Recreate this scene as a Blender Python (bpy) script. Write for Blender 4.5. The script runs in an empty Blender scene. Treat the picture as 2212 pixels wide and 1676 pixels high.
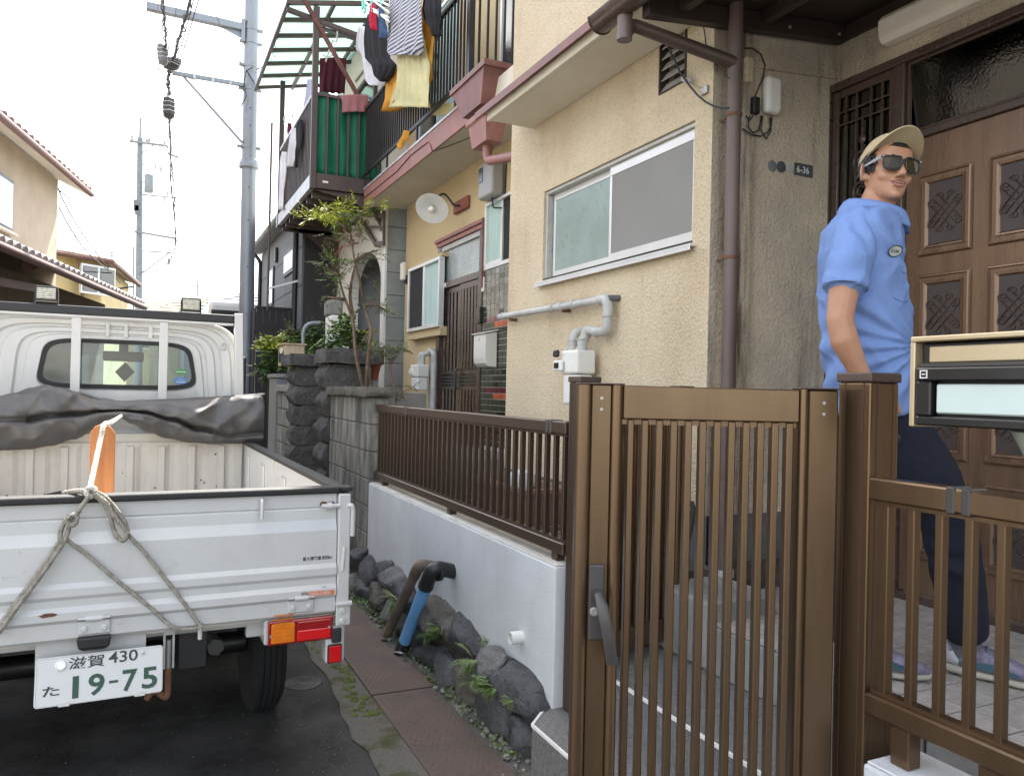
import bpy, bmesh, math, random
from mathutils import Vector, Matrix, noise
random.seed(11)
SC = bpy.context.scene
COL = SC.collection
R = math.radians
V = Vector

# ------------------------------------------------------------------ camera
W_, H_, F_ = 2212.0, 1676.0, 1680.0
CAM = V((0, 0, 1.4))
def cam_basis(yaw, pitch, roll):
    y, p, r = R(yaw), R(pitch), R(roll)
    f = V((math.sin(y) * math.cos(p), math.cos(y) * math.cos(p), math.sin(p)))
    r0 = f.cross(V((0, 0, 1))).normalized(); u0 = r0.cross(f)
    rr = math.cos(r) * r0 + math.sin(r) * u0
    return rr, rr.cross(f), f
CR, CU, CF = cam_basis(25.24, 0.2, 1.3)
cd = bpy.data.cameras.new('camera'); co = bpy.data.objects.new('camera', cd); COL.objects.link(co)
cd.sensor_width = 36; cd.lens = F_ / W_ * 36; cd.clip_start = 0.02; cd.clip_end = 2000
m_ = Matrix.Identity(4)
for i in range(3):
    m_[i][0], m_[i][1], m_[i][2], m_[i][3] = CR[i], CU[i], -CF[i], CAM[i]
co.matrix_world = m_
SC.camera = co
def P(u, v, X=None, Y=None, Z=None):
    """where the sight line through a point of the photograph meets a plane of the place"""
    d = CF + CR * ((u - W_ / 2) / F_) - CU * ((v - H_ / 2) / F_)
    t = (X - CAM.x) / d.x if X is not None else ((Y - CAM.y) / d.y if Y is not None else (Z - CAM.z) / d.z)
    return CAM + d * t

# ------------------------------------------------------------------ light
SUN_AZ, SUN_EL = 27.0, 52.0          # clockwise from +Y, above the horizon
to_sun = V((math.sin(R(SUN_AZ)) * math.cos(R(SUN_EL)), math.cos(R(SUN_AZ)) * math.cos(R(SUN_EL)), math.sin(R(SUN_EL))))
w = bpy.data.worlds.new('World'); SC.world = w; w.use_nodes = True
nt = w.node_tree; nt.nodes.clear()
wo = nt.nodes.new('ShaderNodeOutputWorld'); bg = nt.nodes.new('ShaderNodeBackground'); bg.inputs['Strength'].default_value = 0.12
sky = nt.nodes.new('ShaderNodeTexSky'); sky.sky_type = 'NISHITA'; sky.sun_disc = False
sky.sun_elevation = R(SUN_EL); sky.sun_rotation = R(SUN_AZ); sky.dust_density = 2.0; sky.air_density = 1.0
tc = nt.nodes.new('ShaderNodeTexCoord'); mp = nt.nodes.new('ShaderNodeMapping'); mp.inputs['Scale'].default_value = (1, 1, 2.6)
nz = nt.nodes.new('ShaderNodeTexNoise'); nz.inputs['Scale'].default_value = 2.3; nz.inputs['Detail'].default_value = 7; nz.inputs['Roughness'].default_value = .55
rp = nt.nodes.new('ShaderNodeValToRGB'); rp.color_ramp.elements[0].position = .43; rp.color_ramp.elements[1].position = .60
mx = nt.nodes.new('ShaderNodeMix'); mx.data_type = 'RGBA'; mx.inputs['B'].default_value = (7.6, 7.35, 6.9, 1)
L = nt.links.new
n2 = nt.nodes.new('ShaderNodeTexNoise'); n2.inputs['Scale'].default_value = 1.9; n2.inputs['Detail'].default_value = 6; n2.inputs['Roughness'].default_value = .5
r2 = nt.nodes.new('ShaderNodeValToRGB'); r2.color_ramp.elements[0].position = .42; r2.color_ramp.elements[1].position = .62
m2 = nt.nodes.new('ShaderNodeMix'); m2.data_type = 'RGBA'; m2.inputs['A'].default_value = (8.6, 7.95, 7.0, 1); m2.inputs['B'].default_value = (1.8, 1.9, 1.95, 1)   # thin bright cloud, greyer cloud
L(mp.outputs[0], n2.inputs['Vector']); L(n2.outputs['Fac'], r2.inputs['Fac']); L(r2.outputs['Color'], m2.inputs['Factor']); L(m2.outputs['Result'], mx.inputs['B'])
L(tc.outputs['Generated'], mp.inputs['Vector']); L(mp.outputs[0], nz.inputs['Vector']); L(nz.outputs['Fac'], rp.inputs['Fac'])
L(rp.outputs['Color'], mx.inputs['Factor']); L(sky.outputs[0], mx.inputs['A']); L(mx.outputs['Result'], bg.inputs['Color']); L(bg.outputs[0], wo.inputs['Surface'])
sd = bpy.data.lights.new('sun', 'SUN'); sd.energy = 3.6; sd.angle = R(.8); sd.color = (1, .95, .87)
so = bpy.data.objects.new('sun', sd); COL.objects.link(so); so.location = (6, 12, 20)
so.rotation_euler = to_sun.to_track_quat('Z', 'Y').to_euler()
SC.view_settings.view_transform = 'Standard'; SC.view_settings.look = 'None'; SC.view_settings.exposure = 2.5; SC.view_settings.gamma = 1
SC.cycles.max_bounces = 8; SC.cycles.diffuse_bounces = 4; SC.cycles.glossy_bounces = 3; SC.cycles.transmission_bounces = 6; SC.cycles.transparent_max_bounces = 12

# ------------------------------------------------------------------ materials
M = {}
def node_mat(name):
    m = bpy.data.materials.new(name); m.use_nodes = True; M[name] = m
    return m, m.node_tree, m.node_tree.nodes['Principled BSDF']
def mat(name, col, rough=.6, metal=0., var=.12, vs=6., bump=0., bs=60., col2=None, spec=.5, coat=0., stretch=(1, 1, 1), lo=.35, hi=.65, emit=0., alpha=1., trans=0., pits=0., pitscale=90., bdist=.01, stain=0., stcol=(.45, .40, .33), sts=(1.2, 1.2, .45), stlo=.5, sthi=.72):
    """a surface with uneven colour (two noises) and fine relief"""
    m, t, b = node_mat(name); n = t.nodes; l = t.links.new
    tc = n.new('ShaderNodeTexCoord'); mp = n.new('ShaderNodeMapping'); mp.inputs['Scale'].default_value = stretch
    l(tc.outputs['Object'], mp.inputs['Vector'])
    a = n.new('ShaderNodeTexNoise'); a.inputs['Scale'].default_value = vs; a.inputs['Detail'].default_value = 8; a.inputs['Roughness'].default_value = .62
    l(mp.outputs[0], a.inputs['Vector'])
    r = n.new('ShaderNodeValToRGB'); e = r.color_ramp.elements
    e[0].position = lo; e[1].position = hi
    c2 = col2 if col2 else tuple(c * (1 - var) for c in col); c1 = col if col2 else tuple(min(1, c * (1 + var)) for c in col)
    e[0].color = (*c2, 1); e[1].color = (*c1, 1)
    l(a.outputs['Fac'], r.inputs['Fac'])
    out = r.outputs['Color']
    if pits:
        vo = n.new('ShaderNodeTexNoise'); vo.inputs['Scale'].default_value = pitscale; vo.inputs['Detail'].default_value = 3
        l(tc.outputs['Object'], vo.inputs['Vector'])
        pr = n.new('ShaderNodeValToRGB'); pr.color_ramp.elements[0].position = .30; pr.color_ramp.elements[1].position = .47
        pr.color_ramp.elements[0].color = (1 - pits,) * 3 + (1,)
        l(vo.outputs['Fac'], pr.inputs['Fac'])
        mm = n.new('ShaderNodeMix'); mm.data_type = 'RGBA'; mm.blend_type = 'MULTIPLY'; mm.inputs['Factor'].default_value = 1
        l(out, mm.inputs['A']); l(pr.outputs['Color'], mm.inputs['B']); out = mm.outputs['Result']
    if stain:
        sm = n.new('ShaderNodeMapping'); sm.inputs['Scale'].default_value = sts; l(tc.outputs['Object'], sm.inputs['Vector'])
        sn = n.new('ShaderNodeTexNoise'); sn.inputs['Scale'].default_value = 2.1; sn.inputs['Detail'].default_value = 9; sn.inputs['Roughness'].default_value = .68; l(sm.outputs[0], sn.inputs['Vector'])
        sr = n.new('ShaderNodeMapRange'); sr.inputs['From Min'].default_value = stlo; sr.inputs['From Max'].default_value = sthi; sr.inputs['To Max'].default_value = stain; l(sn.outputs['Fac'], sr.inputs['Value'])
        mm = n.new('ShaderNodeMix'); mm.data_type = 'RGBA'; mm.blend_type = 'MULTIPLY'; mm.inputs['B'].default_value = (*stcol, 1); l(sr.outputs[0], mm.inputs['Factor']); l(out, mm.inputs['A']); out = mm.outputs['Result']
    l(out, b.inputs['Base Color'])
    b.inputs['Metallic'].default_value = metal; b.inputs['Specular IOR Level'].default_value = spec
    b.inputs['Coat Weight'].default_value = coat; b.inputs['Coat Roughness'].default_value = .08
    b.inputs['Alpha'].default_value = alpha; b.inputs['Transmission Weight'].default_value = trans
    rr = n.new('ShaderNodeMapRange'); rr.inputs['To Min'].default_value = max(.02, rough - .1); rr.inputs['To Max'].default_value = min(1, rough + .1)
    l(a.outputs['Fac'], rr.inputs['Value']); l(rr.outputs[0], b.inputs['Roughness'])
    if emit:
        l(out, b.inputs['Emission Color']); b.inputs['Emission Strength'].default_value = emit
    if bump:
        c = n.new('ShaderNodeTexNoise'); c.inputs['Scale'].default_value = bs; c.inputs['Detail'].default_value = 5; c.inputs['Roughness'].default_value = .6
        l(mp.outputs[0], c.inputs['Vector'])
        bp = n.new('ShaderNodeBump'); bp.inputs['Strength'].default_value = bump; bp.inputs['Distance'].default_value = bdist
        l(c.outputs['Fac'], bp.inputs['Height']); l(bp.outputs[0], b.inputs['Normal'])
    return m
def glass(name, tint, refl=1.0, rough=0.0, ripple=0., rs=40., ior=1.6):
    m, t, b = node_mat(name); n = t.nodes; l = t.links.new; n.remove(b)
    tr = n.new('ShaderNodeBsdfTransparent'); tr.inputs['Color'].default_value = (*tint, 1)
    g = n.new('ShaderNodeBsdfGlossy'); g.inputs['Roughness'].default_value = rough; g.inputs['Color'].default_value = (refl, refl, refl, 1)
    fr = n.new('ShaderNodeFresnel'); fr.inputs['IOR'].default_value = ior
    mxs = n.new('ShaderNodeMixShader'); l(fr.outputs[0], mxs.inputs[0]); l(tr.outputs[0], mxs.inputs[1]); l(g.outputs[0], mxs.inputs[2])
    if ripple:
        tc = n.new('ShaderNodeTexCoord'); a = n.new('ShaderNodeTexNoise'); a.inputs['Scale'].default_value = rs; a.inputs['Detail'].default_value = 3
        bp = n.new('ShaderNodeBump'); bp.inputs['Strength'].default_value = ripple; bp.inputs['Distance'].default_value = .01
        l(tc.outputs['Object'], a.inputs['Vector']); l(a.outputs['Fac'], bp.inputs['Height']); l(bp.outputs[0], g.inputs['Normal']); l(bp.outputs[0], fr.inputs['Normal'])
    l(mxs.outputs[0], n['Material Output'].inputs['Surface'])
    return m
def thin(name, col, transl=.5, rough=.5, bump=0., bs=60., stretch=(1, 1, 1), var=.1, vs=5.):
    """cloth, leaves and milky plastic: partly lets light through"""
    m = mat(name, col, rough=rough, var=var, vs=vs, bump=bump, bs=bs, stretch=stretch, spec=.25)
    t = m.node_tree; n = t.nodes; l = t.links.new; b = n['Principled BSDF']
    tl = n.new('ShaderNodeBsdfTranslucent'); ms = n.new('ShaderNodeMixShader'); ms.inputs[0].default_value = transl
    src = b.inputs['Base Color'].links[0].from_socket
    l(src, tl.inputs['Color']); l(b.outputs[0], ms.inputs[1]); l(tl.outputs[0], ms.inputs[2]); l(ms.outputs[0], n['Material Output'].inputs['Surface'])
    return m

mat('asphalt', (.072, .071, .069), rough=1.0, var=.35, vs=3, bump=.6, bs=150, pits=.6, pitscale=190, bdist=.012, spec=.04, stain=.5, stcol=(.5, .5, .5), sts=(1, .5, 1))
mat('ground', (.12, .115, .10), rough=.95, var=.3, vs=.6, bump=.3, bs=30)
mat('mossy_concrete', (.125, .118, .105), rough=.95, col2=(.05, .058, .014), vs=7, bump=.8, bs=90, lo=.36, hi=.50, pits=.4, pitscale=130)
mat('moss', (.09, .12, .02), rough=1, var=.5, vs=30, bump=1, bs=150)
mat('soil', (.07, .055, .04), rough=1, var=.4, vs=14, bump=.8, bs=80)
mat('grit', (.105, .10, .095), rough=.95, var=.5, vs=40)
mat('gravel', (.20, .19, .17), rough=.95, var=.5, vs=40, bump=.8, bs=90)
mat('rust_plate', (.118, .080, .067), rough=.6, metal=.15, col2=(.078, .058, .052), vs=4, bump=.35, bs=240, lo=.38, hi=.66)
mat('plaster_white', (.57, .585, .60), rough=.85, var=.06, vs=3, bump=.3, bs=120, stain=.28, stcol=(.68, .66, .62), sts=(2, 2, .5), stlo=.48, sthi=.75)
mat('plaster_top', (.62, .60, .55), rough=.9, col2=(.47, .45, .40), vs=9, bump=.2, bs=120)
mat('boulder', (.105, .105, .11), rough=.8, col2=(.033, .033, .035), vs=6, bump=.9, bs=26, lo=.3, hi=.72, bdist=.02, pits=.4, pitscale=60)
mat('boulder_pale', (.21, .205, .20), rough=.9, col2=(.09, .088, .088), vs=7, bump=.9, bs=24, lo=.3, hi=.7, bdist=.02, pits=.4, pitscale=60)
mat('boulder_warm', (.17, .155, .13), rough=.9, col2=(.06, .055, .045), vs=7, bump=.9, bs=24, lo=.3, hi=.7, bdist=.02, pits=.4, pitscale=60)
mat('bronze_dark', (.084, .056, .040), rough=.34, metal=.5, var=.08, vs=2, spec=.5)
mat('bronze', (.165, .106, .062), rough=.30, metal=.8, var=.12, vs=1.5, stretch=(6, 6, .6), stain=.35, stcol=(.62, .6, .58), sts=(5, 5, .7))
mat('bronze_cap', (.085, .058, .047), rough=.45, metal=.3, var=.08)
mat('bronze_grey', (.075, .068, .066), rough=.42, metal=.45, var=.06)
mat('stucco', (.72, .61, .44), rough=.95, col2=(.65, .535, .37), vs=1.6, bump=1, bs=75, pits=.30, pitscale=130, bdist=.018, lo=.3, hi=.7, stain=.55, stcol=(.64, .53, .42), sts=(.8, .8, .55), stlo=.50, sthi=.78)
mat('stucco_porch', (.64, .545, .415), rough=.95, col2=(.455, .39, .32), vs=2.6, bump=1, bs=70, pits=.28, pitscale=120, bdist=.018, lo=.33, hi=.62, stain=.75, stcol=(.30, .28, .25), sts=(5, 5, .5), stlo=.54, sthi=.70)
mat('stucco_shade', (.30, .295, .27), rough=.95, col2=(.20, .20, .19), vs=2.2, bump=1, bs=80, pits=.3, pitscale=90, bdist=.016)
mat('stucco_b', (.60, .47, .275), rough=.95, col2=(.54, .42, .24), vs=2, bump=.7, bs=90, pits=.25, pitscale=110)
mat('soffit', (.62, .575, .48), rough=.9, var=.07, vs=2, bump=.1, bs=80, col2=(.54, .49, .39))
mat('pink_metal', (.34, .155, .13), rough=.55, col2=(.22, .10, .085), vs=7, bump=.1, bs=90, stretch=(2, 1, 1), lo=.3)
mat('pink_dark', (.19, .085, .075), rough=.55, var=.25, vs=5)
mat('concrete', (.30, .29, .27), rough=.92, col2=(.17, .165, .155), vs=4, bump=.35, bs=120, lo=.3, hi=.7)
mat('concrete_dark', (.12, .12, .115), rough=.92, col2=(.07, .07, .07), vs=5, bump=.4, bs=110)
mat('granite_tile', (.145, .142, .135), rough=.6, var=.35, vs=70, bump=.15, bs=200)
mat('white_nosing', (.72, .71, .68), rough=.6, var=.08)
mat('porch_tile', (.40, .365, .32), rough=.75, col2=(.30, .27, .235), vs=20, bump=.8, bs=42, lo=.35, bdist=.012)
mat('grout', (.17, .155, .135), rough=.95, var=.2)
mat('alu', (.70, .70, .69), rough=.35, metal=.35, var=.06, vs=3)
mat('alu_dull', (.44, .43, .40), rough=.45, metal=.35, var=.12, vs=5)
mat('white_plastic', (.72, .71, .67), rough=.4, var=.05, vs=4)
mat('grey_plastic', (.36, .36, .35), rough=.45, var=.08)
mat('pipe_grey', (.42, .42, .40), rough=.5, var=.15, vs=12)
mat('pipe_blue', (.17, .40, .72), rough=.35, var=.08, vs=6)
mat('pipe_black', (.022, .022, .022), rough=.4, var=.2)
mat('pipe_brown', (.13, .095, .07), rough=.7, var=.3, vs=9)
mat('downpipe', (.145, .105, .095), rough=.5, col2=(.095, .068, .062), vs=3, stretch=(2, 2, .5))
mat('dark_brown', (.035, .024, .019), rough=.5, var=.2)
mat('dark_brown_gloss', (.078, .052, .042), rough=.28, var=.12, metal=.1)
mat('door_bronze', (.215, .135, .088), rough=.28, metal=.5, col2=(.175, .108, .071), vs=2, stretch=(8, 8, .7))
mat('door_inset', (.065, .050, .047), rough=.45, metal=.3, var=.1)
mat('black', (.012, .012, .013), rough=.45, var=.2)
mat('black_rubber', (.016, .016, .017), rough=.7, var=.25, bump=.2, bs=80)
mat('black_gloss', (.012, .012, .013), rough=.22, var=.1)
mat('tyre', (.012, .012, .012), rough=.85, var=.3, bump=.3, bs=60)
mat('truck_white', (.53, .53, .52), rough=.3, var=.035, vs=2.5, coat=.4, stain=.4, stcol=(.72, .70, .66), sts=(2.5, 2.5, 1.5), stlo=.52, sthi=.78, col2=(.49, .485, .47))
mat('truck_dirty', (.50, .47, .425), rough=.5, col2=(.45, .42, .37), vs=3, stretch=(2, 2, 1), stain=.5, stcol=(.72, .65, .55), sts=(3, 3, 1.5))
mat('tarp', (.064, .060, .059), rough=.42, var=.12, vs=4, bump=.04, bs=9, spec=.6)
mat('rope', (.34, .31, .26), rough=.9, var=.25, vs=60, bump=.8, bs=200)  # lower run of the rope, its shade put into the grey colour
mat('rope_sunlit', (.62, .58, .50), rough=.9, var=.2, vs=60, bump=.6, bs=200)  # upper run of the same rope, sunlight put into the paler colour
mat('plank_wood', (.50, .20, .062), rough=.6, col2=(.33, .115, .032), vs=4, stretch=(9, 9, .7), bump=.1, bs=10)
mat('lens_red', (.55, .006, .008), rough=.16, var=.1, coat=.6)
mat('lens_red_dark', (.25, .004, .006), rough=.16, var=.1, coat=.6)
mat('lens_amber', (.62, .16, .008), rough=.16, var=.12, vs=30, coat=.6)
mat('orange_sticker', (.60, .14, .03), rough=.5, var=.03)
mat('plate_white', (.54, .54, .53), rough=.45, var=.03)
mat('ink_green', (.012, .055, .028), rough=.5, var=.05)
mat('ink_black', (.02, .02, .02), rough=.5, var=.05)
mat('steel', (.42, .41, .40), rough=.4, metal=.7, var=.15)
mat('rust', (.16, .075, .04), rough=.9, var=.4, vs=14)
mat('zinc', (.235, .255, .275), rough=.48, metal=.45, var=.12, vs=3, stretch=(1, 1, .4))
mat('pole_dark', (.20, .215, .23), rough=.5, metal=.4, var=.1)
mat('wire', (.03, .03, .032), rough=.6, var=.1)
mat('cable_grey', (.16, .16, .165), rough=.6, var=.2)
mat('block_wall', (.30, .285, .25), rough=.95, col2=(.075, .073, .068), vs=5, stretch=(1.5, 1.5, .35), bump=.5, bs=90, lo=.38, hi=.62)
mat('rough_stone', (.12, .113, .105), rough=.95, col2=(.045, .043, .042), vs=7, bump=1, bs=22, lo=.3, hi=.72, bdist=.03, pits=.4, pitscale=50)
mat('mortar', (.17, .165, .155), rough=.95, var=.2)
mat('siding_grey', (.27, .285, .27), rough=.85, col2=(.20, .213, .205), vs=3, bump=.35, bs=110)
mat('siding_dark', (.125, .13, .14), rough=.7, var=.08, vs=2)
mat('arch_white', (.66, .63, .56), rough=.85, var=.05, vs=2)
mat('alcove', (.33, .325, .33), rough=.85, var=.06)
mat('black_wood', (.020, .017, .018), rough=.6, var=.2, stretch=(4, 4, .5))
mat('curtain_teal', (.42, .56, .52), rough=.6, var=.12, vs=3, stretch=(1, 6, .6))
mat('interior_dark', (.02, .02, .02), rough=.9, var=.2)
mat('frost_teal', (.25, .325, .31), rough=.22, var=.10, vs=3, bump=.12, bs=9, coat=.5)
mat('screen_grey', (.215, .21, .20), rough=.75, var=.05, vs=2)
mat('frost_pebble', (.34, .37, .36), rough=.18, var=.12, vs=4, bump=1.0, bs=45, coat=.4)
mat('tile_green', (.045, .055, .028), rough=.14, col2=(.03, .037, .02), vs=8, coat=.3)
mat('tile_black', (.012, .014, .010), rough=.12, var=.2, coat=.3)
mat('tile_wine', (.10, .012, .02), rough=.14, var=.2, coat=.3)
mat('tile_orange', (.42, .085, .035), rough=.2, var=.15, coat=.3)
mat('tile_sheen', (.10, .105, .095), rough=.16, var=.15, coat=.3)  # upper pier rows: reflection painted in as a paler tile colour
mat('terracotta', (.33, .085, .05), rough=.8, var=.15, bump=.1)
mat('planter_brown', (.24, .13, .095), rough=.75, var=.2, bump=.1)
mat('roof_tile_red', (.17, .058, .045), rough=.55, var=.25, vs=9, bump=.15, bs=40)
mat('roof_tile_sunlit', (.42, .39, .38), rough=.5, var=.15, vs=9)  # lower eave tiles, sun glare painted in as a pale tone
mat('house_beige', (.42, .345, .25), rough=.95, var=.08, vs=2, bump=.4, bs=70)
mat('house_yellow', (.55, .44, .22), rough=.95, var=.08, vs=2, bump=.3, bs=70)
mat('house_brown', (.17, .125, .085), rough=.95, var=.12)
mat('copper_gutter', (.13, .058, .042), rough=.5, var=.2)
mat('roof_grey', (.27, .275, .28), rough=.6, var=.15, vs=5)
mat('roof_tan', (.40, .335, .235), rough=.8, var=.12, vs=5)
mat('balcony_brown', (.085, .062, .055), rough=.5, metal=.2, var=.1)
mat('rail_black', (.024, .022, .024), rough=.45, metal=.2, var=.15)
mat('brace_red', (.13, .045, .035), rough=.6, var=.2)
mat('pale_steel', (.55, .56, .57), rough=.4, metal=.3, col2=(.40, .37, .35), vs=6)
thin('corrugated', (.27, .42, .36), transl=.42, rough=.35, var=.06)
thin('sheet_green', (.012, .17, .09), transl=.2, rough=.5, var=.12, vs=3)
thin('cloth_white', (.74, .74, .78), transl=.3, rough=.9, bump=.2, bs=18)
thin('cloth_black', (.016, .016, .019), transl=.05, rough=.9, bump=.2, bs=18)
thin('cloth_yellow', (.74, .70, .42), transl=.35, rough=.9, bump=.15, bs=18)
thin('cloth_orange', (.78, .42, .07), transl=.35, rough=.9, bump=.15, bs=18)
thin('cloth_wine', (.085, .02, .032), transl=.15, rough=.9, bump=.2, bs=18)
thin('cloth_pink', (.40, .17, .18), transl=.15, rough=.9)
thin('cloth_red', (.50, .03, .07), transl=.2, rough=.9, var=.5, vs=50)
thin('cloth_denim', (.05, .09, .18), transl=.1, rough=.9, var=.3, vs=20)
thin('cloth_teal', (.15, .62, .50), transl=.1, rough=.4)
thin('cloth_lilac', (.52, .55, .68), transl=.3, rough=.9)
mat('leaf_dark', (.05, .095, .022), rough=.45, var=.35, vs=12)
mat('leaf_mid', (.10, .17, .03), rough=.45, var=.3, vs=12)
mat('leaf_lime_sunlit', (.38, .42, .035), rough=.45, var=.25, vs=9)  # lime leaves, colour brightened to stand for sun on the top sprays
mat('leaf_olive', (.11, .125, .05), rough=.5, var=.35, vs=12)
mat('leaf_red', (.30, .05, .04), rough=.5, var=.35, vs=12)
mat('fern', (.075, .13, .02), rough=.5, var=.3, vs=12)
mat('bark', (.15, .105, .075), rough=.95, var=.35, vs=20, bump=.6, bs=60)
mat('skin', (.44, .235, .145), rough=.52, col2=(.37, .18, .105), vs=14, bump=.12, bs=160, lo=.3, hi=.7)
mat('lip', (.36, .15, .12), rough=.45, var=.1)
mat('hair', (.012, .010, .009), rough=.5, var=.3, bump=.5, bs=60)
mat('stubble', (.24, .145, .095), rough=.8, var=.3, vs=80)
mat('shirt_blue', (.165, .255, .50), rough=.9, var=.06, vs=3, bump=.3, bs=38, spec=.3)
mat('trousers', (.014, .016, .026), rough=.9, var=.15, vs=5, bump=.25, bs=18, spec=.25)
mat('cap_khaki', (.47, .37, .235), rough=.9, var=.07, vs=5, bump=.12, bs=120, spec=.2)
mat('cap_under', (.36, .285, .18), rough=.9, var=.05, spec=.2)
mat('mint', (.40, .66, .50), rough=.8, var=.05)
mat('shoe_lilac', (.19, .17, .235), rough=.8, var=.3, vs=60, bump=.2, bs=150)
mat('shoe_grey', (.42, .42, .42), rough=.7, var=.1)
mat('shoe_teal', (.035, .09, .115), rough=.6, var=.1)
mat('shoe_sole', (.40, .37, .30), rough=.8, var=.15)
mat('sock', (.10, .10, .11), rough=.95, var=.2)
mat('frame_black', (.010, .010, .010), rough=.22, var=.1)
mat('temple_grey', (.16, .165, .165), rough=.3, var=.1)
mat('sun_lens', (.040, .030, .012), rough=.15, var=.1, spec=.25)
mat('mailbox_gold', (.60, .50, .34), rough=.35, metal=.55, col2=(.52, .41, .25), vs=3)
mat('mailbox_pane', (.56, .66, .63), rough=.25, var=.03, coat=.3)
thin('milky', (.62, .68, .60), transl=.45, rough=.4)
mat('lamp_cover', (.78, .73, .64), rough=.3, var=.04, coat=.3)
mat('plaque_blue', (.065, .075, .085), rough=.6, var=.25, vs=14)
mat('sticker_green', (.06, .28, .08), rough=.4, var=.15)
mat('sticker_blue', (.08, .22, .50), rough=.4, var=.1)
mat('wood_box', (.47, .38, .255), rough=.75, var=.1, vs=4, stretch=(6, 1, 1))
mat('lamp_red_wood', (.24, .075, .045), rough=.7, var=.25, vs=9)
mat('led_face', (.62, .60, .50), rough=.2, var=.25, vs=60)
glass('glass_cab', (.58, .77, .86), ior=1.8)
glass('glass_clear', (.80, .86, .85))
glass('glass_dark', (.10, .105, .105), ripple=.06, rs=70, ior=2.0)

# the porch wall has dark drips beside the downpipe
m = M['stucco_porch'].copy(); m.name = 'stucco_drip'; M['stucco_drip'] = m; t = m.node_tree; n = t.nodes; l = t.links.new; b = n['Principled BSDF']
tcd = n.new('ShaderNodeTexCoord'); sp = n.new('ShaderNodeSeparateXYZ'); l(tcd.outputs['Object'], sp.inputs[0])
ad = n.new('ShaderNodeMath'); ad.operation = 'ADD'; ad.inputs[1].default_value = 1.10; l(sp.outputs['X'], ad.inputs[0]); ab = n.new('ShaderNodeMath'); ab.operation = 'ABSOLUTE'; l(ad.outputs[0], ab.inputs[0])
r1 = n.new('ShaderNodeMapRange'); r1.inputs['From Min'].default_value = .13; r1.inputs['From Max'].default_value = .02; l(ab.outputs[0], r1.inputs['Value'])
mpd = n.new('ShaderNodeMapping'); mpd.inputs['Scale'].default_value = (16, 16, 1.6); l(tcd.outputs['Object'], mpd.inputs['Vector']); nd = n.new('ShaderNodeTexNoise'); nd.inputs['Scale'].default_value = 1.6; nd.inputs['Detail'].default_value = 8; l(mpd.outputs[0], nd.inputs['Vector'])
r2_ = n.new('ShaderNodeMapRange'); r2_.inputs['From Min'].default_value = .42; r2_.inputs['From Max'].default_value = .60; l(nd.outputs['Fac'], r2_.inputs['Value'])
mu = n.new('ShaderNodeMath'); mu.operation = 'MULTIPLY'; l(r1.outputs[0], mu.inputs[0]); l(r2_.outputs[0], mu.inputs[1])
md = n.new('ShaderNodeMix'); md.data_type = 'RGBA'; md.blend_type = 'MULTIPLY'; md.inputs['B'].default_value = (.22, .20, .17, 1); src = b.inputs['Base Color'].links[0].from_socket; l(src, md.inputs['A']); l(mu.outputs[0], md.inputs['Factor']); l(md.outputs['Result'], b.inputs['Base Color'])

# striped and checked surfaces
def stripes(name, a, b_, scale, axis='Z', duty=.5):
    m, t, b = node_mat(name); n = t.nodes; l = t.links.new
    tc = n.new('ShaderNodeTexCoord'); wv = n.new('ShaderNodeTexWave'); wv.bands_direction = axis; wv.inputs['Scale'].default_value = scale; wv.inputs['Distortion'].default_value = .25; wv.inputs['Detail Scale'].default_value = .6
    r = n.new('ShaderNodeValToRGB'); e = r.color_ramp.elements; e[0].position = duty - .06; e[1].position = duty + .06; e[0].color = (*a, 1); e[1].color = (*b_, 1)
    l(tc.outputs['Object'], wv.inputs['Vector']); l(wv.outputs['Fac'], r.inputs['Fac']); l(r.outputs['Color'], b.inputs['Base Color'])
    b.inputs['Roughness'].default_value = .9; b.inputs['Specular IOR Level'].default_value = .2
    return m
stripes('cloth_striped', (.085, .09, .14), (.52, .52, .56), 8.5, 'Z', .42)
stripes('checked_floor', (.40, .365, .32), (.30, .27, .235), 8, 'X', .5)

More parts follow.
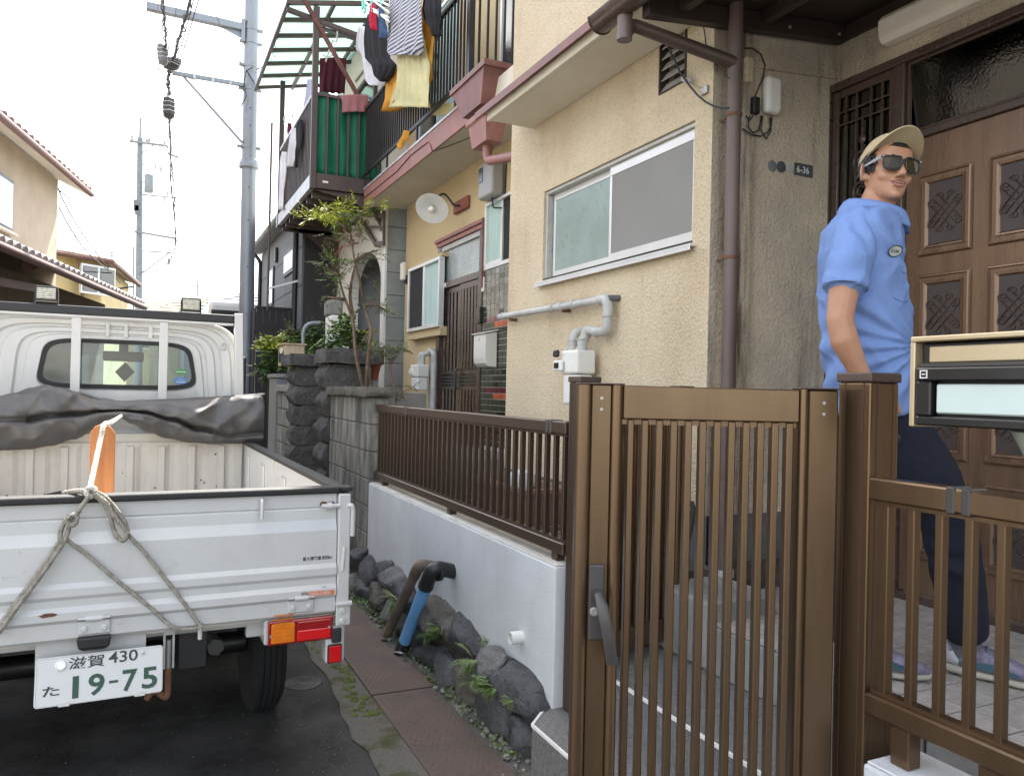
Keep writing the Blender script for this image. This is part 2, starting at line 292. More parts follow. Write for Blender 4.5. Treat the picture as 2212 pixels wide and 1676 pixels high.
# ------------------------------------------------------------------ mesh helpers
MW = {}
def mw(o):
    return MW.get(o.name, Matrix.Identity(4))
def tag(o, label=None, cat=None, group=None, kind=None):
    if label: o['label'] = label
    if cat: o['category'] = cat
    if group: o['group'] = group
    if kind: o['kind'] = kind
    return o
def thing(name, label, cat, loc=(0, 0, 0), rotz=0., group=None):
    o = bpy.data.objects.new(name, None); COL.objects.link(o); o.empty_display_size = .1
    o.location = loc; o.rotation_euler = (0, 0, rotz)
    MW[o.name] = Matrix.Translation(V(loc)) @ Matrix.Rotation(rotz, 4, 'Z')
    return tag(o, label, cat, group)
class MB:
    def __init__(s): s.v = []; s.f = []; s.m = []; s.k = 0
    def add(s, vs, fs):
        n = len(s.v); s.v += [V(a) for a in vs]
        for f in fs: s.f.append([i + n for i in f]); s.m.append(s.k)
        return s
    def mi(s, k): s.k = k; return s
    def box(s, x0, x1, y0, y1, z0, z1):
        x0, x1 = sorted((x0, x1)); y0, y1 = sorted((y0, y1)); z0, z1 = sorted((z0, z1))
        return s.add([(x0, y0, z0), (x1, y0, z0), (x1, y1, z0), (x0, y1, z0), (x0, y0, z1), (x1, y0, z1), (x1, y1, z1), (x0, y1, z1)],
                     [(0, 3, 2, 1), (4, 5, 6, 7), (0, 1, 5, 4), (1, 2, 6, 5), (2, 3, 7, 6), (3, 0, 4, 7)])
    def obox(s, c, a, b, d):
        """centre and three half-axes"""
        c, a, b, d = V(c), V(a), V(b), V(d)
        pts = [c - a - b - d, c + a - b - d, c + a + b - d, c - a + b - d, c - a - b + d, c + a - b + d, c + a + b + d, c - a + b + d]
        fs = [(0, 3, 2, 1), (4, 5, 6, 7), (0, 1, 5, 4), (1, 2, 6, 5), (2, 3, 7, 6), (3, 0, 4, 7)]
        if a.cross(b).dot(d) < 0: fs = [f[::-1] for f in fs]
        return s.add(pts, fs)
    def bar(s, p, q, w, h, up=(0, 0, 1)):
        p, q = V(p), V(q); d = q - p; t = d.normalized(); x = t.cross(V(up))
        if x.length < 1e-4: x = t.cross(V((0, 1, 0)))
        x.normalize(); u = x.cross(t)
        return s.obox((p + q) / 2, d / 2, x * w / 2, u * h / 2)
    def tube(s, pts, r, n=10, caps=True, closed=False):
        pts = [V(p) for p in pts]; N = len(pts); rs = r if isinstance(r, (list, tuple)) else [r] * N
        vs = []; fs = []; prev = None
        for i, p in enumerate(pts):
            if closed: t = pts[(i + 1) % N] - pts[i - 1]
            else: t = pts[min(i + 1, N - 1)] - pts[max(i - 1, 0)]
            t.normalize()
            if prev is None:
                x = t.orthogonal().normalized()
            else:
                x = prev - t * prev.dot(t)
                x = x.normalized() if x.length > 1e-6 else t.orthogonal().normalized()
            prev = x; y = t.cross(x)
            for k in range(n):
                a = 2 * math.pi * k / n; vs.append(p + (x * math.cos(a) + y * math.sin(a)) * rs[i])
        for i in range(N if closed else N - 1):
            j = (i + 1) % N
            for k in range(n):
                fs.append((i * n + k, i * n + (k + 1) % n, j * n + (k + 1) % n, j * n + k))
        if caps and not closed:
            fs.append(tuple(range(n))[::-1]); fs.append(tuple(range((N - 1) * n, N * n)))
        return s.add(vs, fs)
    def lathe(s, prof, c, axis=(0, 0, 1), n=20, caps=True):
        """profile of (radius, height) along the axis"""
        c = V(c); t = V(axis).normalized(); x = t.orthogonal().normalized(); y = t.cross(x)
        vs = []; fs = []
        for r_, h in prof:
            for k in range(n):
                a = 2 * math.pi * k / n; vs.append(c + t * h + (x * math.cos(a) + y * math.sin(a)) * r_)
        for i in range(len(prof) - 1):
            for k in range(n):
                fs.append((i * n + k, i * n + (k + 1) % n, (i + 1) * n + (k + 1) % n, (i + 1) * n + k))
        if caps:
            fs.append(tuple(range(n))[::-1]); fs.append(tuple(range((len(prof) - 1) * n, len(prof) * n)))
        return s.add(vs, fs)
    def prism(s, poly, off):
        """polygon of 3-D points, thickened by the vector off"""
        a = [V(p) for p in poly]; off = V(off); n = len(a)
        nn = V((0, 0, 0))
        for i in range(n): nn += a[i].cross(a[(i + 1) % n])
        fs = [tuple(range(n))[::-1], tuple(range(n, 2 * n))] + [(i, (i + 1) % n, n + (i + 1) % n, n + i) for i in range(n)]
        if nn.dot(off) < 0: fs = [f[::-1] for f in fs]
        return s.add(a + [p + off for p in a], fs)
    def loft(s, rings, close=True, cap0=False, cap1=False):
        n = len(rings[0]); vs = [p for r_ in rings for p in r_]; fs = []
        for i in range(len(rings) - 1):
            for k in range(n if close else n - 1):
                fs.append((i * n + k, i * n + (k + 1) % n, (i + 1) * n + (k + 1) % n, (i + 1) * n + k))
        if cap0: fs.append(tuple(range(n))[::-1])
        if cap1: fs.append(tuple(range((len(rings) - 1) * n, len(rings) * n)))
        return s.add(vs, fs)
    def ball(s, c, r, n=12, m=8, sc=(1, 1, 1)):
        c = V(c); rings = []
        for i in range(1, m):
            th = math.pi * i / m
            rings.append([c + V((r * sc[0] * math.sin(th) * math.cos(2 * math.pi * k / n), r * sc[1] * math.sin(th) * math.sin(2 * math.pi * k / n), -r * sc[2] * math.cos(th))) for k in range(n)])
        return s.loft(rings, True, True, True)
    def mesh(s, name, mats, smooth=None):
        me = bpy.data.meshes.new(name); me.from_pydata([tuple(a) for a in s.v], [], s.f)
        for mm in (mats if isinstance(mats, (list, tuple)) else [mats]): me.materials.append(M[mm] if isinstance(mm, str) else mm)
        if max(s.m, default=0): me.polygons.foreach_set('material_index', s.m)
        if smooth is not None:
            me.polygons.foreach_set('use_smooth', [True] * len(me.polygons))
            if smooth < 180: me.set_sharp_from_angle(angle=R(smooth))
        me.update()
        return me
    def build(s, name, mats, parent=None, smooth=None, bevel=0., seg=1, label=None, cat=None, group=None, kind=None, local=False, thick=0., sub=0):
        """links the collected shapes as ONE object; world coordinates unless local"""
        if parent is not None:
            if not local:
                inv = mw(parent).inverted(); s.v = [inv @ a for a in s.v]
            org = V((0, 0, 0))
        else:
            xs = [a.x for a in s.v]; ys = [a.y for a in s.v]; zs = [a.z for a in s.v]
            org = V(((min(xs) + max(xs)) / 2, (min(ys) + max(ys)) / 2, min(zs))); s.v = [a - org for a in s.v]
        o = bpy.data.objects.new(name, s.mesh(name, mats, smooth)); COL.objects.link(o)
        if parent is not None: o.parent = parent; MW[o.name] = mw(parent)
        else: o.location = org; MW[o.name] = Matrix.Translation(org)
        if thick:
            q = o.modifiers.new('thick', 'SOLIDIFY'); q.thickness = thick; q.offset = 0
        if sub:
            q = o.modifiers.new('sub', 'SUBSURF'); q.levels = sub; q.render_levels = sub
        if bevel:
            q = o.modifiers.new('bevel', 'BEVEL'); q.width = bevel; q.segments = seg; q.limit_method = 'ANGLE'; q.angle_limit = R(40)
        return tag(o, label, cat, group, kind)
def arc(c, a, b, r, t0, t1, n=8):
    c, a, b = V(c), V(a), V(b)
    return [c + a * (r * math.cos(t0 + (t1 - t0) * i / n)) + b * (r * math.sin(t0 + (t1 - t0) * i / n)) for i in range(n + 1)]
def bend(pts, r=.03, n=5):
    """rounds the corners of a pipe run"""
    pts = [V(p) for p in pts]; out = [pts[0]]
    for i in range(1, len(pts) - 1):
        a, b, c = pts[i - 1], pts[i], pts[i + 1]; d0 = (a - b); d1 = (c - b)
        k = min(r, d0.length * .45, d1.length * .45); p0 = b + d0.normalized() * k; p1 = b + d1.normalized() * k
        for j in range(n + 1):
            t = j / n; out.append(p0 * (1 - t) ** 2 + b * 2 * t * (1 - t) + p1 * t * t)
    out.append(pts[-1]); return out
def sag(p, q, s, n=12):
    p, q = V(p), V(q)
    return [p.lerp(q, i / n) - V((0, 0, s * 4 * (i / n) * (1 - i / n))) for i in range(n + 1)]
_TXT = {}
def text_mb(body, size, origin, ux, uy, depth=.001, bold=0., squash=1., spacing=1.):
    """lettering as thin raised shapes; origin = lower left, ux reading direction, uy up"""
    c = bpy.data.curves.new('t', 'FONT'); c.body = body; c.size = 1; c.extrude = 0; c.offset = bold; c.space_character = spacing; c.resolution_u = 3
    o = bpy.data.objects.new('t', c); COL.objects.link(o)
    dg = bpy.context.evaluated_depsgraph_get(); me = bpy.data.meshes.new_from_object(o.evaluated_get(dg))
    xs = [v.co.x for v in me.vertices]; ys = [v.co.y for v in me.vertices]; x0, y0, y1 = min(xs), min(ys), max(ys)
    ux, uy = V(ux).normalized(), V(uy).normalized(); nn = ux.cross(uy); k = size / (y1 - y0); org = V(origin)
    b = MB(); b.add([org + ux * ((v.co.x - x0) * k * squash) + uy * ((v.co.y - y0) * k) + nn * depth for v in me.vertices], [tuple(p.vertices) for p in me.polygons])
    b.width = (max(xs) - x0) * k * squash
    bpy.data.objects.remove(o); bpy.data.curves.remove(c); bpy.data.meshes.remove(me)
    return b
def copy_of(o, parent, loc=None):
    c = o.copy(); COL.objects.link(c); c.parent = parent
    if loc is not None: c.location = loc
    return c
def wall_panel(b, axis, at, u0, u1, z0, z1, holes, depth, inward):
    """a wall face (axis X: at X=at, u along Y; axis Y: at Y=at, u along X) with openings and their reveals; inward = sign of the way into the wall"""
    us = sorted({u0, u1, *[h[0] for h in holes], *[h[1] for h in holes]}); zs = sorted({z0, z1, *[h[2] for h in holes], *[h[3] for h in holes]})
    def pt(u, z, d=0.):
        return (at + inward * d, u, z) if axis == 'X' else (u, at + inward * d, z)
    for i in range(len(us) - 1):
        for j in range(len(zs) - 1):
            cu, cz = (us[i] + us[i + 1]) / 2, (zs[j] + zs[j + 1]) / 2
            if cu < u0 or cu > u1 or cz < z0 or cz > z1: continue
            if any(h[0] < cu < h[1] and h[2] < cz < h[3] for h in holes): continue
            b.add([pt(us[i], zs[j]), pt(us[i + 1], zs[j]), pt(us[i + 1], zs[j + 1]), pt(us[i], zs[j + 1])], [(0, 1, 2, 3)])
    for h in holes:
        a = [(h[0], h[2]), (h[1], h[2]), (h[1], h[3]), (h[0], h[3])]
        for i in range(4):
            p, q = a[i], a[(i + 1) % 4]
            b.add([pt(*p), pt(*q), pt(*q, depth), pt(*p, depth)], [(0, 1, 2, 3)])
    return b
def rough_block(x0, x1, y0, y1, z0, z1, amp=.02, seed=0, n=5, rnd=.25):
    """a hewn or natural stone: a subdivided box, rounded and roughened"""
    bm = bmesh.new(); bmesh.ops.create_cube(bm, size=2); bmesh.ops.subdivide_edges(bm, edges=bm.edges[:], cuts=n, use_grid_fill=True)
    c = V(((x0 + x1) / 2, (y0 + y1) / 2, (z0 + z1) / 2)); h = V(((x1 - x0) / 2, (y1 - y0) / 2, (z1 - z0) / 2))
    b = MB(); vs = []
    for v in bm.verts:
        p = v.co.copy(); s_ = p.normalized() * 1.25; p = p.lerp(s_, rnd)
        q = V((p.x * h.x, p.y * h.y, p.z * h.z)); k = noise.noise(q * 9 + V((seed * 7.3, seed * 1.7, seed))) + .5 * noise.noise(q * 22 + V((seed, seed * 3.1, 0)))
        vs.append(c + q + p.normalized() * k * amp)
    b.add(vs, [tuple(l.vert.index for l in f.loops) for f in bm.faces]); bm.free()
    return b

# ================================================================== the setting: ground, lane, entry
def sheet(name, mat_, pts, z, label=None):
    b = MB(); b.add([(x, y, z) for x, y in pts], [tuple(range(len(pts)))]); return b.build(name, mat_, kind='structure')
sheet('ground', 'ground', [(-300, -300), (300, -300), (300, 300), (-300, 300)], -.012)
sheet('road', 'asphalt', [(-2.6, -5), (1.3, -5), (1.36, 9.5), (5.5, 40), (-1, 60), (-2.9, 30), (-2.6, 10)], 0)
# mossy concrete lip of the gutter, uneven edge towards the asphalt
def strip(name, mat_, x0, x1, y0, y1, z, amp, n=70, bump=.004):
    b = MB(); rows = []
    for i in range(n + 1):
        y = y0 + (y1 - y0) * i / n; j = amp * (noise.noise(V((y * 3, x0, 0))) + .6 * noise.noise(V((y * 11, x0, 5))))
        rows.append([V((x0 + j + (x1 - x0 - j) * k / 6, y, z + (bump * noise.noise(V((y * 14, k * 2.3, x0))) if 0 < k < 6 else 0))) for k in range(7)])
    b.loft(rows, close=False); b.f = [f[::-1] for f in b.f]
    return b.build(name, mat_, smooth=180, kind='structure')
strip('gutter_lip', 'mossy_concrete', .80, .957, .5, 9, .006, .05)
strip('gutter_verge', 'mossy_concrete', 1.232, 1.40, 1.5, 9, .005, .004, bump=.02)
b = MB(); b.box(.957, 1.232, .5, 9, -.01, .003); b.build('gutter', 'concrete_dark', kind='structure')

# ribbed steel plates over the gutter
def tread(parent, y0, y1, x0, x1, z, skip=None):
    b = MB(); i = 0; y = y0 + .02
    while y < y1 - .015:
        k = 0; x = x0 + .018 + (.012 if i % 2 else 0)
        while x < x1 - .012:
            if not (skip and skip(x, y)):
                a = R(45) if (i + k) % 2 else R(-45); d = V((math.cos(a), math.sin(a), 0)) * .0125; e = V((-d.y, d.x, 0)) * .2; c = V((x, y, z)); t = V((0, 0, .0015))
                b.add([c - d, c + e, c + d, c - e, c - d * .7 + t, c + d * .7 + t], [(0, 3, 5, 4), (3, 2, 5), (2, 1, 4, 5), (1, 0, 4)])
            x += .026; k += 1
        y += .026; i += 1
    b.build('tread_pattern', 'rust_plate', parent, kind='stuff')
t = thing('gutter_cover', 'grey-brown ribbed steel plate over the gutter beside the dark tiled step', 'gutter cover', (1.095, 2.3, 0), group='steel gutter covers')
MB().prism([(.957, 1.0, .004), (1.24, 1.0, .004), (1.24, 3.425, .004), (.957, 3.43, .004)], (0, 0, .008)).build('plate', 'rust_plate', t)
tread(t, 2.2, 3.42, .96, 1.238, .012)
t = thing('gutter_cover', 'rusty ribbed steel plate over the gutter, notched where the two drain pipes go down', 'gutter cover', (1.095, 4.5, 0), group='steel gutter covers')
MB().prism([(.955, 3.437, .007), (1.246, 3.432, .007), (1.252, 3.74, .007), (1.205, 3.80, .007), (1.20, 4.17, .007), (1.252, 4.17, .007), (1.235, 5.05, .007), (.955, 5.05, .007)], (0, 0, .009)).build('plate', 'rust_plate', t)
tread(t, 3.44, 5.04, .958, 1.24, .016, lambda x, y: x > 1.185 and 3.7 < y < 4.2)
t = thing('gutter_cover', 'ribbed steel gutter plate lying farthest along the lane, past the truck tailgate', 'gutter cover', (1.095, 6, 0), group='steel gutter covers')
MB().prism([(.957, 5.06, .004), (1.235, 5.06, .004), (1.235, 7.6, .004), (.957, 7.6, .004)], (0, 0, .008)).build('plate', 'rust_plate', t)
t = thing('manhole_cover', 'small round iron valve cover set in the asphalt behind the truck wheel', 'manhole cover', (.70, 3.72, .0))
b = MB(); b.lathe([(.085, .001), (.085, .007), (.075, .008), (.073, .005), (.0, .005)], (.70, 3.72, 0), n=24, caps=False); b.build('lid', 'concrete_dark', t, smooth=40)
b = MB()
for k in range(4): b.lathe([(.018 + .014 * k, .005), (.020 + .014 * k, .008), (.024 + .014 * k, .008), (.026 + .014 * k, .005)], (.70, 3.72, 0), n=20, caps=False)
b.build('raised_ring', 'concrete_dark', t, smooth=40)

# grit on the asphalt near the gutter
b = MB()
for i in range(1100):
    x = random.gauss(.72, .14) if i % 3 else random.uniform(-1.2, .9); y = random.uniform(2.3, 5.2)
    if x > .93: continue
    s_ = random.uniform(.0012, .004); b.ball((x, y, s_ * .5), s_, 5, 3, (1, 1.2, .7))
b.build('grit', 'grit', kind='stuff', label='loose grit and small stones on the asphalt', smooth=180)

# entry platform, step and tiled porch
def slab(name, poly, z0, z1, mat_, bev=.004):
    b = MB(); b.prism([(x, y, z0) for x, y in poly], (0, 0, z1 - z0)); return b.build(name, mat_, kind='structure', bevel=bev)
slab('entry_platform', [(1.285, -.5), (1.285, 2.495), (1.425, 2.635), (1.60, 2.635), (1.60, -.5)], 0, .2, 'granite_tile')
o = slab('entry_floor', [(1.56, -.5), (1.56, 2.66), (2.1, 2.66), (2.1, -.5)], .02, .36, 'granite_tile')
b = MB(); b.bar((1.287, 2.492, .198), (1.287, -.5, .198), .010, .010); b.bar((1.287, 2.494, .198), (1.424, 2.634, .198), .010, .010); b.bar((1.562, 2.64, .358), (1.562, -.5, .358), .010, .010)
b.build('step_nosing', 'white_nosing', kind='structure')
porch = MB(); porch.box(1.955, 3.05, -.5, 2.78, .30, .532); porch = porch.build('porch', 'grout', kind='structure')
tl = None
nx, ny = 7, 20; sx = (3.0 - 1.957) / nx; sy = .148
for j in range(ny):
    for i in range(nx):
        x = 1.957 + sx * (i + .5); y = 2.748 - sy * (j + .5)
        if tl is None:
            b = MB(); b.box(-sx / 2 + .003, sx / 2 - .003, -sy / 2 + .003, sy / 2 - .003, 0, .008)
            tl = b.build('tile', 'porch_tile', porch, local=True, bevel=.0015); q = tl
        else: q = copy_of(tl, porch)
        q.location = V((x, y, .5325 + random.uniform(-.0006, .0006))) - porch.location
for j in range(9):
    y = 2.745 - .33 * j
    MB().box(1.938, 1.9548, y - .322, y, .362, .535).build('riser_slab', 'concrete', porch, bevel=.003)
slab('porch_block', [(1.93, 2.33), (2.28, 2.33), (2.28, 2.76), (1.93, 2.76)], .362, .62, 'concrete', .012)
MB().box(1.545, 3.0, 2.668, 6.6, 0, .65).build('yard', 'soil', kind='structure')
b = MB()
for i in range(1300):
    x = random.uniform(1.58, 2.2); y = random.uniform(2.75, 5.2); s_ = random.uniform(.006, .017)
    b.ball((x, y, .65 + s_ * .3), s_, 5, 3, (1, 1.2, .7))
b.build('yard_gravel', 'gravel', kind='stuff', label='grey gravel over the narrow yard behind the fence', smooth=180)
MB().box(2.45, 3.0, 5.9, 8.6, .6, .83).build('doorstep', 'concrete', kind='structure', bevel=.01)

# ================================================================== white walls, boulders, pipes
t = thing('white_wall', 'low white plastered wall rising over the boulder footing, brown slatted fence on top', 'wall', (1.48, 3.9, 0), group='white garden walls')
MB().box(1.42, 1.54, 2.592, 5.315, .02, .735).build('wall_body', 'plaster_white', t, bevel=.006, seg=2)
MB().box(1.4245, 1.5355, 2.597, 5.31, .7355, .742).build('wall_top', 'plaster_top', t, bevel=.003)
t = thing('white_wall', 'low white plastered wall beside the gate post on the door side', 'wall', (1.48, .4, 0), group='white garden walls')
MB().box(1.40, 1.56, -1.2, 1.175, .0, .625).build('wall_body', 'plaster_white', t, bevel=.006, seg=2)
MB().box(1.405, 1.555, -1.2, 1.17, .6255, .632).build('wall_top', 'plaster_white', t, bevel=.003)

Q2 = lambda x, y: ((1000 + x / 2.165) * .7058, (1600 + y / 2.165) * .7058)
def boulder_mb(c, h, seed):
    """an angular field stone: hull of scattered points, broken up and weathered"""
    r_ = random.Random(seed); bm = bmesh.new()
    for k in range(26):
        d = V((r_.gauss(0, 1), r_.gauss(0, 1), r_.gauss(0, 1))).normalized(); m = max(abs(d.x), abs(d.y), abs(d.z)); d = d.lerp(d / m, .45) * r_.uniform(.86, 1.06); bm.verts.new((d.x * h.x, d.y * h.y, d.z * h.z))
    res = bmesh.ops.convex_hull(bm, input=bm.verts[:]); bmesh.ops.delete(bm, geom=[e for e in res['geom_interior'] if isinstance(e, bmesh.types.BMVert)], context='VERTS')
    bmesh.ops.bevel(bm, geom=bm.edges[:], offset=min(h) * .10, segments=1, affect='EDGES', profile=.6)
    bmesh.ops.triangulate(bm, faces=bm.faces[:]); bmesh.ops.subdivide_edges(bm, edges=bm.edges[:], cuts=2, use_grid_fill=True)
    rot = Matrix.Rotation(R(r_.uniform(-18, 18)), 3, 'X') @ Matrix.Rotation(R(r_.uniform(-12, 12)), 3, 'Z'); b = MB(); bm.verts.index_update(); vs = []
    for v in bm.verts:
        p = v.co; k = .012 * noise.noise(p * 14 + V((seed * 3.1, 0, seed))) + .006 * noise.noise(p * 38 + V((seed, 2, 0))); vs.append(c + rot @ (p + p.normalized() * k))
    b.add(vs, [tuple(l.vert.index for l in f.loops) for f in bm.faces]); bm.free(); return b
rub = thing('boulder_footing', 'dark rubble boulders set in two courses at the foot of the white wall', 'stone footing', (1.36, 4, 0))
MB().prism([(1.40, 2.64, 0), (1.33, 2.64, 0), (1.415, 2.64, .24)], (0, 3.6, 0)).build('backing', 'soil', rub)
stones = [(235, 340, 245, 440, 1), (325, 425, 245, 385, 1), (385, 515, 300, 500, 1), (448, 600, 375, 570, 1), (590, 755, 480, 720, 2), (700, 895, 562, 750, 1), (812, 1020, 655, 915, 1),
          (955, 1220, 805, 1080, 1), (1110, 1410, 935, 1265, 1), (1245, 1450, 1070, 1300, 1), (150, 250, 150, 350, 1),
          (305, 395, 385, 570, 0), (370, 490, 495, 690, 0), (480, 590, 600, 800, 0), (580, 700, 620, 820, 0), (605, 800, 780, 965, 0), (705, 890, 885, 1120, 0), (848, 1005, 935, 1275, 2), (1010, 1240, 1145, 1480, 0),
          (1210, 1340, 1270, 1430, 0), (1235, 1380, 1330, 1610, 0), (205, 310, 355, 525, 0), (160, 240, 420, 560, 0)]
for i, (x0, x1, y0, y1, top) in enumerate(stones):
    X = 1.385 if top == 1 else 1.352
    c = P(*Q2((x0 + x1) / 2, (y0 + y1) / 2), X=X); a = P(*Q2(x0, (y0 + y1) / 2), X=X); e = P(*Q2(x1, (y0 + y1) / 2), X=X)
    u = P(*Q2((x0 + x1) / 2, y0), X=X); d = P(*Q2((x0 + x1) / 2, y1), X=X)
    hy = abs(a.y - e.y) * .50; hz = (u.z - d.z) * .50; hx = min(.105, .06 + .18 * hy)
    b = boulder_mb(V((c.x + .02, c.y, max(c.z, hz * .8 - .02))), V((hx, hy * 1.04, hz * 1.02)), i + 3)
    b.build('stone', 'boulder_warm' if top == 2 or i % 6 == 5 else ('boulder_pale' if i % 5 == 2 else 'boulder'), rub, smooth=28)
# small chinking stones and dirt along the foot
b = MB()
for i in range(260):
    y = random.uniform(2.55, 5.3); x = random.gauss(1.30, .03); s_ = random.uniform(.004, .016); b.ball((x, y, s_ * .5 + .004), s_, 6, 4, (1, random.uniform(.8, 1.4), .8))
b.build('gutter_rubble', 'gravel', kind='stuff', label='small stones and grit along the foot of the boulders', smooth=180)

# drain pipes
t = thing('drain_pipe', 'sky-blue drain pipe with black rubber elbows slanting from the white wall to the gutter', 'drain pipe', (1.28, 3.9, 0), group='drain pipes from the white wall')
top, bot = V((1.285, 3.675, .425)), V((1.262, 3.945, .05))
d = (bot - top).normalized()
MB().tube([top - d * .02, bot + d * .02], .032, 18).build('pipe', 'pipe_blue', t, smooth=60)
e0 = top - d * .085
MB().tube(bend([(1.425, 3.655, .485), e0 + V((.012, 0, .03)), top + d * .008], .05, 7), .037, 16).build('elbow', 'pipe_black', t, smooth=60)
b = MB(); b.lathe([(.038, -.01), (.041, -.01), (.041, .01), (.038, .01)], e0.lerp(V((1.42, 3.655, .485)), .35), (V((1.425, 3.655, .485)) - e0), 16); b.lathe([(.038, -.008), (.040, -.008), (.040, .008), (.038, .008)], top + d * .004, d, 16)
b.build('elbow_rim', 'pipe_black', t, smooth=40)
MB().tube(bend([bot - d * .03, bot + d * .05, bot + V((-.035, -.03, -.10))], .03, 6), .037, 16).build('foot_elbow', 'pipe_black', t, smooth=60)
MB().lathe([(.038, -.004), (.0395, -.004), (.0395, .004), (.038, .004)], bot + V((-.02, -.01, -.045)), V((-.035, -.04, -.08)), 16).build('clamp', 'steel', t, smooth=40)
t = thing('drain_pipe', 'old brown drain pipe slanting beside the blue one', 'drain pipe', (1.25, 4.1, 0), group='drain pipes from the white wall')
MB().tube(bend([(1.425, 3.93, .45), (1.325, 3.905, .475), (1.245, 4.25, -.02)], .05, 7), .027, 14).build('pipe', 'pipe_brown', t, smooth=60)
MB().tube(bend([(1.42, 3.928, .451), (1.325, 3.905, .475), (1.314, 3.952, .405)], .05, 7), .031, 14).build('elbow', 'pipe_brown', t, smooth=60)
t = thing('drain_spout', 'short white pipe stub sticking out of the white wall', 'pipe stub', (1.40, 2.86, .385))
b = MB(); b.lathe([(.026, 0), (.026, .06), (.0225, .06), (.0225, .004)], (1.425, 2.862, .392), (-1, 0, 0.02), 20, caps=False); b.build('stub', 'white_plastic', t, smooth=40)

# ================================================================== fences
def fence(label, X, ya, yb, zt, zb, n, feet, mat_, wall_z, brackets=()):
    t = thing('metal_fence', label, 'fence', (X, (ya + yb) / 2, wall_z), group='brown slatted fences')
    MB().box(X - .026, X + .026, ya, yb, zt - .048, zt).build('top_rail', mat_, t, bevel=.004)
    MB().box(X - .026, X + .026, ya, yb, zb, zb + .045).build('bottom_rail', mat_, t, bevel=.004)
    MB().box(X - .012, X + .012, ya + .004, yb - .004, zt - .058, zt - .0485).build('rail_insert', mat_, t)
    MB().box(X - .012, X + .012, ya + .004, yb - .004, zb + .0455, zb + .054).build('rail_insert', mat_, t)
    proto = None
    for i in range(n):
        y = ya + (yb - ya) * (i + .5) / n
        if proto is None:
            b = MB(); b.box(-.011, .011, -.0085, .0085, zb + .0455, zt - .0485); proto = b.build('slat', mat_, t, local=True, bevel=.002); q = proto
        else: q = copy_of(proto, t)
        q.location = (0, y - t.location.y, -t.location.z)
    for y in feet:
        MB().box(X - .02, X + .02, y - .022, y + .022, wall_z, zb).build('foot', mat_, t, bevel=.003)
    for y in brackets:
        b = MB(); b.box(X - .029, X + .029, y - .028, y - .010, zt - .051, zt + .003); b.box(X - .029, X + .029, y + .004, y + .022, zt - .051, zt + .003)
        b.build('joint_sleeve', 'bronze_grey', t, bevel=.003)
    return t
fence('dark brown slatted metal fence standing on the white wall above the boulders', 1.48, 2.60, 5.312, 1.285, .775, 36, (2.68, 3.85, 5.12), 'bronze_dark', .742, (2.74, 4.62))
fence('brown slatted metal fence in front of the man, beside the letterbox', 1.46, -.62, 1.205, 1.228, .715, 29, (1.12, .93, -.2), 'bronze', .632, (1.0,))

def post(label, X, Y, z0, z1, s_, mat_):
    t = thing('gate_post', label, 'gate post', (X, Y, z0), group='gate posts')
    h = s_ / 2
    b = MB(); b.box(X - h, X + h, Y - h, Y + h, z0, z1); b.build('shaft', mat_, t, bevel=.005, seg=2)
    b = MB()
    for k in (-.28, .28):
        b.box(X - h - .0012, X - h + .001, Y + s_ * k - .001, Y + s_ * k + .001, z0, z1); b.box(X + s_ * k - .001, X + s_ * k + .001, Y - h - .0012, Y - h + .001, z0, z1)
    b.build('groove_strip', 'bronze_cap', t)
    MB().box(X - h - .004, X + h + .004, Y - h - .004, Y + h + .004, z1, z1 + .022).build('cap', 'bronze_cap', t, bevel=.004, seg=2)
    return t
post('dark brown square gate post at the end of the boulder wall', 1.497, 2.535, .2, 1.437, .085, 'bronze_dark')
t = post('bronze square gate post with pale seam lines, in front of the man', 1.497, 1.262, .2, 1.437, .09, 'bronze')
MB().lathe([(.012, 0), (.012, .02), (.007, .022)], (1.545, 1.24, 1.31), (1, 0, 0), 10).build('strike_stud', 'black', t, smooth=40)

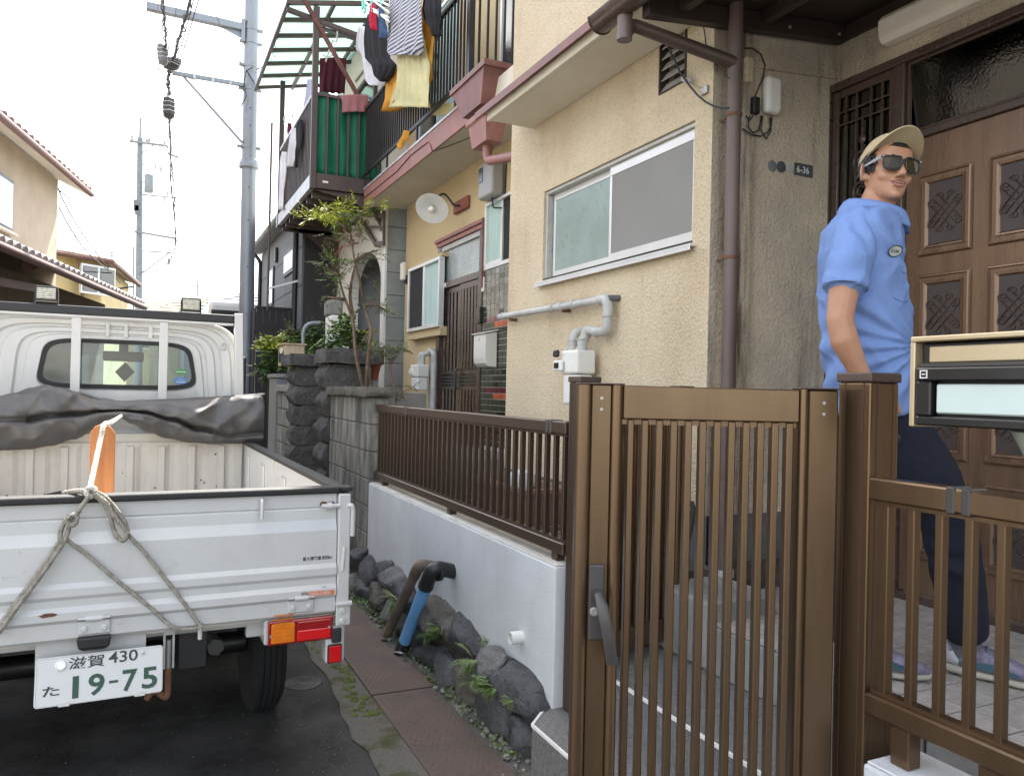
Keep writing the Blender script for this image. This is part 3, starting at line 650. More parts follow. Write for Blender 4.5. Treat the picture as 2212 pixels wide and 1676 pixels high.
# ================================================================== gate leaves
def gate_leaf(label, A, B, z0, z1, n, mat_, side, group='gate leaves'):
    """A free edge, B hinge edge (x, y); side = which way the handle side faces"""
    A, B = V((A[0], A[1], 0)), V((B[0], B[1], 0)); d = B - A; Lw = d.length; d.normalize(); nn = V((d.y, -d.x, 0)) * side
    t = thing('gate_leaf', label, 'gate', (A.x, A.y, z0), group=group)
    up = V((0, 0, 1)); zm = (z0 + z1) / 2; hz = (z1 - z0) / 2
    def ob(s0, s1, za, zb, t0, t1):
        return MB().obox(A + d * (s0 + s1) / 2 + nn * (t0 + t1) / 2 + up * (za + zb) / 2, d * (s1 - s0) / 2, nn * (t1 - t0) / 2, up * (zb - za) / 2)
    k = Lw / .62
    def rounded(name, s0, s1, th):
        b = MB(); pts = []
        for i in range(11):
            a = math.pi * i / 10; pts.append(A + d * ((s0 + s1) / 2 - math.cos(a) * (s1 - s0) / 2) + nn * (th * .45 * math.sin(a) + .016))
        pts += [A + d * s1 - nn * .024, A + d * s0 - nn * .024]
        b.loft([[p + up * z0 for p in pts], [p + up * z1 for p in pts]], True, True, True); return b.build(name, mat_, t, smooth=40)
    rounded('stile_edge', 0, .032 * k, .02); ob(.033 * k, .079 * k, z0, z1, -.024, .02).build('stile', mat_, t, bevel=.002); rounded('stile_edge', .080 * k, .106 * k, .024)
    rounded('stile_edge', Lw - .093 * k, Lw - .074 * k, .018); ob(Lw - .073 * k, Lw - .0, z0, z1, -.024, .018).build('stile', mat_, t, bevel=.004)
    ob(.1065 * k, Lw - .0935 * k, z1 - .076, z1 - .001, -.018, .018).build('top_rail', mat_, t, bevel=.003)
    ob(.1065 * k, Lw - .0935 * k, z0, z0 + .09, -.018, .018).build('bottom_rail', mat_, t, bevel=.003)
    ob(.107 * k, Lw - .094 * k, z1 - .088, z1 - .0765, -.012, .006).build('rail_insert', mat_, t)
    proto = None; s0, s1 = .112 * k, Lw - .094 * k
    for i in range(n):
        s_ = s0 + (s1 - s0) * (i + .45) / n
        if proto is None: proto = ob(s_ - .0075, s_ + .0075, z0 + .0905, z1 - .0765, -.016, .013).build('bar', mat_, t, bevel=.002); base = s_
        else: q = copy_of(proto, t); q.location = d * (s_ - base)
    b = ob(-.002, .11 * k, z1, z1 + .004, -.027, .03); b.build('end_cap', 'bronze_cap', t, bevel=.002)
    ob(Lw - .096 * k, Lw + .002, z1, z1 + .004, -.027, .024).build('end_cap', 'bronze_cap', t, bevel=.002)
    for s_ in (.056 * k, Lw - .036 * k):
        for zz in (z1 - .03, z1 - .055, z0 + .04): MB().lathe([(.0042, 0), (.0036, .0018), (0, .0018)], A + d * s_ + nn * (.0195 if s_ < .3 else .0175) + up * zz, nn, 8, caps=False).build('screw', 'steel', t)
    # handle: long plate, lever, lock
    hp = ob(.034 * k, .070 * k, .85, 1.018, .0205, .034).build('handle_plate', 'bronze_grey', t, bevel=.004, seg=2)
    c = A + d * (.054 * k) + nn * .04
    pts = [c + up * .955 - nn * .008, c + up * .955 + nn * .022, c + d * .006 + up * .935 + nn * .034, c + d * .016 + up * .89 + nn * .036, c + d * .026 + up * .84 + nn * .034, c + d * .030 + up * .812 + nn * .03]
    b = MB()
    rings = []
    for i, p in enumerate(pts):
        wx, wz = (.010, .010) if i < 2 else (.0125, .006)
        tt = (pts[min(i + 1, 5)] - pts[max(i - 1, 0)]).normalized(); x = d; y = tt.cross(x).normalized(); x = y.cross(tt)
        rings.append([p + x * wx * ca + y * wz * sa for ca, sa in ((1, .6), (.6, 1), (-.6, 1), (-1, .6), (-1, -.6), (-.6, -1), (.6, -1), (1, -.6))])
    b.loft(rings, True, True, True); b.build('lever', 'bronze_grey', t, smooth=50)
    MB().lathe([(.010, 0), (.010, .004), (.006, .0045), (.006, .002)], A + d * (.047 * k) + nn * .034 + up * .915, nn, 14).build('lock', 'steel', t, smooth=40)
    return t
g1 = P(1806, 838, X=1.425); g0 = P(1247, 836, X=.885)
gate_leaf('bronze slatted gate leaf standing open towards the lane, lever handle on its wide stile', (g0.x, g0.y), (g1.x, g1.y), .13, 1.418, 12, 'bronze', 1)
gate_leaf('second slatted gate leaf folded back towards the house wall behind the open leaf', (2.07, 2.645), (1.555, 2.50), .40, 1.432, 10, 'bronze', -1)
MB().obox((1.52, 1.315, .9), (.012, 0, 0), (0, .01, 0), (0, 0, .03)).build('hinge', 'bronze_grey', bpy.data.objects['gate_post.001'])

# ================================================================== letterbox by the fence
c0 = P(1977, 729, X=1.40); c1 = P(1977, 921, X=1.40)
ml = thing('letterbox', 'flat letterbox with gold metal rim and pale flap, above the fence', 'letterbox', (1.45, c0.y - .2, c1.z))
y1 = c0.y; y0 = y1 - .42; zt, zb = c0.z, c1.z
MB().box(1.405, 1.56, y0, y1 - .012, zb + .004, zt - .012).build('box_body', 'black', ml, bevel=.004)
b = MB(); b.box(1.385, 1.565, y0, y1, zt - .0105, zt); b.box(1.385, 1.5, y1 - .011, y1, zb, zt - .011); b.build('rim', 'mailbox_gold', ml, bevel=.002)
MB().box(1.388, 1.404, y0, y1 - .040, zt - .052, zt - .021).build('top_strip', 'mailbox_gold', ml, bevel=.002)
MB().box(1.390, 1.404, y0, y1 - .020, zt - .060, zt - .053).build('seam_strip', 'bronze_grey', ml)
b = MB(); b.box(1.380, 1.404, y0, y1 - .018, zb + .004, zb + .022); b.box(1.380, 1.404, y0, y1 - .018, zt - .088, zt - .062); b.box(1.380, 1.404, y1 - .05, y1 - .018, zb + .0225, zt - .0885); b.build('flap_frame', 'black_gloss', ml, bevel=.003)
MB().box(1.388, 1.404, y0, y1 - .056, zb + .028, zt - .094).build('flap', 'mailbox_pane', ml, bevel=.003)
b = MB(); yy, zz = y1 - .036, zt - .075
for ax in ((-.008, .008, .006, .008), (-.008, .008, -.008, -.006), (-.008, -.006, -.006, .006), (.006, .008, -.006, .006), (-.004, .004, -.001, .001)): b.box(1.3785, 1.3798, yy + ax[0], yy + ax[1], zz + ax[2], zz + ax[3])
b.build('maker_mark', 'white_plastic', ml)
b = MB(); b.lathe([(.0, -.085), (.03, -.08), (.075, -.05), (.10, -.0), (.10, .0)], (1.50, y0 + .17, zb - .001), n=24, caps=False); b.build('catch_bowl', 'milky', ml, smooth=60, thick=.003)
MB().box(1.46, 1.52, y0 + .02, y0 + .08, .63, zb + .003).build('stand', 'bronze_dark', ml, bevel=.004)

# ================================================================== the stucco house with the entry
K_ = 2212 / 3134.
def Qm(ox, oy, s_): return lambda x, y: ((ox + x / s_) * K_, (oy + y / s_) * K_)
Q3 = Qm(1450, 0, 2.394); Q4 = Qm(2250, 0, 2.395); Q8 = Qm(1450, 700, 2.579); R2 = Qm(780, 0, 2.394); R3 = Qm(780, 600, 2.394); R1 = Qm(0, 0, 1.7644); R4 = Qm(0, 850, 2.394); R5 = Qm(0, 1480, 1.875)
hs = thing('stucco_house', 'cream stucco house with a wide high window, panelled bronze door and porch recess', 'house', (3.5, 2.5, 0))
XF, YR, XD = 2.25, 2.75, 3.0
b = wall_panel(MB(), 'X', XF, YR, 4.87, .87, 7.5, [(2.872, 4.362, 2.09, 2.658), (2.942, 3.156, 2.862, 3.122)], .09, 1)
b.add([(XF, 4.87, .87), (3.6, 4.87, .87), (3.6, 4.87, 7.5), (XF, 4.87, 7.5)], [(3, 2, 1, 0)])
b.add([(XF, -3, 7.5), (9, -3, 7.5), (9, 4.87, 7.5), (XF, 4.87, 7.5)], [(0, 1, 2, 3)])
b.build('wall', 'stucco', hs)
b = wall_panel(MB(), 'Y', YR, XF, XD, .60, 3.5, [], .1, 1); b.build('recess_wall', 'stucco_drip', hs, label='dirty grey-beige rough stucco wall beside the door')
b = wall_panel(MB(), 'X', XD, -3, YR, .5, 7.5, [(.9, 2.747, .5, 2.868)], .09, 1); b.build('door_wall', 'stucco_porch', hs)
b = MB(); b.box(XF + .004, XD, YR - .012, YR - .001, .5, .865); b.box(XF - .001, XF + .02, YR - .012, 4.86, .5, .865); b.build('plinth', 'concrete_dark', hs, bevel=.004)
# back of the window and vent openings, so that they are rooms and not the far street
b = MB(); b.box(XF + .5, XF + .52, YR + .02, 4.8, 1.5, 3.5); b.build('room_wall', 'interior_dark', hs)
# window
wn = MB()
wn.box(2.262, 2.335, 2.873, 4.361, 2.091, 2.112); wn.box(2.262, 2.335, 2.873, 4.361, 2.636, 2.657); wn.box(2.262, 2.335, 4.335, 4.361, 2.112, 2.636); wn.box(2.262, 2.335, 2.873, 2.892, 2.112, 2.636)
win = wn.build('window', 'alu_dull', hs, bevel=.003)
def sash(p, X, y0, y1, z0, z1, w_, mat_, pane, th=.012, name='sash'):
    b = MB(); b.box(X, X + th, y0, y1, z0, z0 + w_[0]); b.box(X, X + th, y0, y1, z1 - w_[1], z1); b.box(X, X + th, y0, y0 + w_[2], z0 + w_[0], z1 - w_[1]); b.box(X, X + th, y1 - w_[3], y1, z0 + w_[0], z1 - w_[1])
    b.build(name, mat_, p, bevel=.002)
    MB().box(X + th * .4, X + th * .6, y0 + w_[2], y1 - w_[3], z0 + w_[0], z1 - w_[1]).build('pane', pane, p)
sash(win, 2.302, 3.60, 4.325, 2.113, 2.635, (.04, .04, .022, .022), 'alu', 'frost_teal')
sash(win, 2.278, 2.893, 3.635, 2.113, 2.635, (.045, .05, .024, .02), 'alu', 'screen_grey', name='screen_frame')
b = MB(); b.box(2.214, 2.262, 2.846, 4.405, 2.074, 2.086); b.box(2.214, 2.218, 2.846, 4.405, 2.055, 2.074); b.build('sill', 'alu', win, bevel=.002)
b = MB()
for z in (2.092, 2.104): b.box(2.252, 2.2615, 2.875, 4.36, z, z + .003)
b.build('sill_groove', 'black', win)
b = MB()
rs = random.Random(3)
for i in range(34):
    y, z = rs.uniform(3.63, 4.28), rs.uniform(2.17, 2.58); s_ = rs.uniform(.007, .013)
    b.box(2.3055, 2.3062, y - s_, y + s_, z - .0008, z + .0008); b.box(2.3055, 2.3062, y - .0008, y + .0008, z - s_ * 1.2, z + s_ * 1.2)
b.build('etched_star', 'grey_plastic', win, kind='stuff')
MB().box(2.272, 2.300, 4.33, 4.345, 2.28, 2.32).build('catch', 'grey_plastic', win, bevel=.003)
# louvred vent
b = MB(); b.box(2.244, 2.30, 2.943, 2.953, 2.863, 3.121); b.box(2.244, 2.30, 3.145, 3.155, 2.863, 3.121); b.box(2.244, 2.30, 2.953, 3.145, 2.863, 2.870); vent = b.build('louvre_vent', 'dark_brown', hs)
for k in range(5):
    z = 2.878 + k * .052
    MB().add([(2.252, 2.954, z), (2.252, 3.144, z), (2.285, 3.144, z + .045), (2.285, 2.954, z + .045), (2.256, 2.954, z - .003), (2.256, 3.144, z - .003), (2.289, 3.144, z + .042), (2.289, 2.954, z + .042)],
             [(3, 2, 1, 0), (4, 5, 6, 7), (0, 1, 5, 4), (2, 3, 7, 6), (0, 4, 7, 3), (1, 2, 6, 5)]).build('louvre_slat', 'alu_dull', vent)
# awning over the window
b = MB(); b.box(1.945, 2.249, 2.79, 4.53, 3.104, 3.14); aw = b.build('awning', 'soffit', hs, bevel=.004)
MB().box(1.918, 1.944, 2.785, 4.535, 3.100, 3.155).build('fascia', 'soffit', aw, bevel=.003)
b = MB(); b.prism([(1.885, 2.78, 3.150), (1.885, 2.78, 3.176), (2.249, 2.78, 3.36), (2.249, 2.78, 3.335), (1.915, 2.78, 3.158)], (0, 1.86, 0)); b.build('roof_sheet', 'pink_metal', aw)
MB().box(1.880, 1.892, 2.785, 4.645, 3.135, 3.180).build('drip_edge', 'pink_dark', aw)
# painted-over cable on the wall
pts = [(XF + .0005, 3.268 + .012 * noise.noise(V((z * 6, 1, 0))) - .02 * (2.06 - z) / .9, z) for z in [2.05 - .04 * i for i in range(26)]]
MB().tube(pts, .0045, 6).build('painted_cable', 'stucco', hs, smooth=180)
# black cable hanging from the awning to the downpipe
pts = [P(*Q3(x, y), X=2.21) for x, y in [(1310, 105), (1355, 200), (1400, 290), (1450, 400), (1520, 545), (1580, 630), (1640, 700), (1700, 750), (1760, 782), (1815, 795), (1868, 792)]]
MB().tube(pts, .0045, 7).build('hanging_cable', 'wire', hs, smooth=180)
pts = [P(*Q3(x, y), X=2.235) for x, y in [(1590, 150), (1640, 185), (1675, 170), (1690, 230), (1700, 320), (1740, 420), (1790, 500), (1830, 530), (1872, 580)]]
MB().tube(pts, .003, 6).build('hanging_cable', 'wire', hs, smooth=180)
b = MB(); c = P(*Q3(1695, 665), X=2.245); b.box(2.236, 2.249, c.y - .022, c.y + .022, c.z - .018, c.z + .018); q = P(*Q3(1560, 590), X=2.225)
b.build('cable_bracket', 'steel', hs, bevel=.002)
MB().obox(q, (0, .034, .018), (0, -.004, .009), (.008, 0, 0)).build('cable_clip', 'grey_plastic', hs, bevel=.002)
MB().tube(sag((2.236, c.y, c.z + .01), q + V((0, -.035, -.018)), .008, 6), .0015, 5).build('tie_wire', 'steel', hs)

# ---- door unit
dr = MB()
dr.box(2.955, 3.03, 2.748, 2.79, .545, 2.905); dr.box(2.955, 3.03, 1.26, 2.748, 2.868, 2.905); dr.box(2.96, 3.03, 2.345, 2.395, .545, 2.868); dr.box(2.965, 3.03, 1.26, 2.345, 2.520, 2.552); dr.box(2.965, 3.03, 1.22, 1.26, .545, 2.905); dr.box(2.962, 3.03, 1.26, 2.748, .541, .575)
door = dr.build('entrance_door', 'dark_brown_gloss', hs, bevel=.005, seg=2, label='panelled bronze front door with transom and side light')
MB().box(2.985, 3.02, 1.262, 2.344, .577, 2.519).build('door_slab', 'door_bronze', door, bevel=.003)
MB().obox((3.0, 1.8025, 2.71), (.003, 0, 0), (0, .5405, 0), (-.016, 0, .157)).build('transom_glass', 'glass_dark', door)
MB().box(3.02, 3.05, 1.262, 2.343, 2.553, 2.867).build('transom_backing', 'interior_dark', door)
b = MB(); b.box(2.976, 2.9965, 1.262, 2.343, 2.553, 2.566); b.box(2.976, 2.9965, 1.262, 2.343, 2.854, 2.867); b.box(2.976, 2.9965, 2.33, 2.343, 2.5665, 2.8535); b.build('transom_bead', 'dark_brown_gloss', door, bevel=.003)
def ring_yz(y0, y1, z0, z1, ins, x):
    return [V((x, y0 + ins, z0 + ins)), V((x, y1 - ins, z0 + ins)), V((x, y1 - ins, z1 - ins)), V((x, y0 + ins, z1 - ins))]
PW, PH = .24, .348
mould = MB(); mould.loft([ring_yz(-PW / 2, PW / 2, -PH / 2, PH / 2, i_, x_) for i_, x_ in ((0, 0), (0, -.004), (.005, -.014), (.011, -.015), (.014, -.007), (.030, -.007), (.033, -.013), (.040, -.012), (.047, -.001))], True)
mould_me = mould.mesh('panel_moulding', 'door_bronze')
inset_me = MB().box(-.002, .002, -PW / 2 + .046, PW / 2 - .046, -PH / 2 + .046, PH / 2 - .046).mesh('panel_inset', 'door_inset')
def spiral(c, r, t0, turns, sgn):
    return [V((0, c[0] + r * (1 - .72 * i / 14) * math.cos(t0 + sgn * turns * 6.283 * i / 14), c[1] + r * (1 - .72 * i / 14) * math.sin(t0 + sgn * turns * 6.283 * i / 14))) for i in range(15)]
orn = MB()
for k in (-1, 0, 1):
    for s_ in (-1, 1):
        d_ = V((0, s_ * .044, .060)) * (1 if k == 0 else .78); n_ = V((0, .060, -s_ * .044)).normalized() * (.0235 * k); orn.tube([n_ - d_, n_ + d_], .0020, 5)
for sy in (-1, 1):
    for sz in (-1, 1):
        orn.tube([V((0, sy * .036 * 1.0, sz * .03)), *spiral((sy * .046, sz * .048), .016, R(-90 if sz > 0 else 90), 1.1, sy * sz)], .0021, 5)
        orn.tube(spiral((sy * .018, sz * .070), .015, R(0 if sy > 0 else 180), 1.15, sy * sz), .0021, 5)
orn.v = [V((p.x, p.y * 1.22, p.z * .98)) for p in orn.v]
orn_me = orn.mesh('scroll_ornament', 'bronze_cap', smooth=180)
def inst(name, me, parent, loc):
    o = bpy.data.objects.new(name, me); COL.objects.link(o); o.parent = parent; o.location = V(loc) - mw(parent).translation; return o
for cy in (2.155, 1.848, 1.541):
    for cz in (2.184, 1.757, 1.330, .903):
        inst('panel_moulding', mould_me, door, (2.985, cy, cz)); inst('panel_inset', inset_me, door, (2.983, cy, cz)); inst('scroll_ornament', orn_me, door, (2.978, cy, cz))
MB().box(2.99, 3.01, 2.397, 2.746, .577, 2.866).build('side_light', 'glass_dark', door)
MB().box(3.012, 3.04, 2.397, 2.746, .577, 2.866).build('side_backing', 'interior_dark', door)
g = MB()
g.box(2.972, 2.989, 2.397, 2.430, .577, 2.866); g.box(2.972, 2.989, 2.71, 2.746, .577, 2.866); g.box(2.972, 2.989, 2.43, 2.71, 2.83, 2.866); g.box(2.972, 2.989, 2.43, 2.71, .577, .64)
g.build('side_frame', 'dark_brown_gloss', door, bevel=.003)
g = MB()
for y in (2.47, 2.53, 2.61, 2.67): g.box(2.975, 2.981, y - .004, y + .004, .64, 2.83)
for z in (2.76, 2.70, 1.2): g.box(2.9755, 2.9805, 2.43, 2.71, z - .004, z + .004)
g.build('grille_bar', 'dark_brown_gloss', door)
for z in (2.50, 2.36, 1.9, 1.6):
    g = MB(); g.tube([V((2.974, 2.57 + .045 * math.cos(6.283 * i / 18), z + .045 * math.sin(6.283 * i / 18))) for i in range(18)], .006, 6, closed=True)
    g.tube([V((2.974, 2.57 + .022 * math.cos(6.283 * i / 12), z + .022 * math.sin(6.283 * i / 12))) for i in range(12)], .005, 6, closed=True); g.build('grille_ring', 'dark_brown_gloss', door, smooth=180)
b = MB(); b.ball((2.974, 2.57, 2.60), .018, 8, 6, (.5, 1, 1.3)); b.tube([(2.974, 2.57, 2.54), (2.974, 2.57, 2.70)], .006, 6); b.build('grille_finial', 'dark_brown_gloss', door, smooth=60)

# ---- porch canopy with its round gutter and pipes
zc = lambda x: 3.175 + .11 * (x - 2.945)
cn = thing('porch_canopy', 'dark brown lean-to canopy with round gutter over the front door', 'canopy', (2.3, 1.6, 2.9))
b = MB(); b.prism([(1.80, -.6, zc(1.80)), (2.995, -.6, zc(2.995)), (2.995, -.6, zc(2.995) + .03), (1.80, -.6, zc(1.80) + .03)], (0, 3.32, 0)); b.build('roof_panel', 'dark_brown', cn)
b = MB(); b.prism([(1.85, 2.68, zc(1.85) - .085), (2.97, 2.68, zc(2.97) - .085), (2.97, 2.68, zc(2.97) - .002), (1.85, 2.68, zc(1.85) - .002)], (0, .05, 0)); b.build('rafter', 'dark_brown', cn, bevel=.003)
b = MB(); b.prism([(1.85, 1.2, zc(1.85) - .085), (2.96, 1.2, zc(2.96) - .085), (2.96, 1.2, zc(2.96) - .002), (1.85, 1.2, zc(1.85) - .002)], (0, .05, 0)); b.build('rafter', 'dark_brown', cn, bevel=.003)
for x in (2.0, 2.45):
    MB().box(x, x + .04, -.5, 2.678, zc(x) - .055, zc(x) - .004).build('purlin', 'dark_brown', cn)
MB().box(2.97, 2.997, -.5, 2.745, 3.105, 3.168).build('ledger', 'dark_brown', cn)
b = MB()
for x in (2.62, 2.93): b.lathe([(.008, 0), (.008, .006), (.004, .008)], (x, 2.679, zc(x) - .055), (0, -1, 0), 8)
b.build('bolt', 'steel', cn)
gx, gz = 1.80, 3.06
prof = [V((gx + .062 * math.cos(a), 0, gz + .062 * math.sin(a))) for a in [R(180 + 180 * i / 12) for i in range(13)]]
prof += [p + (V((gx, 0, gz)) - p) * .08 for p in prof[::-1]]
b = MB(); b.loft([[p + V((0, -.6, 0)) for p in prof], [p + V((0, 2.98, 0)) for p in prof]], True, True, True); b.build('gutter', 'dark_brown_gloss', cn, smooth=50)
b = MB(); b.prism([V((gx + .066 * math.cos(a), 2.976, gz + .066 * math.sin(a))) for a in [R(180 + 180 * i / 14) for i in range(15)]], (0, .008, 0)); b.build('gutter_end', 'bronze_cap', cn)
MB().lathe([(.033, -.16), (.033, -.05), (.036, -.05), (.036, -.02)], (gx + .012, 2.80, gz), n=16).build('outlet', 'downpipe', cn, smooth=40)
MB().tube(bend([(gx + .02, 2.80, gz - .125), (gx + .05, 2.80, gz - .085), (2.285, 2.655, 2.845)], .03), .028, 14).build('link_pipe', 'bronze_cap', cn, smooth=60)
dp = thing('downpipe', 'brown-pink round downpipe running down the corner of the porch recess', 'downpipe', (2.293, 2.66, .62))
MB().tube([(2.293, 2.66, .64), (2.293, 2.66, 3.2)], .031, 20).build('pipe', 'downpipe', dp, smooth=60)
for z in (2.62, 2.0, 1.05):
    MB().lathe([(.032, -.006), (.035, -.006), (.035, .006), (.032, .006)], (2.293, 2.66, z), n=20).build('clamp', 'rust', dp, smooth=40)
    MB().tube([(2.293, 2.70, z), (2.293, 2.752, z)], .004, 6).build('clamp_arm', 'rust', dp)
MB().lathe([(.042, 0), (.042, .03), (.039, .03)], (2.293, 2.66, .615), n=18).build('socket', 'pipe_grey', dp, smooth=40)

# ---- things on the recess wall
t = thing('house_number_plate', 'small blue-grey plate reading 6-36 on the rough wall', 'number plate', (2.79, YR, 2.47))
MB().box(2.735, 2.851, YR - .006, YR - .0005, 2.444, 2.502).build('plate', 'plaque_blue', t, bevel=.001)
text_mb('6-36', .032, (2.748, YR - .0062, 2.457), (1, 0, 0), (0, 0, 1), .0004, .012).build('lettering', 'white_plastic', t)
for k, (x, w_, lab) in enumerate(((2.60, .026, 'worn oval metal tag fixed to the rough wall beside the house wires'), (2.655, .027, 'worn round dark tag on the rough wall between two other tags'), (2.705, .022, 'torn pale remains of a sticker on the rough wall touching the number plate'))):
    b = MB(); b.lathe([(w_, 0), (w_, .004), (w_ - .004, .005), (0, .005)], (x, YR, 2.465 + .004 * k), (0, -1, 0), 18, caps=False)
    b.build('wall_tag', ('zinc', 'plaque_blue', 'pipe_grey')[k], smooth=40, label=lab, cat='tag', group='tags beside the number plate')
t = thing('junction_box', 'white rounded cable box on the rough wall above the number plate', 'junction box', (2.57, YR, 2.69), group='cable boxes on the porch wall')
MB().box(2.522, 2.612, YR - .05, YR, 2.693, 2.862).build('cover', 'white_plastic', t, bevel=.022, seg=4)
t = thing('junction_box', 'slim cream cable cover beside the brown downpipe', 'junction box', (2.44, YR, 2.82), group='cable boxes on the porch wall')
MB().box(2.415, 2.455, YR - .03, YR, 2.815, 2.93).build('cover', 'stucco', t, bevel=.006)
t = thing('junction_box', 'small black terminal box between the downpipe and the white cable box', 'junction box', (2.48, YR, 2.68), group='cable boxes on the porch wall')
MB().box(2.46, 2.498, YR - .03, YR, 2.68, 2.757).build('cover', 'black', t, bevel=.005)
def wallpts(l): return [P(*Q4(x, y), Y=YR - .012) for x, y in l]
for l in ([(75, 355), (130, 355), (190, 400), (218, 480), (205, 570), (170, 650), (145, 715)], [(105, 850), (95, 930), (130, 975), (170, 960), (185, 900), (190, 850)], [(55, 945), (120, 990), (190, 1000), (240, 970), (265, 920), (268, 860)], [(200, 850), (190, 960), (230, 1020), (262, 960), (255, 860)], [(80, 850), (105, 885), (130, 855)]):
    MB().tube(wallpts(l), .0035, 6).build('house_wire', 'wire', hs, smooth=180)
MB().bar(P(*Q4(170, 495), Y=YR - .006), (2.99, YR - .006, 2.945), .010, .010).build('wall_batten', 'stucco_porch', hs)
t = thing('porch_light', 'ribbed cream fluorescent lamp on the wall above the front door', 'lamp', (3.0, 2.23, 3.0))
sec = [(3.0, 3.118), (2.945, 3.108), (2.925, 3.085), (2.93, 3.01), (2.95, 2.985), (3.0, 2.982)]
b = MB(); b.prism([(x, 1.90, z) for x, z in sec], (0, .56, 0)); b.build('cover', 'lamp_cover', t, bevel=.006, seg=2)
for i in range(6):
    z = 3.022 + i * .0115; x = 2.9285
    MB().box(x - .0015, x + .002, 1.92, 2.44, z, z + .004).build('rib', 'lamp_cover', t)
MB().lathe([(.006, 0), (.006, .01), (.003, .012)], (2.955, 2.459, 3.06), (0, 1, 0), 8).build('screw', 'steel', t)

# ---- gas meter and its pipes
gm = thing('gas_meter', 'white gas meter hung from grey pipes on the stucco wall under the window', 'gas meter', (2.15, 3.75, 1.3), group='gas meters')
XP = 2.195
MB().tube([(XP, 4.88, 1.905), (XP, 3.52, 1.895)], .0205, 14).build('pipe', 'pipe_grey', gm, smooth=60)
MB().tube(bend([(XP, 3.58, 1.896), (XP, 3.50, 1.895), (XP, 3.492, 1.80)], .045, 6), .028, 14).build('elbow', 'pipe_grey', gm, smooth=60)
MB().tube([(XP, 3.492, 1.84), (XP, 3.492, 1.76)], .0215, 14).build('pipe', 'pipe_grey', gm, smooth=60)
MB().tube(bend([(XP, 3.492, 1.79), (XP, 3.50, 1.725), (XP - .01, 3.60, 1.725)], .045, 6), .028, 14).build('elbow', 'pipe_grey', gm, smooth=60)
MB().tube(bend([(XP - .01, 3.59, 1.727), (XP - .03, 3.665, 1.745), (XP - .05, 3.672, 1.62)], .05, 7), .024, 14).build('inlet', 'pipe_grey', gm, smooth=60)
MB().tube(bend([(2.25, 3.76, 1.735), (XP - .04, 3.775, 1.74), (XP - .05, 3.775, 1.62)], .05, 7), .024, 14).build('outlet', 'pipe_grey', gm, smooth=60)
MB().tube([(2.25, 3.47, 1.90), (XP, 3.49, 1.897)], .018, 10).build('wall_stub', 'concrete_dark', gm, smooth=60)
for y, z in ((4.82, 1.905), (4.0, 1.899), (3.86, 1.898), (4.1, 1.9)): MB().lathe([(.023, -.012), (.026, -.012), (.026, .012), (.023, .012)], (XP, y, z), (0, 1, 0), 14).build('coupling', 'pipe_grey', gm, smooth=40)
for y in (3.672, 3.775):
    MB().lathe([(.022, -.03), (.033, -.03), (.033, -.012), (.026, -.008), (.026, .03), (.031, .03), (.031, .036), (.02, .036)], (XP - .05, y, 1.655), n=12).build('union', 'pipe_grey', gm, smooth=40)
MB().box(2.095, 2.215, 3.635, 3.815, 1.50, 1.630).build('meter_head', 'white_plastic', gm, bevel=.012, seg=2)
MB().box(2.105, 2.205, 3.645, 3.805, 1.33, 1.497).build('meter_body', 'white_plastic', gm, bevel=.014, seg=2)
q = MB().box(2.066, 2.09, 3.765, 3.850, 1.515, 1.575).build('dial_box', 'white_plastic', gm, bevel=.006)
MB().box(2.0635, 2.0665, 3.785, 3.835, 1.530, 1.560).build('dial', 'black_gloss', q)
MB().box(2.055, 2.084, 3.80, 3.84, 1.592, 1.632).build('seal_tag', 'black', gm, bevel=.008)
for y in (3.99, 4.72): MB().box(XP - .004, 2.25, y - .006, y + .006, 1.865, 1.885).build('pipe_bracket', 'rust', gm)

# ---- planter in the yard
t = thing('planter', 'long brown terracotta planter on the gravel behind the dark fence', 'planter', (2.0, 4.2, .65))
b = MB()
def rect(x0, x1, y0, y1, z): return [V((x0, y0, z)), V((x1, y0, z)), V((x1, y1, z)), V((x0, y1, z))]
b.loft([rect(1.90, 2.12, 3.80, 4.40, .652), rect(1.87, 2.15, 3.76, 4.44, .84), rect(1.855, 2.165, 3.745, 4.455, .84), rect(1.855, 2.165, 3.745, 4.455, .868), rect(1.885, 2.135, 3.775, 4.425, .868), rect(1.89, 2.13, 3.78, 4.42, .83)], True, True, False); b.build('pot', 'planter_brown', t)
MB().box(1.89, 2.13, 3.78, 4.42, .80, .83).build('earth', 'soil', t)
t = thing('stone_lump', 'white lump of stone lying in the terracotta planter', 'stone', (2.0, 4.1, .83)); rough_block(1.95, 2.06, 4.02, 4.16, .83, .93, .012, 5, 4, .6).build('lump', 'plaster_white', t, smooth=40)

# ================================================================== the neighbour's house (tile pier, sliding door, balcony)
XB = 3.0
T_ = Qm(820, 900, 3.990); U_ = Qm(800, 280, 3.4925)
nb = thing('row_house', 'ochre stucco house with brown sliding door, tiled pier and a railed balcony above', 'house', (3.6, 7.3, 0))
b = wall_panel(MB(), 'X', XB, 4.88, 9.66, .6, 3.72, [(7.03, 8.30, .6, 3.0), (6.10, 6.985, 2.575, 3.205)], .08, 1); b.build('wall', 'stucco_b', nb)
b = wall_panel(MB(), 'X', XB + .02, 4.88, 9.9, 3.72, 8.2, [(5.2, 6.9, 3.95, 5.9), (8.0, 9.4, 3.95, 5.9)], .06, 1); b.add([(XB, 4.88, 8.2), (9, 4.88, 8.2), (9, 9.9, 8.2), (XB, 9.9, 8.2)], [(0, 1, 2, 3)]); b.build('upper_wall', 'stucco_b', nb)
MB().box(3.5, 3.52, 4.9, 9.6, .6, 7).build('room_wall', 'interior_dark', nb)
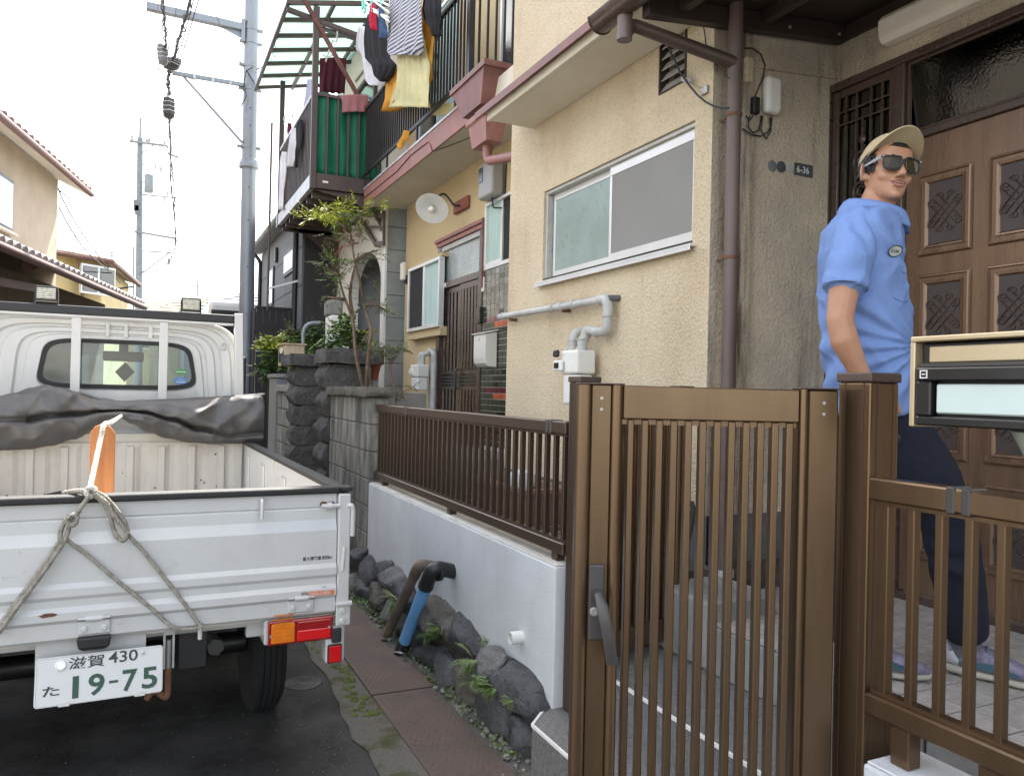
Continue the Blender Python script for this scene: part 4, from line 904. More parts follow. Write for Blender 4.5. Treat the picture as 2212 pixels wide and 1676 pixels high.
for y0, y1 in ((5.2, 6.9), (8.0, 9.4)):
    b = MB(); b.box(3.03, 3.08, y0, y1, 5.85, 5.9); b.box(3.03, 3.08, y0, y0 + .05, 3.95, 5.85); b.box(3.03, 3.08, y1 - .05, y1, 3.95, 5.85); w_ = b.build('balcony_window', 'alu', nb)
    b = MB(); b.box(3.045, 3.065, (y0 + y1) / 2 - .03, (y0 + y1) / 2 + .03, 3.96, 5.85); b.box(3.045, 3.065, y0 + .05, y1 - .05, 3.96, 4.03); b.build('sash', 'alu', w_)
    MB().box(3.052, 3.058, y0 + .05, (y0 + y1) / 2 - .03, 4.03, 5.85).build('pane', 'curtain_teal', w_)
    MB().box(3.052, 3.058, (y0 + y1) / 2 + .03, y1 - .05, 4.03, 5.85).build('pane', 'glass_dark', w_)
# eave slab between the storeys
ev = MB().box(2.50, 3.02, 4.9, 9.82, 3.718, 3.90).build('eave', 'soffit', nb)
MB().box(2.478, 2.499, 6.24, 9.83, 3.712, 3.918).build('fascia', 'pink_metal', ev, bevel=.004)
MB().box(2.470, 2.52, 6.24, 9.84, 3.919, 3.945).build('edge_trim', 'pale_steel', ev)
pts = [P(*R2(x, y), X=2.472) for x, y in [(800, 1450), (930, 1345), (1040, 1255), (1140, 1140), (1210, 1085), (1270, 1040), (1285, 1065), (1300, 1110)]]
MB().tube(pts, .006, 6).build('eave_cable', 'pink_dark', ev, smooth=180)
MB().tube(sag((2.48, pts[-1].y, pts[-1].z), (2.75, 5.9, 3.70), .02, 8), .005, 6).build('eave_cable', 'wire', ev, smooth=180)
# rain hopper and pipe
hp = thing('rain_hopper', 'maroon rainwater box with a pink hopper and pipe at the eave end', 'rain hopper', (2.42, 6.0, 3.4))
b = MB(); b.loft([rect(2.39, 2.62, 5.78, 6.18, 3.705), rect(2.36, 2.66, 5.66, 6.36, 3.955), rect(2.345, 2.68, 5.62, 6.39, 3.955), rect(2.345, 2.68, 5.62, 6.39, 4.0)], True, True, True); b.build('box', 'pink_dark', hp)
b = MB(); b.loft([rect(2.42, 2.56, 5.72, 6.02, 3.40), rect(2.40, 2.58, 5.70, 6.06, 3.58), rect(2.385, 2.595, 5.67, 6.09, 3.60), rect(2.385, 2.595, 5.67, 6.09, 3.645)], True, True, True); b.build('funnel', 'pink_metal', hp)
MB().tube([(2.49, 5.87, 3.64), (2.49, 5.88, 3.72)], .05, 12).build('neck', 'rust', hp, smooth=60)
MB().tube(bend([(2.49, 5.87, 3.42), (2.49, 5.85, 3.27), (2.50, 5.3, 3.17), (2.51, 4.85, 3.14)], .09, 7), .038, 14).build('pipe', 'pink_metal', hp, smooth=60)
# front door
b = MB(); b.box(2.955, 3.05, 8.215, 8.32, .62, 3.0); b.box(2.955, 3.05, 7.02, 7.10, .62, 3.0); b.box(2.95, 3.05, 7.0, 8.36, 3.0, 3.035); b.box(2.955, 3.05, 7.10, 8.215, 2.505, 2.575)
sd_ = b.build('sliding_door', 'dark_brown_gloss', nb, bevel=.004)
b = MB(); b.box(2.93, 2.999, 7.0, 8.37, 3.036, 3.075); b.box(2.945, 2.954, 7.02, 8.34, 2.985, 3.03); b.build('lintel', 'pink_metal', sd_, bevel=.004)
MB().box(2.94, 2.999, 6.988, 7.018, 2.4, 3.08).build('side_trim', 'pink_dark', sd_)
MB().box(2.99, 3.0, 7.10, 8.215, 2.576, 2.985).build('transom_glass', 'frost_pebble', sd_)
MB().box(2.965, 2.989, 7.10, 8.215, 2.93, 2.985).build('transom_rail', 'alu_dull', sd_)
for k, (y0, y1, X) in enumerate(((7.11, 7.62, 2.965), (7.60, 8.21, 2.985))):
    b = MB(); b.box(X, X + .02, y0, y0 + .04, .84, 2.50); b.box(X, X + .02, y1 - .04, y1, .84, 2.50); b.box(X, X + .02, y0 + .04, y1 - .04, 2.44, 2.50); b.box(X, X + .02, y0 + .04, y1 - .04, 1.565, 1.60); b.box(X, X + .02, y0 + .04, y1 - .04, 1.40, 1.435); b.box(X, X + .02, y0 + .04, y1 - .04, .84, .90)
    b.build('leaf_frame', 'dark_brown_gloss', sd_)
    MB().box(X + .008, X + .012, y0 + .04, y1 - .04, .90, 2.44).build('leaf_glass', 'frost_pebble', sd_) if False else MB().box(X + .010, X + .013, y0 + .04, y1 - .04, .90, 2.44).build('leaf_glass', 'black_gloss', sd_)
    n = 5
    for i in range(n):
        y = y0 + .04 + (y1 - y0 - .08) * (i + .5) / n
        MB().box(X - .004, X + .0095, y - .026, y + .026, 1.602, 2.438).build('slat', 'dark_brown_gloss', sd_, bevel=.004)
        MB().box(X - .004, X + .0095, y - .026, y + .026, .902, 1.398).build('slat', 'dark_brown_gloss', sd_, bevel=.004)
    for i in range(3):
        z = 1.45 + .036 * i; MB().box(X - .006, X + .0095, y0 + .041, y1 - .041, z, z + .020).build('cross_bar', 'bronze_grey', sd_)
MB().tube(bend([(2.955, 7.62, 1.62), (2.93, 7.62, 1.60), (2.93, 7.62, 1.42), (2.955, 7.62, 1.40)], .02), .012, 8).build('pull_handle', 'bronze_grey', sd_, smooth=60)
for i in range(3): MB().lathe([(.025, 0), (.025, .004), (0, .005)], (2.954, 8.19 - .075 * i, 2.54), (-1, 0, 0), 12, caps=False).build('seal_sticker', 'white_plastic', sd_)
# tiled pier
pr = MB().box(2.972, 2.999, 6.30, 7.018, .83, 2.556).build('tiled_pier', 'white_nosing', nb)
tm = {}
rr = random.Random(5); ty, tz = .1015, .0562
for r_ in range(30):
    for c_ in range(7):
        y1_ = 7.016 - c_ * ty; z1_ = 2.552 - r_ * tz
        if y1_ - ty < 6.30: continue
        mn = 'tile_green'
        if r_ < 7: mn = 'tile_sheen' if rr.random() < .75 else 'tile_green'
        elif r_ in (8, 20) and c_ >= 1: mn = 'tile_wine'
        elif r_ in (9, 21) and c_ >= 3: mn = 'tile_orange'
        elif rr.random() < .12: mn = 'tile_black'
        if mn not in tm: tm[mn] = MB().box(-.006, 0, -ty + .004, -.004, -tz + .003, -.003).mesh('tile', mn)
        o = inst('tile', tm[mn], pr, (2.9715, y1_, z1_)); o.rotation_euler = (0, rr.uniform(-.02, .02), rr.uniform(-.012, .012))
# window at the pier top
b = MB(); b.box(2.955, 3.04, 6.10, 6.985, 2.560, 2.60); b.box(2.955, 3.04, 6.10, 6.985, 3.18, 3.21); b.box(2.955, 3.04, 6.95, 6.988, 2.60, 3.18); w2 = b.build('window', 'alu', nb, bevel=.003, label='narrow aluminium window above the tiled pier')
b = MB(); b.box(2.975, 3.0, 6.60, 6.64, 2.60, 3.18); b.box(2.975, 3.0, 6.64, 6.95, 2.60, 2.635); b.build('sash', 'alu', w2)
MB().box(2.985, 2.99, 6.64, 6.95, 2.635, 3.18).build('pane', 'curtain_teal', w2)
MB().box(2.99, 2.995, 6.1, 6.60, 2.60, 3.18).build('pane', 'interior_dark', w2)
# bay window
by = MB().box(2.905, 2.999, 8.04, 9.21, 1.99, 2.09).build('bay_window', 'stucco_b', nb, bevel=.004)
MB().box(2.905, 2.999, 8.04, 9.21, 2.86, 2.90).build('bay_top', 'stucco_b', by)
b = MB(); b.box(2.885, 2.95, 8.06, 9.19, 2.091, 2.125); b.box(2.885, 2.95, 8.06, 9.19, 2.82, 2.858); b.box(2.885, 2.95, 9.15, 9.19, 2.126, 2.819); b.box(2.885, 2.95, 8.06, 8.095, 2.126, 2.819); b.box(2.89, 2.95, 8.58, 8.63, 2.126, 2.819); b.build('bay_frame', 'alu', by, bevel=.003)
MB().box(2.915, 2.92, 8.095, 8.58, 2.126, 2.819).build('pane', 'curtain_teal', by)
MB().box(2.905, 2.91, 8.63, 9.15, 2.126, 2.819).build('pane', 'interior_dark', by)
MB().box(2.87, 2.96, 8.045, 9.205, 2.084, 2.0905).build('bay_sill', 'alu', by)
# wall lamp, meter, letterbox and so on
lp = thing('gooseneck_lamp', 'white enamel dish lamp on a curved arm above the sliding door', 'lamp', (2.9, 7.7, 3.3))
MB().box(2.965, 2.999, 7.47, 7.88, 3.285, 3.41).build('back_board', 'lamp_red_wood', lp, bevel=.004)
sc_ = P(*R3(1300, 88), X=2.60); ax = V((-.42, -.62, -.66)).normalized()
b = MB(); b.lathe([(.022, -.06), (.03, -.045), (.05, -.03), (.095, -.012), (.165, .012), (.17, .016), (.163, .016), (.09, -.004), (.04, -.02), (.015, -.03)], sc_, ax, 28, caps=False); b.build('dish', 'white_plastic', lp, smooth=50)
MB().lathe([(.018, -.05), (.020, .0), (.0, .002)], sc_, ax, 12).build('socket', 'grey_plastic', lp, smooth=50)
MB().ball(sc_ + ax * .035, .035, 14, 10).build('bulb', 'lamp_cover', lp, smooth=180)
MB().tube(bend([(2.965, 7.68, 3.34), (2.90, 7.68, 3.33), (2.80, 7.72, 3.47), sc_ - ax * .12 + V((0, 0, .03)), sc_ - ax * .05], .1, 7), .012, 10).build('arm', 'bronze_grey', lp, smooth=60)
em = thing('electric_meter', 'grey electricity meter under the eave', 'electric meter', (2.95, 6.75, 3.25))
MB().box(2.86, 2.998, 6.62, 6.95, 3.22, 3.56).build('case', 'grey_plastic', em, bevel=.03, seg=3)
MB().box(2.854, 2.862, 6.82, 6.92, 3.38, 3.52).build('dial_glass', 'black_gloss', em, bevel=.004)
MB().tube(bend([(2.93, 6.75, 3.25), (2.93, 6.73, 3.12), (2.99, 6.6, 3.10), (2.99, 6.58, 3.6)], .03), .008, 7).build('lead', 'wire', em, smooth=60)
lb = thing('wall_letterbox', 'white letterbox with a round bottom on the green tiled pier', 'letterbox', (2.9, 6.76, 1.6))
b = MB(); b.prism([(2.83, 6.62, 1.70), (2.84, 6.62, 1.65), (2.87, 6.62, 1.62), (2.962, 6.62, 1.61), (2.962, 6.62, 1.95), (2.83, 6.62, 1.92)], (0, .27, 0)); b.build('case', 'white_plastic', lb, bevel=.012, seg=3)
b = MB(); b.prism([(2.815, 6.605, 1.922), (2.965, 6.605, 1.957), (2.965, 6.605, 1.967), (2.815, 6.605, 1.932)], (0, .30, 0)); b.build('lid', 'white_plastic', lb, bevel=.003)
MB().box(2.8285, 2.8298, 6.745, 6.755, 1.86, 1.885).build('keyhole', 'black', lb)
t = thing('door_intercom', 'black door intercom beside the brown sliding door', 'intercom', (2.96, 7.04, 2.1)); MB().box(2.925, 2.97, 6.985, 7.075, 2.05, 2.21).build('case', 'black_gloss', t, bevel=.006)
t = thing('name_plate', 'plain white name plate on the tiled pier above the intercom', 'name plate', (2.96, 7.04, 2.4)); MB().box(2.955, 2.971, 6.97, 7.03, 2.36, 2.50).build('board', 'white_plastic', t, bevel=.003)
g2 = thing('gas_meter', 'white gas meter with dark pipes left of the brown sliding door', 'gas meter', (2.85, 8.45, 1.4), group='gas meters')
MB().box(2.74, 2.88, 8.30, 8.56, 1.53, 1.67).build('meter_head', 'white_plastic', g2, bevel=.014, seg=2); MB().box(2.75, 2.87, 8.31, 8.55, 1.38, 1.527).build('meter_body', 'white_plastic', g2, bevel=.014, seg=2)
MB().box(2.728, 2.75, 8.46, 8.58, 1.56, 1.62).build('dial_box', 'white_plastic', g2, bevel=.005)
for y in (8.38, 8.49): MB().tube(bend([(2.83, y, 1.66), (2.83, y, 1.80), (2.95, y - .06, 1.80), (2.95, y - .06, 1.0)], .05), .026, 10).build('pipe', 'pipe_grey', g2, smooth=60)
MB().tube(bend([(2.90, 8.2, .8), (2.90, 8.2, 1.80), (2.90, 8.34, 1.83)], .05), .034, 12).build('riser', 'pipe_grey', g2, smooth=60)
t = thing('wall_lantern', 'small cream wall lantern at the far corner of the ochre house', 'lamp', (2.95, 9.4, 2.7)); MB().box(2.93, 2.998, 9.42, 9.50, 2.72, 2.82).build('bracket', 'dark_brown', t); MB().box(2.88, 2.929, 9.41, 9.51, 2.76, 2.98).build('lantern', 'lamp_cover', t, bevel=.01)

# balcony railing
br = thing('balcony_railing', 'black metal balustrade of thin upright bars above the pink fascia', 'railing', (2.6, 8, 3.95))
MB().box(2.465, 2.495, 6.27, 9.87, 4.10, 4.135).build('bottom_rail', 'rail_black', br); MB().box(2.46, 2.50, 6.27, 9.87, 4.93, 4.965).build('top_rail', 'rail_black', br)
MB().box(2.496, 3.0, 6.265, 6.30, 4.12, 4.15).build('bottom_rail', 'rail_black', br); MB().box(2.496, 3.0, 6.265, 6.30, 4.93, 4.965).build('top_rail', 'rail_black', br)
MB().box(2.455, 2.505, 6.225, 6.275, 3.95, 5.2).build('corner_post', 'rail_black', br)
bar_me = MB().box(-.009, .009, -.009, .009, 4.136, 4.929).mesh('bar', 'rail_black')
for i in range(42): inst('bar', bar_me, br, (2.48, 6.33 + i * .084, 0)).location.z -= 0
for i in range(6): inst('bar', bar_me, br, (2.57 + i * .08, 6.283, 0))
for y in (6.6, 7.7, 8.8, 9.8): MB().box(2.47, 2.49, y - .012, y + .012, 3.945, 4.10).build('stanchion', 'rail_black', br)

# laundry on the balcony
def garment(name, label, mat_, rows, X, cat='garment', folds=5, amp=.02, group='laundry hung out on the balcony', nu=26, per=4, map_=R2, plane='X'):
    """rows of (left, right, y): outline of the hanging cloth on its plane"""
    pts = []
    for i in range(len(rows) - 1):
        for k in range(per):
            t_ = k / per; pts.append([rows[i][j] * (1 - t_) + rows[i + 1][j] * t_ for j in range(3)] + [(i + t_) / (len(rows) - 1)])
    pts.append(list(rows[-1]) + [1])
    sd_n = random.random() * 50; rings = []
    for l_, r_, y_, v_ in pts:
        ring = []
        for k in range(nu + 1):
            u_ = k / nu; p = P(*map_(l_ + (r_ - l_) * u_, y_), **{plane: X})
            f = math.sin(u_ * folds * 6.283 + 1.5 * math.sin(3 * v_ + sd_n)) * amp * (.3 + v_) + .7 * amp * noise.noise(V((u_ * 4, v_ * 5, sd_n))) + .05 * math.sin(math.pi * u_) * -1 * .6
            ring.append(p + (V((f, 0, 0)) if plane == 'X' else V((0, f, 0))))
        rings.append(ring)
    b = MB(); b.loft(rings, close=False)
    return b.build(name, mat_, smooth=180, thick=.004, label=label, cat=cat, group=group)
garment('striped_shirt', 'navy and white striped shirt hanging outside the balustrade', 'cloth_striped', [(1000, 1225, -90), (995, 1228, 40), (980, 1226, 180), (966, 1230, 320), (962, 1215, 378), (985, 1195, 408)], 2.22, folds=4)
garment('yellow_tunic', 'pale yellow sleeveless tunic hanging under the striped shirt', 'cloth_yellow', [(1080, 1235, 250), (1060, 1250, 360), (1045, 1270, 480), (1035, 1278, 600), (1010, 1290, 740), (1000, 1290, 790)], 2.30, folds=6, amp=.025)
garment('orange_shirt', 'orange shirt hanging behind the pale yellow tunic', 'cloth_orange', [(1210, 1250, 60), (1180, 1300, 170), (1130, 1318, 290), (1040, 1300, 480), (980, 1290, 580), (945, 1270, 620), (955, 1215, 720), (945, 1010, 820)], 2.345, folds=5)
garment('black_jacket', 'black jacket hanging left of the striped shirt', 'cloth_black', [(830, 900, 110), (810, 950, 200), (808, 985, 330), (815, 1000, 430), (850, 1040, 480), (880, 1000, 560), (930, 960, 600)], 2.285, folds=4)
garment('white_tee', 'white t-shirt hanging farthest along the laundry line behind the black jacket', 'cloth_white', [(765, 830, 200), (745, 850, 290), (742, 880, 370), (775, 900, 400), (790, 930, 500), (805, 945, 590), (850, 935, 630)], 2.36, folds=3)
garment('black_trousers', 'black trousers hanging right of the orange shirt', 'cloth_black', [(1235, 1375, -60), (1240, 1375, 60), (1250, 1372, 150), (1300, 1368, 210), (1320, 1366, 270)], 2.26, folds=4)
garment('red_bandana', 'red patterned cloth pegged at the white drying frame', 'cloth_red', [(850, 885, 30), (845, 900, 90), (850, 892, 150), (865, 890, 225)], 2.17, folds=3, amp=.015)
garment('denim_cloth', 'small blue denim cloth pegged beside the red patterned cloth', 'cloth_denim', [(918, 945, 60), (920, 955, 160), (920, 965, 240), (930, 958, 285)], 2.15, folds=2, amp=.012)
garment('orange_rag', 'orange rag dangling below the balustrade', 'cloth_orange', [(1105, 1130, 960), (1075, 1120, 1020), (1052, 1095, 1060), (1060, 1085, 1092)], 2.44, folds=2, amp=.01)
garment('yellow_rag', 'pale yellow cloth hanging low at the balcony floor edge', 'cloth_yellow', [(1290, 1480, 760), (1270, 1450, 800), (1262, 1400, 850)], 2.55, folds=2, amp=.01)
dk = thing('drying_frame', 'white plastic drying frame with teal pegs above the hanging clothes', 'drying rack', P(*R2(880, 60), X=2.15))
for a, e in (((805, 20), (985, 160)), ((820, 70), (980, 130)), ((870, 10), (985, 95)), ((900, 5), (985, 45))): MB().tube([P(*R2(*a), X=2.17), P(*R2(*e), X=2.12)], .012, 8).build('rod', 'white_plastic', dk, smooth=60)
for x, y in ((790, 30), (925, 30), (805, 60), (855, 12)): c = P(*R2(x, y), X=2.145); MB().obox(c, (.008, 0, 0), (0, .02, 0), (0, .004, .06)).build('peg', 'cloth_teal', dk, bevel=.003)
MB().tube([P(*R2(880, 60), X=2.15), P(*R2(880, -300), X=2.15)], .004, 6).build('hook_line', 'wire', dk)
MB().tube([(2.36, 6.3, 5.32), (2.36, 9.9, 5.32)], .016, 10).build('laundry_pole', 'steel', smooth=60, label='steel laundry pole running along the balcony', cat='pole')

# ================================================================== brown balcony with the see-through roof
bc = thing('roofed_balcony', 'brown metal balcony with green sheet and see-through corrugated roof', 'balcony', (2.3, 11.3, 3.85))
X0, X1, Y0, Y1 = 1.84, 2.74, 9.90, 12.72
MB().box(X0 + .036, X1, Y0 - .02, Y0 + .02, 3.885, 4.075).build('front_beam', 'balcony_brown', bc, bevel=.004)
MB().box(X0 - .03, X0 + .03, Y0 + .037, Y1, 3.885, 4.06).build('side_beam', 'pale_steel', bc, bevel=.004)
MB().box(X0, X1, Y1 + .001, Y1 + .04, 3.885, 4.06).build('back_beam', 'balcony_brown', bc)
for y in (Y0, 12.56): MB().box(X0 - .036, X0 + .036, y - .036, y + .036, 3.87, 6.15).build('post', 'balcony_brown', bc, bevel=.004)
for i in range(8):
    y = Y0 + .2 + i * .34; MB().box(X0 + .03, X1, y - .03, y + .03, 3.80, 3.88).build('joist', 'balcony_brown', bc)
MB().box(X0 + .03, X1, Y0 + .03, Y1, 3.89, 3.93).build('deck', 'dark_brown', bc)
MB().box(X0 - .025, X0 + .025, Y0 + .04, 12.52, 5.045, 5.085).build('top_rail', 'pale_steel', bc); MB().box(X0 + .037, X1, Y0 - .02, Y0 + .02, 5.045, 5.085).build('top_rail', 'balcony_brown', bc)
me1 = MB().box(-.012, .012, -.012, .012, 4.065, 5.044).mesh('bar', 'balcony_brown')
for i in range(24): inst('bar', me1, bc, (X0, Y0 + .13 + i * .103, 0))
me2 = MB().box(-.014, .014, -.014, .014, 4.076, 5.044).mesh('bar', 'balcony_brown')
for i in range(6): inst('bar', me2, bc, (X0 + .16 + i * .135, Y0, 0))
b = MB(); rings = []
for i in range(13):
    z = 4.08 + (5.11 - 4.08) * i / 12
    rings.append([V((X0 + .045 + (X1 - X0 - .06) * k / 30, Y0 + .035 + .018 * math.sin(k * .9 + i * .15) + .02 * noise.noise(V((k * .25, i * .3, 2))), z)) for k in range(31)])
b.loft(rings, close=False); b.build('green_sheet', 'sheet_green', bc, smooth=180, thick=.003)
MB().box(X0 + .12, X0 + .19, Y0 - .0225, Y0 - .0205, 3.96, 3.985).build('maker_plate', 'white_plastic', bc)
# curved boards under the deck
for y, dz_ in ((Y0 + .03, .42), (12.45, 1.0)):
    pts = [(X1, 3.88), (X0 + .03, 3.88)] + [(X0 + .03 + (X1 - X0 - .03) * math.sin(R(a)), 3.85 - dz_ * (1 - math.cos(R(a)))) for a in range(8, 91, 9)]
    b = MB(); b.prism([(x, y, z) for x, z in pts], (0, .03, 0)); b.build('bracket_board', 'balcony_brown', bc)
# roof
def rz(x): return 6.12 + .22 * (x - 1.49)
for x in (1.49, 2.06, 2.62): MB().box(x - .022, x + .022, Y0 - .05, 13.05, rz(x) - .025, rz(x) + .02).build('roof_beam', 'balcony_brown', bc)
for i in range(7):
    y = Y0 - .03 + i * .508; b = MB(); b.prism([(1.512, y - .022, rz(1.512) - .035), (2.9, y - .022, rz(2.9) - .035), (2.9, y - .022, rz(2.9) + .018), (1.512, y - .022, rz(1.512) + .018)], (0, .044, 0)); b.build('roof_rafter', 'balcony_brown', bc)
for i in range(6):
    for (xa, xb) in ((1.47, 2.05), (2.07, 2.95)):
        b = MB(); n = 44; rows = []
        for x in (xa, xb): rows.append([V((x, Y0 - .03 + i * .508 + .508 * k / n, rz(x) + .032 + .009 * math.cos(k * 6.283 / 4))) for k in range(n + 1)])
        b.loft(rows, close=False); b.build('corrugated_panel', 'corrugated', bc, smooth=180)
MB().bar(P(*R2(345, -30), Y=9.86), P(*R2(822, 825), Y=9.86), .045, .045).build('diagonal_brace', 'brace_red', bc)
MB().bar(P(*R2(235, 70), Y=9.93), P(*R2(750, 262), Y=9.93), .06, .05).build('diagonal_brace', 'balcony_brown', bc)
MB().bar(P(*R2(470, 205), Y=10.4), P(*R2(745, 290), Y=10.4), .09, .02).build('pole_bracket', 'rail_black', bc)
for i in range(5):
    c = P(*R2(175 - 14 * i, 180 + 62 * i), X=1.50); MB().tube([c, c + V((0, 0, -.06)), c + V((.02, .02, -.09)), c + V((.04, .03, -.07))], .004, 5).build('hook', 'wire', bc)
pt = P(*U_(160, 240), X=1.75); MB().tube([(1.75, 13.0, pt.z), (1.75, 13.0, 2.6)], .018, 8).build('rain_pipe', 'balcony_brown', bc)
MB().bar((1.75, 13.0, 2.95), P(*R3(500, 575), X=2.6), .03, .03).build('pipe_arm', 'steel', bc)
t2 = lambda n, l, m, rows, X, plane='X', **k: garment(n, l, m, rows, X, map_=R2, plane=plane, group='laundry on the brown balcony', **k)
t2('wine_towel', 'dark wine towel hanging above the green sheet', 'cloth_wine', [(475, 665, 430), (475, 670, 520), (475, 665, 600), (472, 660, 690)], 10.25, 'Y', folds=4)
t2('lace_towel', 'dusty pink towel with white trim over the green rail', 'cloth_pink', [(625, 828, 700), (640, 828, 760), (640, 826, 815), (636, 826, 825)], 9.86, 'Y', folds=3, amp=.008)
t2('lilac_shirt', 'pale lilac shirt behind the corner post of the brown balcony', 'cloth_lilac', [(395, 420, 585), (385, 420, 640), (370, 420, 720), (366, 400, 790)], 1.93, folds=2, amp=.012)
t2('white_shirt', 'white shirt over the side rail of the brown balcony', 'cloth_white', [(275, 310, 940), (262, 312, 1000), (250, 312, 1080), (240, 300, 1160), (235, 285, 1225)], 1.80, folds=3, amp=.012)
t2('long_white_cloth', 'long white cloth hanging farthest along the side rail of the brown balcony', 'cloth_white', [(205, 235, 1115), (185, 228, 1190), (190, 225, 1280), (185, 212, 1400), (175, 215, 1540)], 1.80, folds=2, amp=.012)
t2('dark_trousers', 'dark trousers over the side rail beside the white shirt', 'cloth_black', [(330, 350, 880), (305, 350, 950), (310, 345, 1050), (312, 330, 1130), (308, 322, 1230)], 1.795, folds=2, amp=.012)
t2('brown_cloth', 'small brown cloth pegged below the round hanger', 'cloth_wine', [(245, 268, 905), (243, 268, 950), (248, 262, 1010)], 1.88, folds=1, amp=.008)
hg = thing('peg_hanger', 'pale round peg hanger on the brown balcony', 'hanger', P(*R2(270, 880), X=1.9))
c = P(*R2(270, 880), X=1.9); MB().tube([c + V((.02 * math.cos(a), .2 * math.cos(a), 0)) + V((.12 * math.sin(a), 0, 0)) for a in [6.283 * i / 20 for i in range(20)]], .008, 6, closed=True).build('ring', 'white_plastic', hg); MB().tube([c, c + V((0, 0, .5))], .004, 5).build('hook', 'steel', hg)
for i in range(6):
    a = i * 1.05; q = c + V((.02 * math.cos(a) + .12 * math.sin(a), .2 * math.cos(a), -.025)); MB().obox(q, (.006, 0, 0), (0, .012, 0), (0, 0, .022)).build('peg', 'cloth_teal', hg)
st = thing('white_stick', 'white broken plastic hanger dangling below the balcony roof', 'hanger', P(*R2(560, 330), Y=10.1))
MB().tube([P(*R2(x, y), Y=10.1) for x, y in ((605, 225), (600, 310), (570, 300), (535, 400), (520, 455))], .01, 6).build('stem', 'white_plastic', st, smooth=60)
MB().tube([P(*R2(x, y), Y=10.1) for x, y in ((500, 405), (535, 425), (575, 400))], .008, 6).build('arm', 'white_plastic', st, smooth=60)

# ================================================================== the grey-sided house with the arched porch
gc = thing('arched_house', 'house with pale grey boards, a white arched porch and grey alcove', 'house', (3.4, 11.5, 0))
for i in range(11):
    z = .55 + i * .293; MB().box(2.775, 3.2, 9.75, 9.78, z, z + .287).build('siding_board', 'siding_grey', gc, bevel=.003)
MB().box(2.79, 3.2, 9.779, 9.80, .5, 3.8).build('backing', 'concrete_dark', gc)
MB().box(2.745, 2.776, 9.742, 9.79, .5, 3.76).build('corner_trim', 'alu', gc)
# arch
ya, yb, zs_ = 9.92, 11.66, 2.78
b = MB(); top = []
for i in range(17):
    a = math.pi * i / 16; top.append(((ya + yb) / 2 - math.cos(a) * (yb - ya) / 2, zs_ + .50 * math.sin(a)))
out = [(9.79, .5), (ya, .5)] + top + [(yb, .5), (12.8, .5), (12.8, 3.80), (9.79, 3.80)]
Xa = 2.75
for i in range(len(top) - 1):
    (y0_, z0_), (y1_, z1_) = top[i], top[i + 1]
    b.add([(Xa, y0_, z0_), (Xa, y1_, z1_), (Xa, y1_, 3.8), (Xa, y0_, 3.8)], [(3, 2, 1, 0)]); b.add([(Xa, y0_, z0_), (Xa, y1_, z1_), (Xa + .14, y1_, z1_), (Xa + .14, y0_, z0_)], [(0, 1, 2, 3)])
b.box(Xa, Xa + .14, 9.80, ya, .5, 3.8); b.box(Xa, Xa + .14, yb, 12.8, .5, 3.8); b.build('arch_wall', 'arch_white', gc)
MB().box(3.5, 3.54, 9.8, 12.8, .5, 3.8).build('alcove_wall', 'alcove', gc); MB().box(2.9, 3.5, 11.9, 11.95, .5, 3.8).build('alcove_side', 'alcove', gc); MB().box(2.76, 3.5, 9.8, 12.8, 3.45, 3.5).build('alcove_ceiling', 'alcove', gc)
MB().box(2.75, 9, 9.80, 12.8, 3.82, 6.6).build('upper_storey', 'arch_white', gc)
b = MB(); b.box(2.70, 2.749, 10.3, 11.6, 4.3, 4.34); b.box(2.70, 2.749, 10.3, 11.6, 5.7, 5.75); b.box(2.70, 2.749, 10.3, 10.36, 4.34, 5.7); b.box(2.70, 2.749, 11.54, 11.6, 4.34, 5.7); q = b.build('window', 'dark_brown', gc); MB().box(2.73, 2.745, 10.36, 11.54, 4.34, 5.7).build('pane', 'glass_dark', q)
# bracket with rounded cells beside the arch
bk = MB(); bk.bar(P(*R3(780, 180), X=2.70), P(*R3(890, 360), X=2.70), .04, .05); bk.bar(P(*R3(830, 225), X=2.70), P(*R3(945, 230), X=2.70), .03, .03); bk.bar(P(*R3(890, 350), X=2.70), P(*R3(945, 345), X=2.70), .03, .05); bk.bar(P(*R3(945, 110), X=2.70), P(*R3(945, 355), X=2.70), .03, .04); bk.bar(P(*R3(830, 130), X=2.70), P(*R3(945, 135), X=2.70), .03, .10)
bk.build('arch_bracket', 'balcony_brown', gc)

# dark grey modern house
gd = thing('dark_house', 'dark grey modern house with panel cladding beyond the brown balcony', 'house', (4.5, 15, 0))
MB().box(2.235, 8, 12.55, 17.55, 0, 4.22).build('core', 'black_wood', gd)
ys = [12.6, 14.2, 15.85, 17.5]; zs = [0, .75, 1.5, 2.25, 3.0, 3.62, 4.2]
for i in range(3):
    for j in range(6): MB().box(2.205, 2.234, ys[i] + .006, ys[i + 1] - .006, zs[j] + .006, zs[j + 1] - .006).build('cladding_panel', 'siding_dark', gd)
b = MB(); b.prism([(2.02, 12.5, 4.20), (2.02, 12.5, 4.31), (4.5, 12.5, 4.9), (4.5, 12.5, 4.75)], (0, 5.2, 0)); b.build('roof', 'roof_grey', gd)
MB().tube([(2.0, 12.5, 4.27), (2.0, 17.72, 4.27)], .06, 10).build('eave_gutter', 'siding_grey', gd, smooth=60)
for (xa, ya_), (xb, yb_) in (((222, 430), (290, 545)), ((112, 540), (138, 800))):
    p, q = P(*R3(xa, ya_), X=2.2), P(*R3(xb, yb_), X=2.2); f = MB().box(2.175, 2.204, q.y, p.y, q.z, p.z).build('window', 'black', gd)
    MB().box(2.170, 2.1745, q.y + .06, p.y - .06, q.z + .06, p.z - .06).build('pane', 'frost_teal', f)
